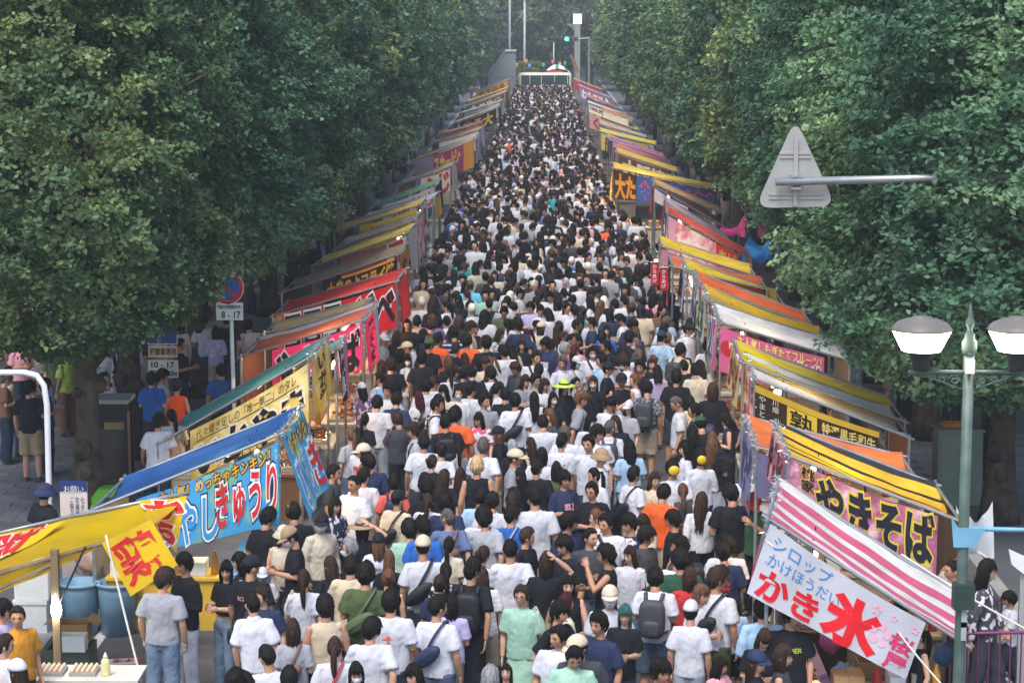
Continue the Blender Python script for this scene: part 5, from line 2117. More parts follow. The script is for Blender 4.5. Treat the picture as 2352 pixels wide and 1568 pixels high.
_ys = sorted([p.xy[1] for p in PEOPLE] + [q[1] for q in fills])
Y_CUT = _ys[N_IND]                    # everyone nearer than this is built one by one, everyone further belongs to the crowd
FAR_SPEC = [p for p in PEOPLE if p.xy[1] >= Y_CUT]
PEOPLE = [p for p in PEOPLE if p.xy[1] < Y_CUT]
for (x, y) in [q for q in fills if q[1] < Y_CUT]:
    p = Pers()
    p.xy = (x, y)
    p.female = RNG.random() < 0.48
    p.top = str(RNG.choice(['t', 't', 't', 'l', 'k'] if p.female else ['t', 't', 't', 't', 'p']))
    p.tc = str(RNG.choice(WK, p=WW))
    p.hair = str(RNG.choice(list('bLdyuL') if p.female else list('smxsmc')))
    p.hc = str(RNG.choice(list('kknnhhr') if p.female else list('kkknna')))
    p.face = str(RNG.choice(['b', 'b', 'b', 'bl', 'br', 'f', 'f', 'fl', 'fr', 'l', 'r']))
    p.ex = {}
    q = RNG.random()
    if q < 0.10:
        p.ex['cap'] = str(RNG.choice(['K', 'W', 'BE', 'N']))
    elif q < 0.18:
        p.ex['mask'] = '1'
    q = RNG.random()
    if q < 0.12:
        p.ex['sling'] = 'K'
    elif q < 0.18:
        p.ex['pack'] = str(RNG.choice(['K', 'N', 'CH']))
    elif q < 0.3:
        p.ex[str(RNG.choice(['hold', 'one', 'phone']))] = '1'
    q = RNG.random()
    if q < 0.1:
        p.ex[str(RNG.choice(['floral', 'stripe', 'plaid']))] = '1'
    elif q < 0.2:
        p.ex['print'] = str(RNG.choice(['●', '▲', '◆', '■'])) + ':' + str(RNG.choice(['G', 'RD', 'OR', 'BL', 'W']))
    p.sc = (0.94 if p.female else 1.01) * (1 + 0.025 * float(RNG.normal()))
    p.main = False
    PEOPLE.append(p)
FAR_FILL = [q for q in fills if q[1] >= Y_CUT]

# ---- labels
STALL_WORD = {'ice': 'shaved ice', 'noodle': 'blossom noodle', 'orange': 'orange roofed', 'beef': 'grilled beef', 'fruit': 'candied fruit', 'salmon': 'salmon roofed', 'navy': 'navy curtain', 'flower': 'flower banner', 'octopus': 'octopus ball',
              'cucumber': 'cucumber', 'squid': 'gold squid', 'pinknoodle': 'hot pink noodle', 'red': 'red roofed', 'hormone': 'black and yellow', 'corn': 'yellow corn', 'strawberry': 'green roofed', 'cream': 'cream roofed'}


def landmark(x, y):
    if x < -6.6 or x > 6.4:
        return 'on the pavement behind the %s stall' % min(((abs(STALLS[k]['O'].y + 1 - y), w) for k, w in STALL_WORD.items() if STALLS[k]['side'] * x > 0))[1]
    best = None
    for k, w in STALL_WORD.items():
        s = STALLS[k]
        d = abs(s['O'].y + s['L'] / 2 - y) + (0.0 if s['side'] * x > 0 else 1.2)
        if best is None or d < best[0]:
            best = (d, w)
    if x < -6.6:
        return 'on the pavement behind the %s stall' % best[1]
    if x > 6.4:
        return 'on the pavement behind the %s stall' % best[1]
    if abs(x) < 1.1:
        return 'mid-street level with the %s stall' % best[1]
    return 'close to the %s stall' % best[1]


def top_words(p):
    pt = next((PATT[k][1] for k in PATT if k in p.ex), None)
    w = CN[p.tc][0] + (' ' + pt if pt else '')
    if 'green' in p.ex:
        return 'mint green dress'
    return w + ' ' + TKIND[p.top][1]


def head_words(p):
    for k, n in (('cap', 'cap'), ('bucket', 'bucket hat'), ('straw', 'straw hat')):
        if k in p.ex:
            return CN[p.ex[k]][0] + ' ' + n if p.ex[k] != '1' else n
    return HKIND[p.hair][1].format(HCOL[p.hc][0])


VIEW = {'f': 'facing the bridge', 'fl': 'facing the bridge', 'fr': 'facing the bridge', 'b': 'facing away', 'bl': 'facing away', 'br': 'facing away', 'l': 'in profile', 'r': 'in profile'}


def extra_words(p):
    out = []
    if 'mask' in p.ex:
        out.append('a face mask')
    if 'glasses' in p.ex:
        out.append('glasses')
    for k, n in (('pack', 'backpack'), ('sling', 'sling bag'), ('tote', 'tote bag'), ('hand', 'handbag')):
        if k in p.ex:
            out.append(CN[p.ex[k]][0] + ' ' + n)
    if 'print' in p.ex:
        out.append('a chest print' if VIEW[p.face] == 'facing the bridge' else 'a back print')
    for k, n in (('raise', 'one hand raised'), ('drink', 'a drink at the mouth'), ('phone', 'one hand held up')):
        if k in p.ex:
            out.append(n)
    return out


used = set()
BASE_MAX = 16


def nwords(s):
    return len(s.replace('-', ' ').split())


def make_labels():
    pos = np.array([p.xy for p in PEOPLE])
    for i, p in enumerate(PEOPLE):
        who = 'child' if 'child' in p.ex else 'person'
        base = f'{who} in {top_words(p)}, {head_words(p)}'
        exs = extra_words(p)
        lm = landmark(*p.xy)
        c = []
        if nwords(base + ', ' + lm) > 16:
            base = f'{who} in {top_words(p)}'
        c.append(base + ', ' + lm)
        for e in exs:
            c.append(base + ', ' + e + ', ' + lm)
        c.append(base + ', ' + VIEW[p.face] + ' ' + lm)
        for e in exs:
            c.append(base + ', ' + e + ', ' + VIEW[p.face] + ', ' + lm)
        d = np.hypot(pos[:, 0] - p.xy[0], (pos[:, 1] - p.xy[1]))
        for j in np.argsort(d)[1:9]:
            q = PEOPLE[j]
            dx, dy = q.xy[0] - p.xy[0], q.xy[1] - p.xy[1]
            rel = ('just before' if dy > 0 else 'just behind') if abs(dy) > abs(dx) else 'shoulder to shoulder with'
            for n in (top_words(q), head_words(q), top_words(q) + ' and ' + head_words(q)):
                c.append(f'{base}, {rel} a {n}')
                c.append(f'{base}, {VIEW[p.face]}, {rel} a {n}')
        p.label = None
        for s in c:
            if nwords(s) <= 16 and s.lower() not in used:
                p.label = s
                break
        if p.label is None:
            p.label = c[0]
        used.add(p.label.lower())


make_labels()

# ---- build
_BVH = {}


def top_bvh(ps, kd):
    if (ps, kd) not in _BVH:
        me = TOP[ps, kd]
        _BVH[ps, kd] = BVHTree.FromPolygons([v.co.copy() for v in me.vertices], [tuple(f.vertices) for f in me.polygons])
    return _BVH[ps, kd]


def swap_mat(o, m):
    o.material_slots[0].link = 'OBJECT'
    o.material_slots[0].material = m


BAGNAME = {'sling': ('sling', 'sling bag'), 'pack': ('backpack', 'backpack'), 'tote': ('tote', 'tote bag'), 'hand': ('handbag', 'handbag')}
BOTC = ['#23252b', '#2b3446', '#4c5a70', '#77736a', '#a79c88', '#1d1e22', '#3a3d44', '#8c96a3']
PRINTED = 0
for p in PEOPLE:
    ex = p.ex
    ps = next((k for k in ('stand', 'hold', 'one', 'phone', 'raise', 'drink', 'walk') if k in ex), None)
    if ps is None:
        ps = str(RNG.choice(['stand', 'stand', 'one', 'walk', 'hold'])) if p.main else 'stand'
    if p.top == 'c':
        ps = 'hold'
    hd = next((k[1] for k in ('hl', 'hr', 'hd', 'hu', 'hc') if k in ex), None)
    if hd is None:
        hd = str(RNG.choice(list('cclrd')))
    if (ps, hd) not in BODY:
        hd = 'd' if ps == 'phone' else 'c'
    t = obj('person', BODY[ps, hd], None, (p.xy[0], p.xy[1], 0.115 if abs(p.xy[0]) > 6.5 else 0.0), math.radians(FACE[p.face] + RNG.normal() * 9), label=p.label, category='person', group='people at the street festival')
    t.rotation_euler.x, t.rotation_euler.y = RNG.normal() * 0.02, RNG.normal() * 0.025
    fx = (0.92 if p.female else 1.0) * (1 + 0.05 * float(RNG.normal()))
    t.scale = (p.sc * fx, p.sc * fx, p.sc)
    k = 0.82 + 0.3 * RNG.random()
    s0 = hx('#cba086') if p.female else hx('#bb8d72')
    t.color = (min(1, s0[0] * k), s0[1] * k, s0[2] * k * (0.94 + 0.1 * RNG.random()), 1)
    col = hx(CN[p.tc][1])
    j = 0.92 + 0.14 * RNG.random()
    kd = TKIND[p.top][0]
    s = obj('shirt', TOP[ps, kd] if (ps, kd) in TOP else TOP[ps, 'tee'], t)
    s.color = (col[0] * j, col[1] * j, col[2] * j, 1)
    pt = next((k2 for k2 in PATT if k2 in ex), None)
    if pt:
        swap_mat(s, PATT[pt][0])
    lg = POSES[ps][2]
    if 'bot' in ex:
        bk, bc = ex['bot'].split(':')
        bcol = hx(CN[bc][1])
    else:
        bk = str(RNG.choice(['tr', 'tr', 'wi', 'sk', 'sh'] if p.female else ['tr', 'tr', 'wi', 'sh']))
        bcol = hx(str(RNG.choice(BOTC)))
    if 'green' in ex:
        bk, bcol = 'sk', tuple(s.color)
    b = obj('skirt' if bk == 'sk' else 'shorts' if bk == 'sh' else 'trousers', BOT[lg, BKIND[bk]], t)
    b.color = bcol
    R, c = HEADS[hd]
    HM = Matrix.Translation(c) @ R.to_4x4()
    hat = next((k2 for k2 in ('cap', 'bucket', 'straw') if k2 in ex), None)
    hk = p.hair
    if hat and hk in 'xmL':
        hk = {'x': 's', 'm': 's', 'L': 'd'}[hk]
    hr_ = obj('hair', HAIRS[HKIND[hk][0]], t)
    hr_.matrix_local = HM @ (Matrix.Diagonal((0.97, 0.97, 0.90 if hat else 1, 1)) if hat else Matrix.Identity(4))
    hc = hx(HCOL[p.hc][1])
    j = 0.8 + 0.5 * RNG.random()
    hr_.color = (hc[0] * j, hc[1] * j, hc[2] * j, 1)
    if hat:
        h_ = obj('hat', HATS[hat], t)
        h_.matrix_local = HM @ (Matrix.Rotation(PI, 4, 'Z') if (hat == 'cap' and 'print' in ex and False) else Matrix.Identity(4)) @ Matrix.Scale(1.06, 4)
        h_.color = hx(CN[ex[hat]][1]) if ex[hat] in CN else hx('#c9b284')
    if 'mask' in ex:
        m_ = obj('mask', MASK_ME, t)
        m_.matrix_local = HM
    if 'facemask' in ex:                                   # plain yellow toy mask worn at the back of the head
        mb = MB()
        mb.ellipsoid((0, 0.125, 0.0), (0.075, 0.03, 0.07), 16, 9)
        m_ = mb.build('toy_mask', plain('toy_mask_yellow', '#d9b52a', 0.45), t, True)
        m_.matrix_local = HM
    if 'glasses' in ex:
        g_ = obj('glasses', GLASS_ME, t)
        g_.matrix_local = HM
    if 'print' in ex:
        tx, _, pc = ex['print'].partition(':')
        bv = top_bvh(ps, kd)
        sgn = -1 if VIEW[p.face] == 'facing the bridge' else 1
        wide = min(0.26, 0.055 * len(tx)) if len(tx) > 1 else 0.14
        hgt = 0.05 if len(tx) > 3 else 0.13

        def pf(u, v, off, bv=bv, sgn=sgn, wide=wide, hgt=hgt):
            x, z = (u - 0.5) * wide * (-sgn), 1.27 - v * hgt
            hit = bv.ray_cast(Vector((x, sgn * 1.0, z)), Vector((0, -sgn, 0)))
            y = hit[0].y if hit[0] is not None else sgn * 0.14
            return Vector((x, y + sgn * (0.003 + off), z))
        pm = print_mat(CN[pc][1] if pc in CN else ('#dfe2e6' if p.tc in ('K', 'N', 'CH') else '#2a2c34'))
        obj('print', letter_mesh('print', tx, pf, (0, 0, 1, 1), [(0.02, pm)], step=0.3, lift=0.002), t)
    for k2, (mk, nm) in BAGNAME.items():
        if k2 in ex:
            bc = ex[k2]
            lmk = landmark(*p.xy)
            first = [f'{CN[bc][0]} {nm} on {top_words(p)}, {lmk}', f'{CN[bc][0]} {nm} on {top_words(p)}, {VIEW[p.face]}, {lmk}', f'{CN[bc][0]} {nm} under {head_words(p)} on {top_words(p)}, {lmk}', f'{CN[bc][0]} {nm} under {head_words(p)}, {lmk}', f'{CN[bc][0]} {nm} under {head_words(p)}, {VIEW[p.face]}, {lmk}']
            dd = sorted(PEOPLE, key=lambda z: (z.xy[0] - p.xy[0]) ** 2 + (z.xy[1] - p.xy[1]) ** 2)[1:6]
            first += [f'{CN[bc][0]} {nm} on {top_words(p)}, by a person in {top_words(z)} with {head_words(z)}' for z in dd]
            lab = next((l for l in first if nwords(l) <= 16 and l.lower() not in used), first[0])
            used.add(lab.lower())
            g_ = obj('bag', BAGS[mk], None, t.location, None, label=lab, category='bag', group='bags carried in the crowd')
            g_.rotation_euler = t.rotation_euler
            g_.scale = t.scale
            g_.color = hx(CN[bc][1])

# ---- the far crowd as one mass (several hundred people, each a few pixels)
def low_person(kind, rs):
    """(verts, quads/tris as index lists, part id per vertex); 0 skin 1 hair 2 top 3 bottom."""
    parts = []
    b = MB()
    b.ellipsoid((0, -0.005, 1.59), (0.077, 0.095, 0.118), 7, 5)
    b.tube([(0, 0.01, 1.38), (0, 0.01, 1.52)], 0.052, 6, 0, 1, False)
    for sx in (1, -1):
        S, E, Wr = arm_pts('hold' if (kind % 3 == 1) else 'down', sx)
        b.tube([S.lerp(E, 0.6), E, Wr, Wr + (Wr - E).normalized() * 0.14], [0.046, 0.039, 0.03, 0.025], 5)
    parts.append((b, 0))
    b = MB()
    if kind % 2:
        b.ellipsoid((0, 0.016, 1.637), (0.094, 0.104, 0.104), 7, 5)
    else:
        b.ellipsoid((0, 0.018, 1.632), (0.097, 0.104, 0.108), 7, 5)
        ln = (0.2, 0.4, 0.12)[kind % 3]
        b.tube([(0, 0.055, 1.62), (0, 0.085, 1.5), (0, 0.12, 1.58 - ln)], [0.075, 0.085, 0.06], 6, 0, 0.7)
    parts.append((b, 1))
    b = MB()
    b.loft([ring(0.86, 0.19, 0.138, 0, 7), ring(1.1, 0.178, 0.128, 0, 7), ring(1.3, 0.184, 0.124, 0, 7), ring(1.385, 0.13, 0.092, 0.01, 7), ring(1.435, 0.07, 0.064, 0.015, 7)])
    for sx in (1, -1):
        S, E, Wr = arm_pts('hold' if (kind % 3 == 1) else 'down', sx)
        b.tube([S + Vector((-0.06 * sx, 0, 0.01)), S, S.lerp(E, 0.78)], [0.05, 0.062, 0.08], 5)
    parts.append((b, 2))
    b = MB()
    b.loft([ring(0.05, 0.15, 0.09, 0, 7), ring(0.9, 0.175, 0.12, 0, 7)])
    parts.append((b, 3))
    V, F, C = [], [], []
    for mb, pid in parts:
        o = len(V)
        V += mb.v
        F += [tuple(i + o for i in f) for f in mb.f]
        C += [pid] * len(mb.v)
    return np.array(V), F, np.array(C)


LOW = [low_person(k, k) for k in range(6)]


def lite_person(bk, tk, btk, hk):
    V, F, C = [], [], []
    R, c = HEADS[bk[1]]
    HM = Matrix.Translation(c) @ R.to_4x4()
    for me, pid, M_ in ((LITE_BODY[bk], 0, None), (LITE_HAIR[hk], 1, HM), (LITE_TOP[tk], 2, None), (LITE_BOT[btk], 3, None)):
        o = len(V)
        V += [tuple(M_ @ v.co if M_ else v.co) for v in me.vertices]
        F += [tuple(i + o for i in p.vertices) for p in me.polygons]
        C += [pid] * len(me.vertices)
    return np.array(V), F, np.array(C)


LITE = [lite_person(*a) for a in ((('stand', 'c'), 'stand', 'trousers', 'short'), (('stand', 'l'), 'stand', 'trousers', 'mop'), (('hold', 'd'), 'hold', 'trousers', 'tousle'), (('one', 'r'), 'one', 'trousers', 'mop'),
                                  (('stand', 'c'), 'stand', 'skirt', 'long'), (('hold', 'd'), 'hold', 'skirt', 'bob'), (('one', 'r'), 'one', 'trousers', 'medium'), (('stand', 'l'), 'stand', 'trousers', 'ponytail'), (('stand', 'c'), 'stand', 'skirt', 'bun'))]
VCLOTH = mat('crowd_cloth', vcol='Col', rough=0.8, var=0.08, scale=8, bump=0.2, bscale=14, spec=0.2)


def crowd(name, pts, label, zoff=0.0):
    allv, allc, nf_v, nf_n = [], [], [], []
    base = 0
    for (x, y) in pts:
        V, F, C = LITE[int(RNG.integers(len(LITE)))] if y < 72 else LOW[int(RNG.integers(6))]
        a = math.radians(FACE[FACED[x, y].face]) if (x, y) in FACED else math.radians(float(RNG.choice([180, 180, 180, 180, 150, -150, 0, 140, -140, 40, -40, 90, -90])) + RNG.normal() * 15)
        s = 0.97 + 0.045 * RNG.normal()
        ca, sa = math.cos(a), math.sin(a)
        P_ = V * s
        q = np.stack([P_[:, 0] * ca - P_[:, 1] * sa + x, P_[:, 0] * sa + P_[:, 1] * ca + y, P_[:, 2] + zoff], 1)
        k = 0.8 + 0.35 * RNG.random()
        sk = np.array(hx('#c0937a')) * k
        hc = np.array(hx(str(RNG.choice(['#16130f', '#16130f', '#16130f', '#2c201a', '#4a3527', '#d8d4ca'], p=[.3, .25, .2, .15, .06, .04]))))
        tc = np.array(hx(CN[str(RNG.choice(WK, p=WW))][1])) * (0.9 + 0.15 * RNG.random())
        bc = np.array(hx(str(RNG.choice(BOTC))))
        pal = np.stack([sk, hc, tc, bc])
        pal[:, 3] = 1
        sp = FACED.get((x, y))
        if sp is not None:
            tc = np.array(hx(CN[sp.tc][1]))
            hc = np.array(hx(CN[sp.ex['cap']][1] if sp.ex.get('cap') in CN else HCOL[sp.hc][1]))
            pal[1], pal[2] = hc, tc
            pal[:, 3] = 1
        allv.append(q)
        allc.append(pal[C])
        for f in F:
            nf_n.append(len(f))
            nf_v.extend([i + base for i in f])
        base += len(V)
    Vv, Cc = np.concatenate(allv), np.concatenate(allc)
    me = bpy.data.meshes.new(name)
    me.vertices.add(len(Vv))
    me.vertices.foreach_set('co', Vv.astype(np.float32).ravel())
    me.loops.add(len(nf_v))
    me.loops.foreach_set('vertex_index', np.array(nf_v, dtype=np.int32))
    me.polygons.add(len(nf_n))
    st = np.concatenate([[0], np.cumsum(nf_n)[:-1]])
    me.polygons.foreach_set('loop_start', st.astype(np.int32))
    me.polygons.foreach_set('loop_total', np.array(nf_n, dtype=np.int32))
    at = me.color_attributes.new('Col', 'FLOAT_COLOR', 'POINT')
    at.data.foreach_set('color', Cc.astype(np.float32).ravel())
    me.materials.append(VCLOTH)
    me.polygons.foreach_set('use_smooth', [True] * len(nf_n))
    me.update(calc_edges=True)
    return obj(name, me, None, kind='stuff', label=label)


FACED = {p.xy: p for p in FAR_SPEC}
crowd('crowd', [q for q in FAR_FILL if abs(q[0]) < 6.4] + [p.xy for p in FAR_SPEC if abs(p.xy[0]) < 6.4], 'dense festival crowd filling the far half of the street up to the minibus')
side_pts = [p.xy for p in FAR_SPEC if abs(p.xy[0]) >= 6.4] + [q for q in FAR_FILL if abs(q[0]) >= 6.4]
for _ in range(300):
    y = 52 + 100 * RNG.random()
    side_pts.append((-(6.7 + 4.5 * RNG.random()), y))
for _ in range(170):
    y = 56 + 90 * RNG.random()
    side_pts.append(((6.8 + 4.0 * RNG.random()), y))
crowd('crowd', side_pts, 'scattered festival visitors on the far pavements behind the tree rows', 0.115)
print('cut', Y_CUT); print('people', len(PEOPLE), 'main', len([p for p in PEOPLE if p.main]), 'far', len(FAR_FILL), FAR_FILL[0])
print('LONG', [o['label'] for o in bpy.data.objects if o.get('label') and nwords(o['label']) > 16])
# ------------------------------------------------------------------ street furniture and small things
GREENM = mat('painted_green_steel', '#465a53', rough=0.5, var=0.15, scale=6, spec=0.4, var2=('#566660', 3.0))
DARKGR = plain('dark_green_paint', '#2f403c', 0.5)
LBLUE = plain('light_blue_paint', '#6fa3bd', 0.45)
WHITEM = plain('white_enamel', '#d9dcde', 0.35, 0.06)
GREYM = mat('sign_back_grey', '#a2a3a2', rough=0.5, var=0.08, scale=3, spec=0.4, metal=0.2)
PURPLE = plain('purple_paint', '#6d2f5e', 0.45)
LAMPG = mat('lamp_glow', '#fff4e0', emit=9.0, var=0.0)
LAMPT = mat('lamp_cap', '#6f6b66', rough=0.45, var=0.1)
LAMPB = plain('lamp_cup', '#3a3a3a', 0.4)
ROPE = plain('rope_white', '#cfcabf', 0.9)


def wpt(px, py, y, O):
    return at_y(px, py, y) - O


# --- warning sign on a cantilever arm, seen from behind
Y = 31.2
c = at_y(1827, 392, Y)
t = thing('road_sign', 'back of a grey triangular road sign on a cantilever arm reaching out of the trees', 'road sign', (7.95, Y, 0))
O = Vector((7.95, Y, 0))
pts2 = []
vs_ = [at_y(1827, 272, Y), at_y(1734, 478, Y), at_y(1920, 474, Y)]
for k in range(3):
    a0, a1, a2 = vs_[k], vs_[k - 1], vs_[(k + 1) % 3]
    rr = 0.13
    d1, d2 = (a1 - a0).normalized() * rr * 1.9, (a2 - a0).normalized() * rr * 1.9
    for s in range(7):
        w = s / 6
        pts2.append(((a0 + d1) * (1 - w) ** 2 + a0 * 2 * w * (1 - w) + (a0 + d2) * w * w) - O)
b = MB()
b.loft([[p + Vector((0, 0.012, 0)) for p in pts2], [p + Vector((0, -0.012, 0)) for p in pts2]])
b.build('sign_plate', GREYM, t)
b = MB()
p0, p1 = wpt(1826, 318, Y, O), wpt(1827, 472, Y, O)
m_ = (p0 + p1) / 2
b.box(m_ + Vector((0, -0.035, 0)), (0.06, 0.04, p0.z - p1.z))
b.build('stiffener', GREYM, t)
for (x0, x1, yy) in ((1790, 1862, 352), (1790, 1862, 361), (1765, 1890, 446), (1765, 1890, 455)):
    b = MB()
    q0, q1 = wpt(x0, yy, Y, O), wpt(x1, yy, Y, O)
    b.box((q0 + q1) / 2 + Vector((0, -0.022, 0)), (q1.x - q0.x, 0.02, 0.03))
    b.build('stiffener', GREYM, t)
b = MB()
q0 = wpt(1782, 418, Y - 0.14, O)
b.tube([q0, Vector((0, -0.14, q0.z + 0.12))], 0.058, 14)
b.build('arm', STEEL, t, True)
b = MB()
b.tube([(0, 0, 0.1), (0, 0, 6.2)], [0.11, 0.085], 14)
b.build('pole', STEEL, t, True)
for yy in (405, 432):
    b = MB()
    q = wpt(1827, yy, Y - 0.1, O)
    b.box(q, (0.15, 0.16, 0.03))
    b.build('clamp', STEEL, t)

# --- ornamental twin street lamp
Y = 20.0
X = at_y(2220, 1000, Y).x
t = thing('street_lamp', 'green ornamental street lamp with two lit lanterns and a spiked finial', 'street lamp', (X, Y, 0))
O = Vector((X, Y, 0))
b = MB()
b.lathe([(0.15, 0), (0.15, 0.5), (0.09, 0.62), (0.062, 0.75), (0.052, 2.6), (0.05, 4.95)], (0, 0, 0), 18)
b.build('post', GREENM, t, True)
b = MB()
b.lathe([(0.06, 4.93), (0.072, 4.98), (0.072, 5.05), (0.05, 5.08), (0.048, 5.12), (0.03, 5.14), (0.022, 5.17), (0.042, 5.21), (0.044, 5.24), (0.022, 5.28), (0.026, 5.30), (0.002, 5.42)], (0, 0, 0), 18)
b.build('finial', GREENM, t, True)
b = MB()
b.tube([(-0.56, 0, 4.765), (0.56, 0, 4.765)], 0.022, 10)
b.build('arm', GREENM, t, True)
for sx in (-1, 1):
    for (cx, cz, r0, dr) in ((0.13, 4.69, 0.055, 1), (0.235, 4.70, 0.045, -1), (0.34, 4.715, 0.035, 1)):
        b = MB()
        b.tube([Vector((sx * (cx + dr * r0 * (1 - k / 26) * math.cos(k * 0.42)), 0, cz + r0 * (1 - k / 26) * math.sin(k * 0.42))) for k in range(22)], 0.009, 6)
        b.build('scroll', GREENM, t, True)
    b = MB()
    b.tube([(sx * 0.05, 0, 4.60), (sx * 0.2, 0, 4.655), (sx * 0.42, 0, 4.735)], 0.009, 6)
    b.build('scroll', GREENM, t, True)
    lx = sx * 0.445
    b = MB()
    b.lathe([(0.03, 4.77), (0.075, 4.79), (0.085, 4.86), (0.115, 4.93), (0.185, 4.965)], (lx, 0, 0), 22)
    lo = b.build('lantern', LAMPB, t, True)
    b = MB()
    b.lathe([(0.18, 4.968), (0.275, 5.158)], (lx, 0, 0), 28)
    b.build('diffuser', LAMPG, lo, True)
    b = MB()
    b.lathe([(0.285, 5.160), (0.283, 5.175), (0.235, 5.225), (0.16, 5.26), (0.09, 5.272), (0.088, 5.285), (0.01, 5.288)], (lx, 0, 0), 28)
    b.build('lantern_cap', LAMPT, lo, True)
b = MB()
b.box((0, -0.075, 4.83), (0.075, 0.05, 0.13))
b.build('meter_box', WHITEM, t)
b = MB()
zb = (at_y(2223, 1365, Y)).z
b.box((0.01, -0.03, zb), (0.19, 0.16, 0.24))
b.build('junction_box', DARKGR, t)
b = MB()
zb = (at_y(2223, 1222, Y)).z
b.tube([(0.04, -0.02, zb + 0.04), (1.1, -0.02, zb + 0.02)], 0.022, 10)
b.build('bracket_arm', LBLUE, t, True)
b = MB()
b.loft([[Vector(p) for p in ((-0.10, y_, zb - 0.13), (0.10, y_, zb - 0.13), (0.20, y_, zb + 0.05), (-0.06, y_, zb + 0.06), (-0.13, y_, zb + 0.17))] for y_ in (-0.062, -0.056)])
b.build('bracket_plate', LBLUE, t)
for (yy, s) in ((1445, 0.05), (1415, 0.04)):
    b = MB()
    b.box((0.02, -0.058, at_y(2223, yy, Y).z), (0.05, 0.01, 0.18))
    b.build('sticker', plain('sticker_grey', '#9aa8a4', 0.6), t)

# --- white pipe gate by the first ginkgo
Y = 29.5
t = thing('pipe_gate', 'white tubular pipe gate with a rounded corner beside the first ginkgo trunk', 'gate', (at_y(115, 1200, Y).x, Y, 0))
O = Vector((at_y(115, 1200, Y).x, Y, 0))
b = MB()
top = wpt(60, 856, Y, O)
b.tube([Vector((0.03, 0, 0.1)), wpt(113, 1150, Y, O), wpt(108, 930, Y, O), wpt(101, 885, Y, O), wpt(84, 862, Y, O), wpt(55, 855, Y, O), wpt(-200, 856, Y, O)], 0.042, 14)
b.build('pipe', WHITEM, t, True)
b = MB()
b.tube([wpt(-200, 856, Y, O), wpt(-200, 856, Y, O) * Vector((1, 1, 0)) + Vector((0, 0, 0.1))], 0.042, 14)
b.build('pipe', WHITEM, t, True)

# --- notice board
Y = 29.2
a0, a1 = at_y(137, 1106, Y), at_y(208, 1380, Y)
t = thing('notice_board', 'tall white notice board with a navy heading beside the white pipe gate', 'sign board', (a0.x, Y, 0))
O = Vector((a0.x, Y, 0))
Wd, zt, zb2 = a1.x - a0.x, a0.z, a1.z
BEIGEP = plain('notice_paper', '#d8cdc4', 0.7, 0.04)
b = MB()
b.box((Wd / 2, 0, (zt + zb2) / 2), (Wd, 0.03, zt - zb2))
b.build('board', BEIGEP, t)
b = MB()
b.box((Wd / 2, -0.018, zt - 0.055), (Wd, 0.008, 0.15))
b.build('heading', plain('navy_print', '#26386e', 0.6), t)
nf = lambda u, v, off=0.0: Vector((Wd * u, -0.024 - off, zt + (zb2 - zt) * v))
NV = print_mat('#26386e')
obj('lettering', letter_mesh('lettering', 'お願い', nf, (0.16, 0.03, 0.88, 0.085), [(0.0, print_mat('#e8e8ee'))]), t)
for k, s in enumerate(('七夕まつりに伴う', '交通規制を行います', 'ご協力をお願いします')):
    obj('lettering', letter_mesh('lettering', s, nf, (0.76 - 0.2 * k, 0.12, 0.90 - 0.2 * k, 0.62), [(0.01, NV)], vertical=True), t)
obj('lettering', letter_mesh('lettering', '土・日曜日', nf, (0.74, 0.64, 0.88, 0.90), [(0.01, print_mat('#d0583a'))], vertical=True), t)
obj('lettering', letter_mesh('lettering', '入れません', nf, (0.48, 0.66, 0.62, 0.95), [(0.01, NV)], vertical=True), t)
for x in (0.05, Wd - 0.05):
    b = MB()
    b.tube([(x, 0.03, 0.0), (x, 0.03, zt - 0.1)], 0.015, 8)
    b.build('leg', STEEL, t)


# --- road signs with plates
def round_sign(o, c, r):
    for rr, m, off in ((r, WHITEM, 0.0), (r * 0.96, plain('sign_red', '#c0262c', 0.4), 0.006), (r * 0.72, plain('sign_blue', '#1f56a6', 0.4), 0.010)):
        b = MB()
        b.loft([[c + Vector((rr * math.cos(2 * PI * k / 32), -off + dy, rr * math.sin(2 * PI * k / 32))) for k in range(32)] for dy in (0.008, 0.0)])
        b.build('sign_disc', m, o)
    b = MB()
    R45 = Matrix.Rotation(math.radians(45), 3, 'Y')
    b.box(c + Vector((0, -0.013, 0)), (r * 1.62, 0.004, r * 0.2), 0, R45)
    b.build('slash', plain('sign_red', '#c0262c', 0.4), o)


def plate(o, c, w, h, m, texts):
    b = MB()
    b.box(c, (w, 0.012, h))
    po = b.build('plate', m, o)
    f = lambda u, v, off=0.0: c + Vector((w * (u - 0.5), -0.008 - off, h * (0.5 - v)))
    for s, bx, col, bd in texts:
        obj('lettering', letter_mesh('lettering', s, f, bx, [(bd, print_mat(col))]), po)


Y = 36.7
c = at_y(522, 660, Y)
t = thing('road_sign', 'round blue and red no parking sign with white time plate touched by leaves', 'road sign', (c.x, Y, 0), 0, 'no parking signs')
round_sign(t, Vector((0, -0.05, c.z)), 0.29)
plate(t, Vector((0.04, -0.05, at_y(522, 714, Y).z)), 0.46, 0.30, WHITEM, [('歩道内の駐車車両を除く', (0.05, 0.12, 0.96, 0.36), '#22262c', 0.02), ('8 - 17', (0.2, 0.5, 0.9, 0.88), '#22262c', 0.02)])
b = MB()
b.tube([(0.09, 0, 0), (0.05, 0, c.z + 0.3)], 0.035, 12)
b.build('pole', WHITEM, t, True)
Y = 39.6
c = at_y(374, 765, Y)
t = thing('road_sign', 'square blue parking sign over two plates partly behind a ginkgo trunk', 'road sign', (c.x, Y, 0))
b = MB()
b.box((0, -0.05, c.z), (0.56, 0.014, 0.40))
b.build('plate', WHITEM, t)
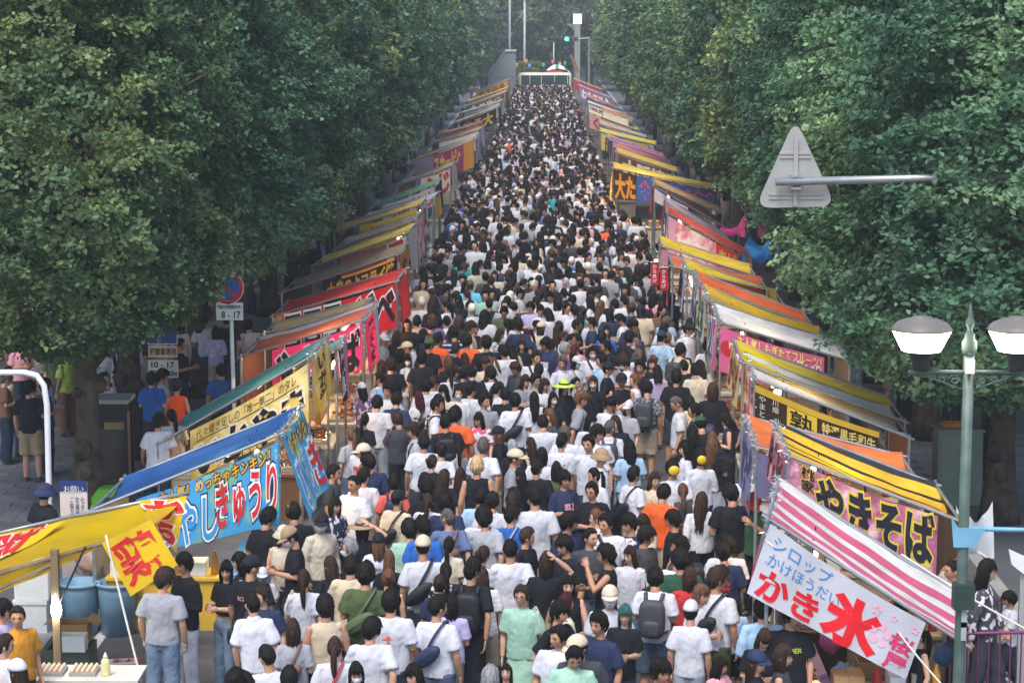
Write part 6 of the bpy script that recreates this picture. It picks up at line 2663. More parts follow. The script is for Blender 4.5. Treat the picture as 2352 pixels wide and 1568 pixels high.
plate(t, Vector((0, -0.064, c.z)), 0.52, 0.36, plain('sign_blue', '#1f56a6', 0.4), [('P', (0.36, 0.2, 0.6, 0.9), '#e6e8ea', 0.05)])
plate(t, Vector((0, -0.05, at_y(374, 806, Y).z)), 0.54, 0.22, plain('plate_beige', '#d6cbab', 0.5), [('標章車専用', (0.06, 0.2, 0.95, 0.8), '#3a3420', 0.02)])
plate(t, Vector((0, -0.05, at_y(374, 846, Y).z)), 0.56, 0.33, WHITEM, [('10 - 17', (0.12, 0.10, 0.86, 0.42), '#22262c', 0.02), ('ここから10m', (0.05, 0.55, 0.95, 0.9), '#22262c', 0.02)])
b = MB()
b.tube([(0.05, 0, 0), (0.05, 0, c.z + 0.2)], 0.035, 12)
b.build('pole', STEEL, t, True)
Y = 106
c = at_y(937, 312, Y)
t = thing('road_sign', 'small hazy no parking sign with a white plate far along the kerb', 'road sign', (c.x, Y, 0), 0, 'no parking signs')
round_sign(t, Vector((0, -0.05, c.z)), 0.32)
plate(t, Vector((0, -0.05, c.z - 0.52)), 0.62, 0.4, WHITEM, [('8 - 17', (0.2, 0.5, 0.9, 0.88), '#22262c', 0.02)])
b = MB()
b.tube([(0, 0, 0), (0, 0, c.z + 0.3)], 0.04, 10)
b.build('pole', WHITEM, t, True)
Y = 45.5
c = at_y(1943, 705, Y)
t = thing('road_sign', 'backs of two grey plates on a white pole under the lamp side ginkgos', 'road sign', (c.x, Y, 0))
for yy, h in ((678, 0.42), (733, 0.50)):
    b = MB()
    b.box((0, 0.05, at_y(1943, yy, Y).z), (0.62, 0.014, h))
    b.build('plate', GREYM, t)
b = MB()
b.tube([(-0.02, 0, 0), (-0.02, 0, c.z + 0.6)], 0.04, 10)
b.build('pole', WHITEM, t, True)
plate(t, Vector((-0.1, -0.05, 0.72)), 0.2, 0.75, WHITEM, [])

# --- pavement lamp pole, cabinet, generator, nobori flag, utility box
for (px, py, Y, lab) in ((578, 700, 57.0, 'dark slim lamp pole between the ginkgo trunks on the cucumber stall pavement'), (1985, 745, 47.5, 'dark slim lamp pole between the ginkgo trunks on the lamp side pavement')):
    x = at_y(px, py, Y).x
    t = thing('lamp_pole', lab, 'pole', (x, Y, 0.1), 0, 'slim lamp poles on the pavements')
    b = MB()
    b.lathe([(0.13, 0), (0.13, 0.5), (0.07, 0.62), (0.055, 3.9)], (0, 0, 0), 12)
    b.build('post', DARKGR, t, True)
    b = MB()
    b.lathe([(0.06, 3.88), (0.2, 4.0), (0.2, 4.1), (0.02, 4.25)], (0, 0, 0), 12)
    b.build('lantern', LAMPT, t, True)
Y = 35.6
a0, a1 = at_y(218, 940, Y), at_y(291, 940, Y)
t = thing('display_cabinet', 'black framed glass display cabinet with a grey top between two ginkgo trunks', 'cabinet', (a0.x, Y, 0.11))
w, h = a1.x - a0.x, 1.52
b = MB()
b.box((w / 2, 0.3, h), (w + 0.06, 0.66, 0.07))
b.build('top', plain('cabinet_top', '#8f9590', 0.6), t)
BLK = plain('black_frame', '#1c1d1f', 0.5)
for x in (0.03, w - 0.03):
    for y in (0.03, 0.57):
        b = MB()
        b.box((x, y, h / 2 - 0.02), (0.05, 0.05, h - 0.05))
        b.build('post', BLK, t)
b = MB()
b.box((w / 2, 0.03, h - 0.2), (w - 0.12, 0.04, 0.3))
b.build('louvre_panel', BLK, t)
b = MB()
b.box((w / 2, 0.5, h / 2 - 0.1), (w - 0.1, 0.03, h - 0.3))
b.build('back_panel', CARD, t)
b = MB()
b.box((w / 2, 0.04, h / 2 - 0.2), (w - 0.12, 0.012, h - 0.55))
b.build('glass', mat('tinted_glass', '#3a3632', rough=0.12, var=0.3, scale=3, spec=0.6), t)
t = thing('generator', 'lime green portable generator behind the notice board', 'generator', (at_y(252, 1120, 33.4).x, 33.4, 0.11))
GRN = plain('generator_green', '#5a9a2c', 0.45)
b = MB()
b.loft([[Vector(p) for p in ((-.26, y, 0.06), (.26, y, 0.06), (.26, y, 0.42), (.16, y, 0.56), (-.16, y, 0.56), (-.26, y, 0.42))] for y in (-0.17, 0.17)])
b.build('body', GRN, t)
b = MB()
b.box((0.06, -0.178, 0.3), (0.26, 0.016, 0.26))
b.build('panel', BLK, t)
b = MB()
b.tube([(-0.18, 0, 0.55), (-0.14, 0, 0.66), (0.14, 0, 0.66), (0.18, 0, 0.55)], 0.02, 8)
b.build('handle', BLK, t, True)
Y = 47.0
c = at_y(22, 790, Y)
t = thing('nobori_flag', 'white vertical flag with dark brushed writing by the grey building', 'flag', (c.x, Y, 0.11))
b = MB()
b.tube([(-0.28, 0, 0), (-0.28, 0, 2.6)], 0.018, 8)
b.build('pole', WHITEM, t)
ff = lambda u, v, off=0.0: Vector((-0.26 + 0.5 * u, -off + 0.04 * math.sin(v * 7 + u * 3), 2.5 - 1.7 * v))
b = MB()
b.grid(ff, 8, 20)
fo = b.build('cloth', bannercloth('#c9c8c4'), t, True)
obj('lettering', letter_mesh('lettering', 'せんべい', ff, (0.08, 0.03, 0.92, 0.97), [(0.07, print_mat('#2a1a1e'))], vertical=True), fo)
Y = 34.6
a0 = at_y(2156, 992, Y)
t = thing('utility_cabinet', 'grey green roadside utility cabinet with a coil of orange cord on top', 'cabinet', (a0.x, Y, 0.11))
h = a0.z - 0.11
b = MB()
b.box((0.36, 0.25, h / 2), (0.72, 0.5, h))
b.build('body', mat('cabinet_green', '#7d8f86', rough=0.55, var=0.08), t)
b = MB()
b.box((0.36, 0.25, h + 0.02), (0.78, 0.56, 0.045))
b.build('lid', mat('cabinet_green', '#7d8f86'), t)
b = MB()
b.box((0.36, -0.008, h / 2), (0.62, 0.014, h - 0.16))
b.build('door', mat('cabinet_green', '#7d8f86'), t)
b = MB()
rd = random.Random(5)
b.tube([Vector((0.30 + 0.24 * math.cos(k * 0.55) * (0.8 + 0.3 * rd.random()), 0.22 + 0.15 * math.sin(k * 0.55), h + 0.06 + 0.012 * (k % 7) * 0.8)) for k in range(60)], 0.009, 5)
tag = b.build('cord', plain('orange_cord', '#d98a2a', 0.6), None, True, label='coil of orange power cord lying on the grey green utility cabinet', category='cord')
tag.location = t.location


# --- purple crowd barriers
def barrier(x, y, rz, lab, L=1.5):
    t = thing('crowd_barrier', lab, 'barrier', (x, y, 0.0), rz, 'purple crowd barriers')
    b = MB()
    pts = [(-L / 2, 0, 0.18), (-L / 2, 0, 0.95), (-L / 2 + 0.1, 0, 1.05), (L / 2 - 0.1, 0, 1.05), (L / 2, 0, 0.95), (L / 2, 0, 0.18)]
    b.tube(pts + [pts[0]], 0.022, 8)
    b.build('frame', PURPLE, t, True)
    for k in range(11):
        xx = -L / 2 + L * (k + 1) / 12
        b = MB()
        b.tube([(xx, 0, 0.18), (xx, 0, 1.05)], 0.010, 6)
        b.build('bar', PURPLE, t)
    for xx in (-L / 2 + 0.15, L / 2 - 0.15):
        b = MB()
        b.tube([(xx, -0.25, 0.015), (xx, 0, 0.18), (xx, 0.25, 0.015)], 0.02, 6)
        b.build('foot', PURPLE, t)


barrier(5.5, 24.2, math.radians(4), 'purple crowd barrier on the kerb just beyond the street lamp')
barrier(5.2, 25.2, math.radians(52), 'purple crowd barrier set at an angle behind another barrier by the street lamp')
barrier(at_y(1735, 600, 58).x, 58.0, math.radians(75), 'purple crowd barrier by the blue tarpaulin under the ginkgos')
barrier(at_y(1845, 640, 52).x, 52.0, math.radians(80), 'purple crowd barrier between ginkgo trunks on the lamp side pavement')


# --- draped sheets under the trees
def drape(name, label, corners, y0, y1, col, seed):
    P4 = [at_y(px, py, y) for (px, py), y in zip(corners, (y0, y0, y1, y1))]
    O = Vector((P4[0].x, P4[0].y, 0))
    b = MB()
    b.grid(lambda u, v: P4[3].lerp(P4[2], u).lerp(P4[0].lerp(P4[1], u), v) - O + Vector((0, 0.25 * math.sin(u * 7 + seed) * v, -0.25 * math.sin(PI * u) * (1 - v) + 0.1 * noise.noise(Vector((u * 4, v * 4, seed))))), 20, 12)
    o = b.build(name, tarp(col), None, True, label=label, category='tarpaulin')
    o.location = O


drape('tarpaulin', 'bright blue tarpaulin draped behind the flower banner stall', ((1695, 600), (1775, 600), (1770, 545), (1722, 540)), 57, 59, '#2f86d6', 1)
drape('tarpaulin', 'hot pink cloth tied between ginkgo trunks behind the rose stall', ((1650, 535), (1712, 545), (1712, 492), (1660, 520)), 64, 65, '#d9407e', 2)
drape('tarpaulin', 'pink cloth hanging behind the second lamp side ginkgo trunks', ((1742, 545), (1795, 540), (1790, 488), (1738, 490)), 66, 67, '#d9567e', 3)
drape('tarpaulin', 'translucent grey plastic sheet hung behind the noodle stall', ((2200, 1290), (2275, 1270), (2280, 1150), (2195, 1160)), 28.5, 28.6, '#a9b0b8', 4)

# --- small red hanging flags by the navy curtain
for px, py in ((1504, 630), (1525, 642)):
    Y = 46.5
    c = at_y(px, py - 28, Y)
    t = thing('hanging_flag', 'small red hanging flag with white writing before the navy curtain, %s' % ('nearer the crowd' if px < 1510 else 'nearer the stall poles'), 'flag', (c.x, Y, c.z), 0, 'small red hanging flags')
    hf = lambda u, v, off=0.0: Vector(((u - 0.5) * 0.17, -off + 0.01 * math.sin(v * 5), -0.5 * v))
    b = MB()
    b.grid(hf, 4, 8)
    fo = b.build('cloth', bannercloth('#bf2630'), t)
    obj('lettering', letter_mesh('lettering', 'からあげ', hf, (0.25, 0.1, 0.75, 0.9), [(0.02, print_mat('#ead9d9'))], vertical=True), fo)
    b = MB()
    b.tube([(-0.1, 0, 0.0), (0.1, 0, 0.0)], 0.01, 6)
    b.build('rod', STEEL, t)

# --- things around the yellow corner stall
BINM = plain('bin_blue', '#6f93ad', 0.5, 0.15)
for px, lab in ((186, 'pale blue plastic bin by the cardboard box at the corner stall'), (271, 'pale blue plastic bin behind the rope, beside the person in light grey')):
    Y = 27.6
    x = at_y(px, 1440, Y).x
    t = thing('bin', lab, 'bin', (x, Y, 0), 0, 'pale blue bins')
    b = MB()
    n = 24
    b.loft([[Vector((r * (1 + 0.015 * math.cos(6 * 2 * PI * k / n)) * math.cos(2 * PI * k / n), r * (1 + 0.015 * math.cos(6 * 2 * PI * k / n)) * math.sin(2 * PI * k / n), z)) for k in range(n)] for r, z in ((0.21, 0.0), (0.25, 0.55), (0.262, 0.70), (0.245, 0.70), (0.20, 0.25), (0.01, 0.25))])
    b.build('body', BINM, t, True)
    b = MB()
    b.lathe([(0.262, 0.66), (0.285, 0.67), (0.285, 0.705), (0.25, 0.705)], (0, 0, 0), 28, 0, 1, 1, False)
    b.build('rim', BINM, t, True)
    for sx in (1, -1):
        b = MB()
        b.box((sx * 0.285, 0, 0.60), (0.04, 0.12, 0.06))
        b.build('handle', BINM, t)


def crate(name, label, c, s, m, cat='box', rz=0.0, lid=None, group=None):
    t = thing(name, label, cat, c, rz, group)
    b = MB()
    x, y, z = s
    th = 0.02
    for (cc, ss) in (((0, 0, th / 2), (x, y, th)), ((-x / 2 + th / 2, 0, z / 2 + th / 2), (th, y, z - th)), ((x / 2 - th / 2, 0, z / 2 + th / 2), (th, y, z - th)), ((0, -y / 2 + th / 2, z / 2 + th / 2), (x - 2 * th, th, z - th)), ((0, y / 2 - th / 2, z / 2 + th / 2), (x - 2 * th, th, z - th))):
        b.box(cc, ss)
    b.build('body', m, t)
    if lid == 'lid':
        b = MB()
        b.box((0, 0, z + 0.025), (x + 0.03, y + 0.03, 0.05))
        b.build('lid', m, t)
    elif lid == 'flaps':
        for sx in (1, -1):
            b = MB()
            b.box((sx * (x / 2 + 0.07), 0, z + 0.03), (0.16, y, 0.008), 0, Matrix.Rotation(sx * 0.5, 3, 'Y'))
            b.build('flap', m, t)
    return t


px3 = lambda px, Y: at_y(px, 1400, Y).x
crate('foam_box', 'white foam cooler at the foot of the stack by the corner stall post', (px3(78, 27.4), 27.4, 0), (0.42, 0.42, 0.50), STYRO, lid='lid', group='white foam coolers')
crate('foam_box', 'white foam cooler on top of another by the corner stall post', (px3(82, 27.4), 27.4, 0.555), (0.44, 0.42, 0.52), STYRO, lid='lid', group='white foam coolers')
crate('cardboard_box', 'open cardboard box holding a foam tray between the post and the blue bins', (px3(168, 26.2), 26.2, 0.30), (0.40, 0.32, 0.26), CARD, lid='flaps')
crate('foam_box', 'small foam box tucked in front of the open cardboard box', (px3(166, 25.85), 25.85, 0.30), (0.32, 0.2, 0.2), STYRO)
crate('plastic_crate', 'dark green plastic crate under the cardboard box', (px3(160, 26.1), 26.1, 0), (0.55, 0.5, 0.295), plain('crate_green', '#4a564a', 0.6))
crate('cardboard_box', 'brown carton behind the blue bins beside the notice board', (px3(215, 29.6), 29.6, 0), (0.35, 0.4, 0.62), CARD, lid='flaps')
crate('foam_box', 'white foam tray stack on the ground behind the blue bins', (px3(262, 29.8), 29.8, 0), (0.62, 0.4, 0.42), STYRO, lid='lid')
t = thing('paint_bucket', 'small white bucket standing in front of the notice board', 'bucket', (px3(164, 28.7), 28.7, 0))
b = MB()
b.lathe([(0.12, 0), (0.15, 0.42), (0.16, 0.43), (0.14, 0.43), (0.12, 0.1), (0.01, 0.1)], (0, 0, 0), 20)
b.build('body', WHITEM, t, True)
b = MB()
b.tube([(-0.15, 0, 0.40), (0, -0.12, 0.30), (0.15, 0, 0.40)], 0.006, 5)
b.build('handle', STEEL, t)
b = MB()
b.ellipsoid((0, 0, 0.16), (0.40, 0.24, 0.2), 20, 12, 0, None, lambda p: p * (1 + 0.25 * noise.noise(p * 9)))
o = b.build('plastic_bag', mat('clear_bag', '#c9aea4', rough=0.3, var=0.25, scale=7, trans=0.3, var2=('#d98a3a', 5.0, 0.55, 0.62)), None, True, label='bulging clear plastic bag with orange contents behind the blue bins', category='plastic bag')
o.location = (px3(245, 29.0), 29.0, 0.45)
t = thing('floor_sign', 'red bordered white sign lying on the ground by the blue bins', 'sign', (px3(280, 26.3), 26.3, 0.004), 0.15)
b = MB()
b.box((0, 0, 0.006), (0.40, 0.30, 0.012))
b.build('board', plain('sign_red', '#c0262c', 0.4), t)
b = MB()
b.box((0, 0, 0.015), (0.34, 0.22, 0.006))
po = b.build('face', WHITEM, t)
obj('lettering', letter_mesh('lettering', '氷水', lambda u, v, off=0.0: Vector((0.3 * (u - .5), 0.18 * (.5 - v), 0.0205 + off)), (0.05, 0.1, 0.95, 0.9), [(0.03, print_mat('#b0242c'))]), po)
# table with eggs and a sauce bottle at the bottom edge
Y = 23.6
t = thing('folding_table', 'white topped folding table with egg trays at the corner stall', 'table', (px3(150, Y), Y, 0))
b = MB()
b.box((0, 0, 0.70), (1.7, 0.6, 0.03))
b.build('tabletop', plain('table_white', '#c9c5ba', 0.5), t)
for sx in (1, -1):
    for sy in (1, -1):
        b = MB()
        b.tube([(sx * 0.8, sy * 0.26, 0), (sx * 0.8, sy * 0.26, 0.69)], 0.016, 6)
        b.build('leg', STEEL, t)
for k in range(3):
    e = thing('egg_tray', ['grey tray of eggs nearest the wooden post on the folding table', 'grey tray of eggs in the middle of the folding table', 'grey tray of eggs beside the sauce bottle on the folding table'][k], 'egg tray', (px3(40 + 75 * k, Y), Y, 0.715), 0, 'egg trays')
    b = MB()
    b.box((0, 0, 0.02), (0.30, 0.30, 0.04))
    b.build('tray', plain('pulp_grey', '#9a958a', 0.9), e)
    em = MB()
    em.ellipsoid((0, 0, 0.028), (0.021, 0.021, 0.027), 8, 6)
    em = em.mesh('egg', plain('egg_shell', '#d9c2a4', 0.5, 0.05), True)
    for a in range(5):
        for c2 in range(5):
            obj('egg', em, e, (-0.115 + 0.0575 * a, -0.115 + 0.0575 * c2, 0.028))
t = thing('sauce_bottle', 'pale yellow squeeze bottle standing on the folding table', 'bottle', (px3(243, Y), Y - 0.1, 0.715))
b = MB()
b.lathe([(0.05, 0), (0.052, 0.02), (0.052, 0.16), (0.03, 0.20)], (0, 0, 0), 16)
b.build('body', plain('mayo_yellow', '#d9cf96', 0.35), t, True)
b = MB()
b.lathe([(0.026, 0.201), (0.026, 0.225), (0.008, 0.26), (0.004, 0.27)], (0, 0, 0), 12)
b.build('cap', WHITEM, t, True)


def rope(label, p, q, r=0.011, sag=0.03, m=None, name='rope'):
    b = MB()
    O = Vector(p)
    b.tube([Vector(p).lerp(Vector(q), k / 12) - O - Vector((0, 0, sag * math.sin(PI * k / 12))) for k in range(13)], r, 6)
    o = b.build(name, m or ROPE, None, True, label=label, category='rope' if name == 'rope' else 'cable')
    o.location = O


rope('white guy rope running from the yellow roof down to the ground beside the blue bins', at_y(243, 1228, 24.3), at_y(332, 1590, 23.9), 0.013)
rope('white guy rope stretched from the shaved ice stall past the lamp post to the kerb', at_y(2070, 1272, 23.4), at_y(2420, 1478, 22.6))
rope('white guy rope falling from the white banner corner towards the barrier feet', at_y(2018, 1390, 22.9), at_y(2180, 1590, 22.2))
# table with odds and ends and a cone beneath the ice banner
t = thing('market_table', 'brown topped table under the white shaved ice banner', 'table', (at_y(2030, 1540, 23.6).x, 23.9, 0))
b = MB()
b.box((0, 0, 0.66), (0.9, 0.5, 0.03))
b.build('tabletop', WOOD, t)
for sx in (1, -1):
    for sy in (1, -1):
        b = MB()
        b.tube([(sx * 0.4, sy * 0.2, 0), (sx * 0.4, sy * 0.2, 0.65)], 0.018, 6)
        b.build('leg', STEEL, t)
crate('cardboard_box', 'carton on the table under the white shaved ice banner', (at_y(2010, 1540, 23.6).x, 23.9, 0.675), (0.34, 0.3, 0.14), CARD)
t = thing('traffic_cone', 'red and white traffic cone under the shaved ice banner', 'traffic cone', (at_y(1857, 1560, 24.2).x, 24.2, 0))
b = MB()
b.box((0, 0, 0.015), (0.34, 0.34, 0.03))
b.build('base', plain('cone_red', '#c02a24', 0.5), t)
prev = 0.03
for k, (z0, z1, m) in enumerate(((0.03, 0.2, 'r'), (0.2, 0.32, 'w'), (0.32, 0.45, 'r'), (0.45, 0.55, 'w'), (0.55, 0.7, 'r'))):
    rr = lambda z: 0.13 * (1 - (z - 0.03) / 0.67) + 0.022
    b = MB()
    b.lathe([(rr(z0), z0), (rr(z1), z1)], (0, 0, 0), 18)
    b.build('band', plain('cone_red', '#c02a24', 0.5) if m == 'r' else WHITEM, t, True)
for k, (px, py, col, lab) in enumerate(((1935, 1548, '#9ab8d6', 'pale blue plastic bag hanging under the shaved ice banner'), (1908, 1470, '#c86a96', 'pink bag of sweets hanging under the shaved ice banner'), (2170, 1500, '#6a94c4', 'crumpled blue cloth on the kerb beside the lamp post'))):
    b = MB()
    b.ellipsoid((0, 0, 0), (0.13, 0.11, 0.14), 16, 11, 0, None, lambda p, k=k: p * (1 + 0.35 * noise.noise(p * 16 + Vector((k * 5, 0, 0)))))
    o = b.build('plastic_bag', mat('bag_' + col, col, rough=0.35, var=0.25, scale=14, trans=0.25), None, True, label=lab, category='bag')
    o.location = at_y(px, py, 23.8)
t = thing('white_board', 'slanted white board at the picture edge beyond the lamp post', 'board', at_y(2336, 1300, 24.6), 0)
b = MB()
b.loft([[Vector(p) for p in ((-0.1, y, 0.2), (0.6, y, -0.12), (0.6, y, -0.5), (-0.06, y, 0.02))] for y in (0, 0.04)])
b.build('panel', WHITEM, t)
b = MB()
b.box((0.1, 0.08, -0.9), (0.09, 0.06, 1.8))
b.build('post', GREYM, t)

# --- far end of the avenue
Y = 190.0
x0, x1 = at_y(1190, 170, Y).x, at_y(1312, 170, Y).x
t = thing('minibus', 'cream minibus with dark teal windows parked across the end of the street', 'minibus', ((x0 + x1) / 2, Y, 0))
L = x1 - x0
CREAM = plain('bus_cream', '#cfcdb4', 0.4, 0.05)
TEALG = mat('bus_glass', '#1f3f42', rough=0.15, var=0.3, scale=2, spec=0.6)
b = MB()
prof = [(-0.95, 0.35), (-1.0, 0.5), (-1.0, 1.55), (-0.97, 2.3), (-0.85, 2.52), (-0.5, 2.62), (0.5, 2.62), (0.85, 2.52), (0.97, 2.3), (1.0, 1.55), (1.0, 0.5), (0.95, 0.35)]
rings = []
for xx, sy, zz in ((-L / 2, 0.80, 0.86), (-L / 2 + 0.06, 0.9, 0.94), (-L / 2 + 0.25, 0.98, 0.99), (-L / 2 + 0.6, 1, 1), (L / 2 - 0.25, 1, 1), (L / 2 - 0.05, 0.95, 0.98), (L / 2, 0.88, 0.95)):
    rings.append([Vector((xx, y * sy, 0.35 + (z - 0.35) * zz)) for y, z in prof])
b.loft(rings)
b.build('body', CREAM, t, True)
b = MB()
b.box((0.05, -0.985, 2.0), (L - 0.5, 0.06, 0.82))
wf = b.build('window_band', plain('bus_gasket', '#15191a', 0.5), t)
for k, (a, c2) in enumerate(((0.0, 0.18), (0.19, 0.42), (0.43, 0.70), (0.72, 0.97))):
    b = MB()
    b.box((0.05 - (L - 0.5) / 2 + (L - 0.5) * (a + c2) / 2, -1.01, 2.0), ((L - 0.5) * (c2 - a) - 0.03, 0.03, 0.74))
    b.build('window', TEALG, t)
    b = MB()
    b.box((0.05 - (L - 0.5) / 2 + (L - 0.5) * c2, -1.02, 2.0), (0.06, 0.03, 0.78))
    b.build('pillar', CREAM, t)
for xx in (-L * 0.3, L * 0.3):
    for yy in (-0.9, 0.9):
        b = MB()
        b.tube([(xx, yy - 0.11, 0.36), (xx, yy + 0.11, 0.36)], 0.36, 18)
        w_ = b.build('wheel', plain('tyre', '#1d1d1d', 0.8), t)
        b = MB()
        b.tube([(xx, yy - 0.12, 0.36), (xx, yy + 0.12, 0.36)], 0.2, 14)
        b.build('rim', STEEL, w_)


def mast(label, px, Y, ztop, r, m=STEEL, name='utility_pole'):
    t = thing(name, label, 'pole', (at_y(px, 100, Y).x, Y, 0), 0, 'poles at the far end')
    b = MB()
    b.tube([(0, 0, 0), (0, 0, ztop)], [r, r * 0.75], 12)
    b.build('shaft', m, t, True)
    b = MB()
    b.lathe([(r * 0.9, ztop - 0.02), (r * 0.9, ztop + 0.06), (0.01, ztop + 0.1)], (0, 0, 0), 10)
    b.build('cap', m, t)


CONC = mat('pale_concrete', '#a9b0b2', rough=0.8, var=0.1)
mast('slender grey pole rising beside the minibus front', 1171, 194, 13, 0.11, CONC)
mast('thick pale pole behind the hedge at the street end', 1205, 206, 8.75, 0.13, CONC)
mast('short grey pole among the lanterns behind the minibus', 1272, 205, 4.9, 0.07, CONC)
Y = 200
t = thing('sign_pillar', 'tall pale pillar with a glowing white light box on top', 'sign pillar', (at_y(1326, 100, Y).x, Y, 0))
b = MB()
b.box((0, 0, 3.3), (0.52, 0.5, 6.6))
b.build('column', mat('pillar_paint', '#8b8c84', rough=0.6, var=0.08), t)
b = MB()
b.box((0, -0.02, 7.15), (0.72, 0.56, 0.86))
lb = b.build('light_box', mat('light_box_glow', '#fffdf6', emit=3.5, var=0), t)
b = MB()
b.box((0, 0, 7.64), (0.84, 0.62, 0.10))
b.build('cap', LAMPT, lb)
t = thing('traffic_light', 'horizontal traffic light showing green on an arm beside the pale pillar', 'traffic light', (at_y(1312, 90, 197).x, 197, at_y(1312, 90, 197).z))
b = MB()
b.box((0, 0, 0), (1.25, 0.2, 0.42))
b.build('housing', plain('signal_grey', '#6d7274', 0.5), t)
for k, m in enumerate((mat('signal_green', '#3fe0b0', emit=4.0, var=0), plain('signal_off_amber', '#4a3a1c', 0.3), plain('signal_off_red', '#4a1c1c', 0.3))):
    b = MB()
    b.tube([(-0.4 + 0.4 * k, -0.10, 0), (-0.4 + 0.4 * k, -0.16, 0)], 0.17, 18)
    b.build('lens', m, t)
b = MB()
b.tube([(0.6, 0.05, 0.0), (1.6, 0.05, 0.1)], 0.05, 8)
b.build('arm', STEEL, t)
b = MB()
b.tube([(1.6, 0.05, 0.2), (1.6, 0.05, -5.2)], 0.09, 10)
b.build('pole', STEEL, t)
# hedge
r = np.random.default_rng(4)
n = 5200
Y = 204
hx0, hx1 = at_y(1178, 150, Y).x, at_y(1240, 150, Y).x
hz = at_y(1200, 146, Y).z
q = r.random((n, 3))
face = r.integers(0, 3, n)
q[:, 1] = np.where(face == 0, 0, q[:, 1])
q[:, 2] = np.where(face == 1, 1, q[:, 2])
c_ = np.stack([q[:, 0] * (hx1 - hx0), q[:, 1] * 1.4, 0.1 + q[:, 2] * (hz - 0.1)], 1) + r.normal(0, 0.06, (n, 3))
d = r.normal(0, 1, (n, 3))
d /= np.linalg.norm(d, axis=1)[:, None]
w = np.cross(d, r.normal(0, 1, (n, 3)))
w /= np.linalg.norm(w, axis=1)[:, None]
V = np.stack([c_ - d * .12, c_ + w * .07, c_ + d * .12, c_ - w * .07], 1).reshape(-1, 3)
t = thing('hedge', 'clipped yellow green hedge behind the minibus', 'hedge', (hx0, Y, 0))
obj('foliage', quads_mesh('foliage', V, leaf_mat('hedge_leaf', '#5f6f2c', '#748238', '#8a9440')), t)
b = MB()
for k in range(6):
    b.tube([((hx1 - hx0) * (k + .5) / 6, 0.6, 0), ((hx1 - hx0) * (k + .5) / 6 + 0.1, 0.7, hz * 0.8)], 0.05, 6)
b.build('stem', BARK, t, kind='stuff')
# paper lanterns on a wire
for k, (px, py, col, nm) in enumerate(((1187, 151, '#d9a25a', 'amber lantern over the hedge'), (1209, 142, '#dba860', 'amber lantern in front of the thick pale pole'), (1216, 152, '#7aa6d6', 'blue lantern beside the thick pale pole'), (1248, 150, '#4fb89a', 'sea green lantern past the hedge end'),
                                       (1270, 143, '#e07a8c', 'pink lantern by the short grey pole'), (1286, 148, '#d9b060', 'amber lantern above the tent top'), (1298, 146, '#4fb87a', 'green lantern closest to the pale pillar'))):
    t = thing('paper_lantern', nm + ' on the wire at the street end', 'lantern', at_y(px, py, 200), 0, 'paper lanterns at the street end')
    b = MB()
    b.ellipsoid((0, 0, 0), (0.15, 0.15, 0.24), 12, 12, 0, None, lambda p: Vector((p.x * (1 + 0.06 * math.cos(p.z * 60)), p.y * (1 + 0.06 * math.cos(p.z * 60)), p.z)))
    b.build('shade', mat('lantern_' + col, col, rough=0.6, var=0.05, trans=0.3), t, True)
    b = MB()
    b.lathe([(0.07, 0.22), (0.07, 0.27)], (0, 0, 0), 10)
    b.build('ring', plain('lantern_ring', '#2a2a2a', 0.6), t)
rope('thin wire carrying the paper lanterns', at_y(1172, 146, 200.2), at_y(1320, 130, 200.2), 0.02, 0.25, plain('wire', '#4a4f52'), 'cable')
rope('overhead cable crossing from the ginkgo crowns to the minibus', at_y(700, 170, 120), at_y(1180, 177, 186), 0.018, 0.1, plain('wire', '#4a4f52'), 'cable')
rope('overhead cable rising from the pale pillar into the lamp side ginkgos', at_y(1330, 168, 170), at_y(1700, 95, 120), 0.018, 0.3, plain('wire', '#4a4f52'), 'cable')
rope('high cable sagging between the poles above the minibus', at_y(1100, 60, 205), at_y(1345, 85, 205), 0.03, 0.5, plain('wire', '#4a4f52'), 'cable')
rope('upper cable sagging across the avenue near the pole tops', at_y(1080, 32, 206), at_y(1350, 10, 206), 0.03, 0.4, plain('wire', '#4a4f52'), 'cable')
# tent and tilted banner beyond the minibus, pale shed
t = thing('festival_tent', 'white and green festival tent with a red front behind the minibus roof', 'tent', (at_y(1283, 160, 199).x, 199, 0))
b = MB()
TW = plain('tent_white', '#d3d6d3', 0.6)
TG = plain('tent_green', '#2f8f5a', 0.6)
b.grid(lambda u, v: (-1.1 + 2.2 * u, -0.6 + 1.6 * v, 2.35 + 0.75 * math.sin(PI * min(1, u * 0.9 + 0.1)) * (0.5 + 0.5 * math.sin(PI * v))), 16, 8, 0, lambda u, v: 1 if (int(u * 8) in (3, 6)) else 0)
b.build('roof', [TW, TG], t, True)
b = MB()
b.box((-0.35, -0.66, 2.42), (1.5, 0.05, 0.32))
b.build('front', plain('tent_red', '#c8323a', 0.6), t)
for xx in (-1.05, 1.05):
    b = MB()
    b.tube([(xx, -0.5, 0), (xx, -0.5, 2.4)], 0.04, 6)
    b.build('leg', STEEL, t)
t = thing('tilted_banner', 'tilted brown and gold banner pole beside the festival tent', 'banner', (at_y(1318, 160, 196).x, 196, 0))
b = MB()
b.tube([(0.15, 0, 0), (0.15, 0, 2.6), (-0.35, 0, 4.0)], 0.04, 6)
b.build('pole', WOOD, t)
b = MB()
b.grid(lambda u, v: (-0.35 + 0.62 * v + 0.22 * u, 0.02 * math.sin(u * 5), 4.0 - 1.5 * v), 4, 8)
b.build('cloth', bannercloth('#8a6a34'), t)
t = thing('shed', 'pale grey lean-to shed with a sloping roof before the far ginkgos', 'shed', (at_y(1150, 150, 186).x, 186, 0))
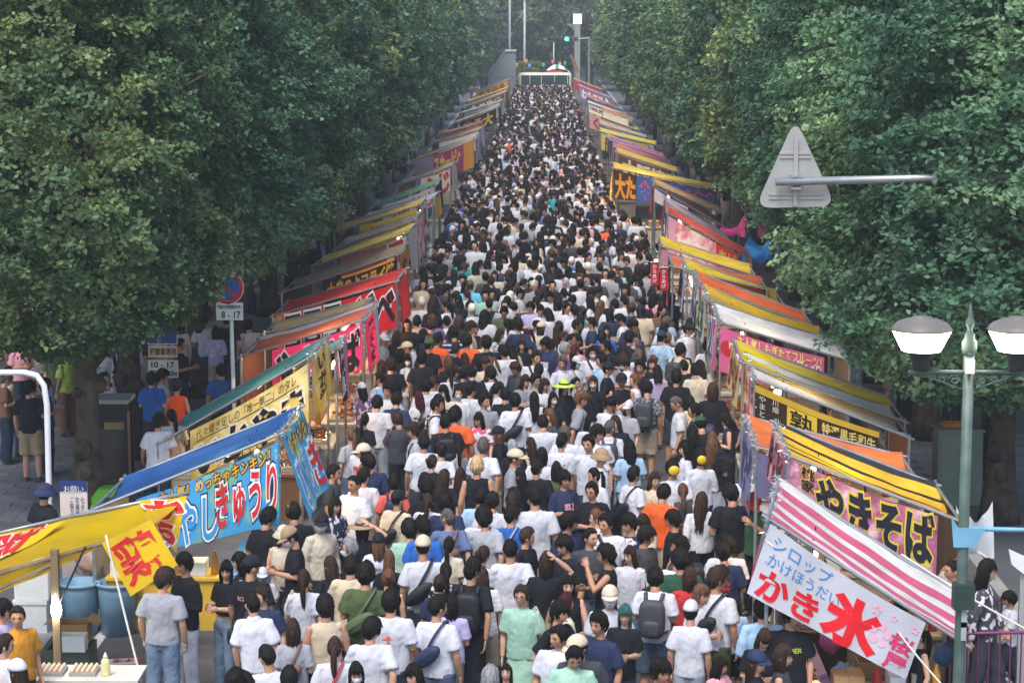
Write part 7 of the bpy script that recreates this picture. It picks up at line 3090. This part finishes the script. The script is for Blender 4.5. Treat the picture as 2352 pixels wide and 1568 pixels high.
sa, sb = at_y(1122, 160, 186).x - at_y(1150, 150, 186).x, at_y(1184, 160, 186).x - at_y(1150, 150, 186).x
z1, z2 = at_y(1184, 119, 186).z, at_y(1122, 172, 186).z
b = MB()
b.loft([[Vector(p) for p in ((sa, y, 0), (sb, y, 0), (sb, y, z1), (sb - 0.9, y, z1 - 0.05), (sa, y, z2))] for y in (0, 3.5)])
b.build('wall', mat('shed_grey', '#858b8f', rough=0.7, var=0.08), t)
b = MB()
b.loft([[Vector(p) for p in ((sa - 0.1, y, z2 - 0.06), (sb - 0.9, y, z1 + 0.0), (sb + 0.06, y, z1 + 0.01), (sb + 0.06, y, z1 + 0.10), (sb - 0.9, y, z1 + 0.09), (sa - 0.1, y, z2 + 0.05))] for y in (-0.1, 3.6)])
b.build('roof', mat('shed_roof', '#b9bec2', rough=0.5, var=0.06), t)

# ------------------------------------------------------------------ lit bulbs inside a few stalls (warm light the photograph shows)
for key, e in (('cucumber', 26), ('pinknoodle', 30), ('octopus', 60), ('squid', 18), ('noodle', 16), ('red', 18), ('beef', 14), ('fruit', 10), ('flower', 24)):
    s = STALLS[key]
    ld = bpy.data.lights.new('stall_light', 'POINT')
    ld.energy = e * 2.2
    ld.color = (1.0, 0.66, 0.32)
    ld.shadow_soft_size = 0.06
    lo = bpy.data.objects.new('stall_light', ld)
    COL.objects.link(lo)
    lo.location = s['O'] + s['A'].lerp(s['B'], 0.3) + Vector((0, s['L'] * 0.5, -0.5))

# ------------------------------------------------------------------ air
HAZE_D = 0.0009
hz_ = MB()
hz_.box((0, 215, 24.0), (470, 560, 51.0))
haze = hz_.build('haze', [], None, kind='stuff')
hm_ = bpy.data.materials.new('haze_air')
hm_.use_nodes = True
hn = hm_.node_tree
hn.nodes.clear()
ho = hn.nodes.new('ShaderNodeOutputMaterial')
hv = hn.nodes.new('ShaderNodeVolumePrincipled')
hv.inputs['Color'].default_value = (0.86, 0.93, 1.0, 1)
hv.inputs['Density'].default_value = HAZE_D
hv.inputs['Anisotropy'].default_value = 0.2
hn.links.new(hv.outputs['Volume'], ho.inputs['Volume'])
haze.data.materials.append(hm_)
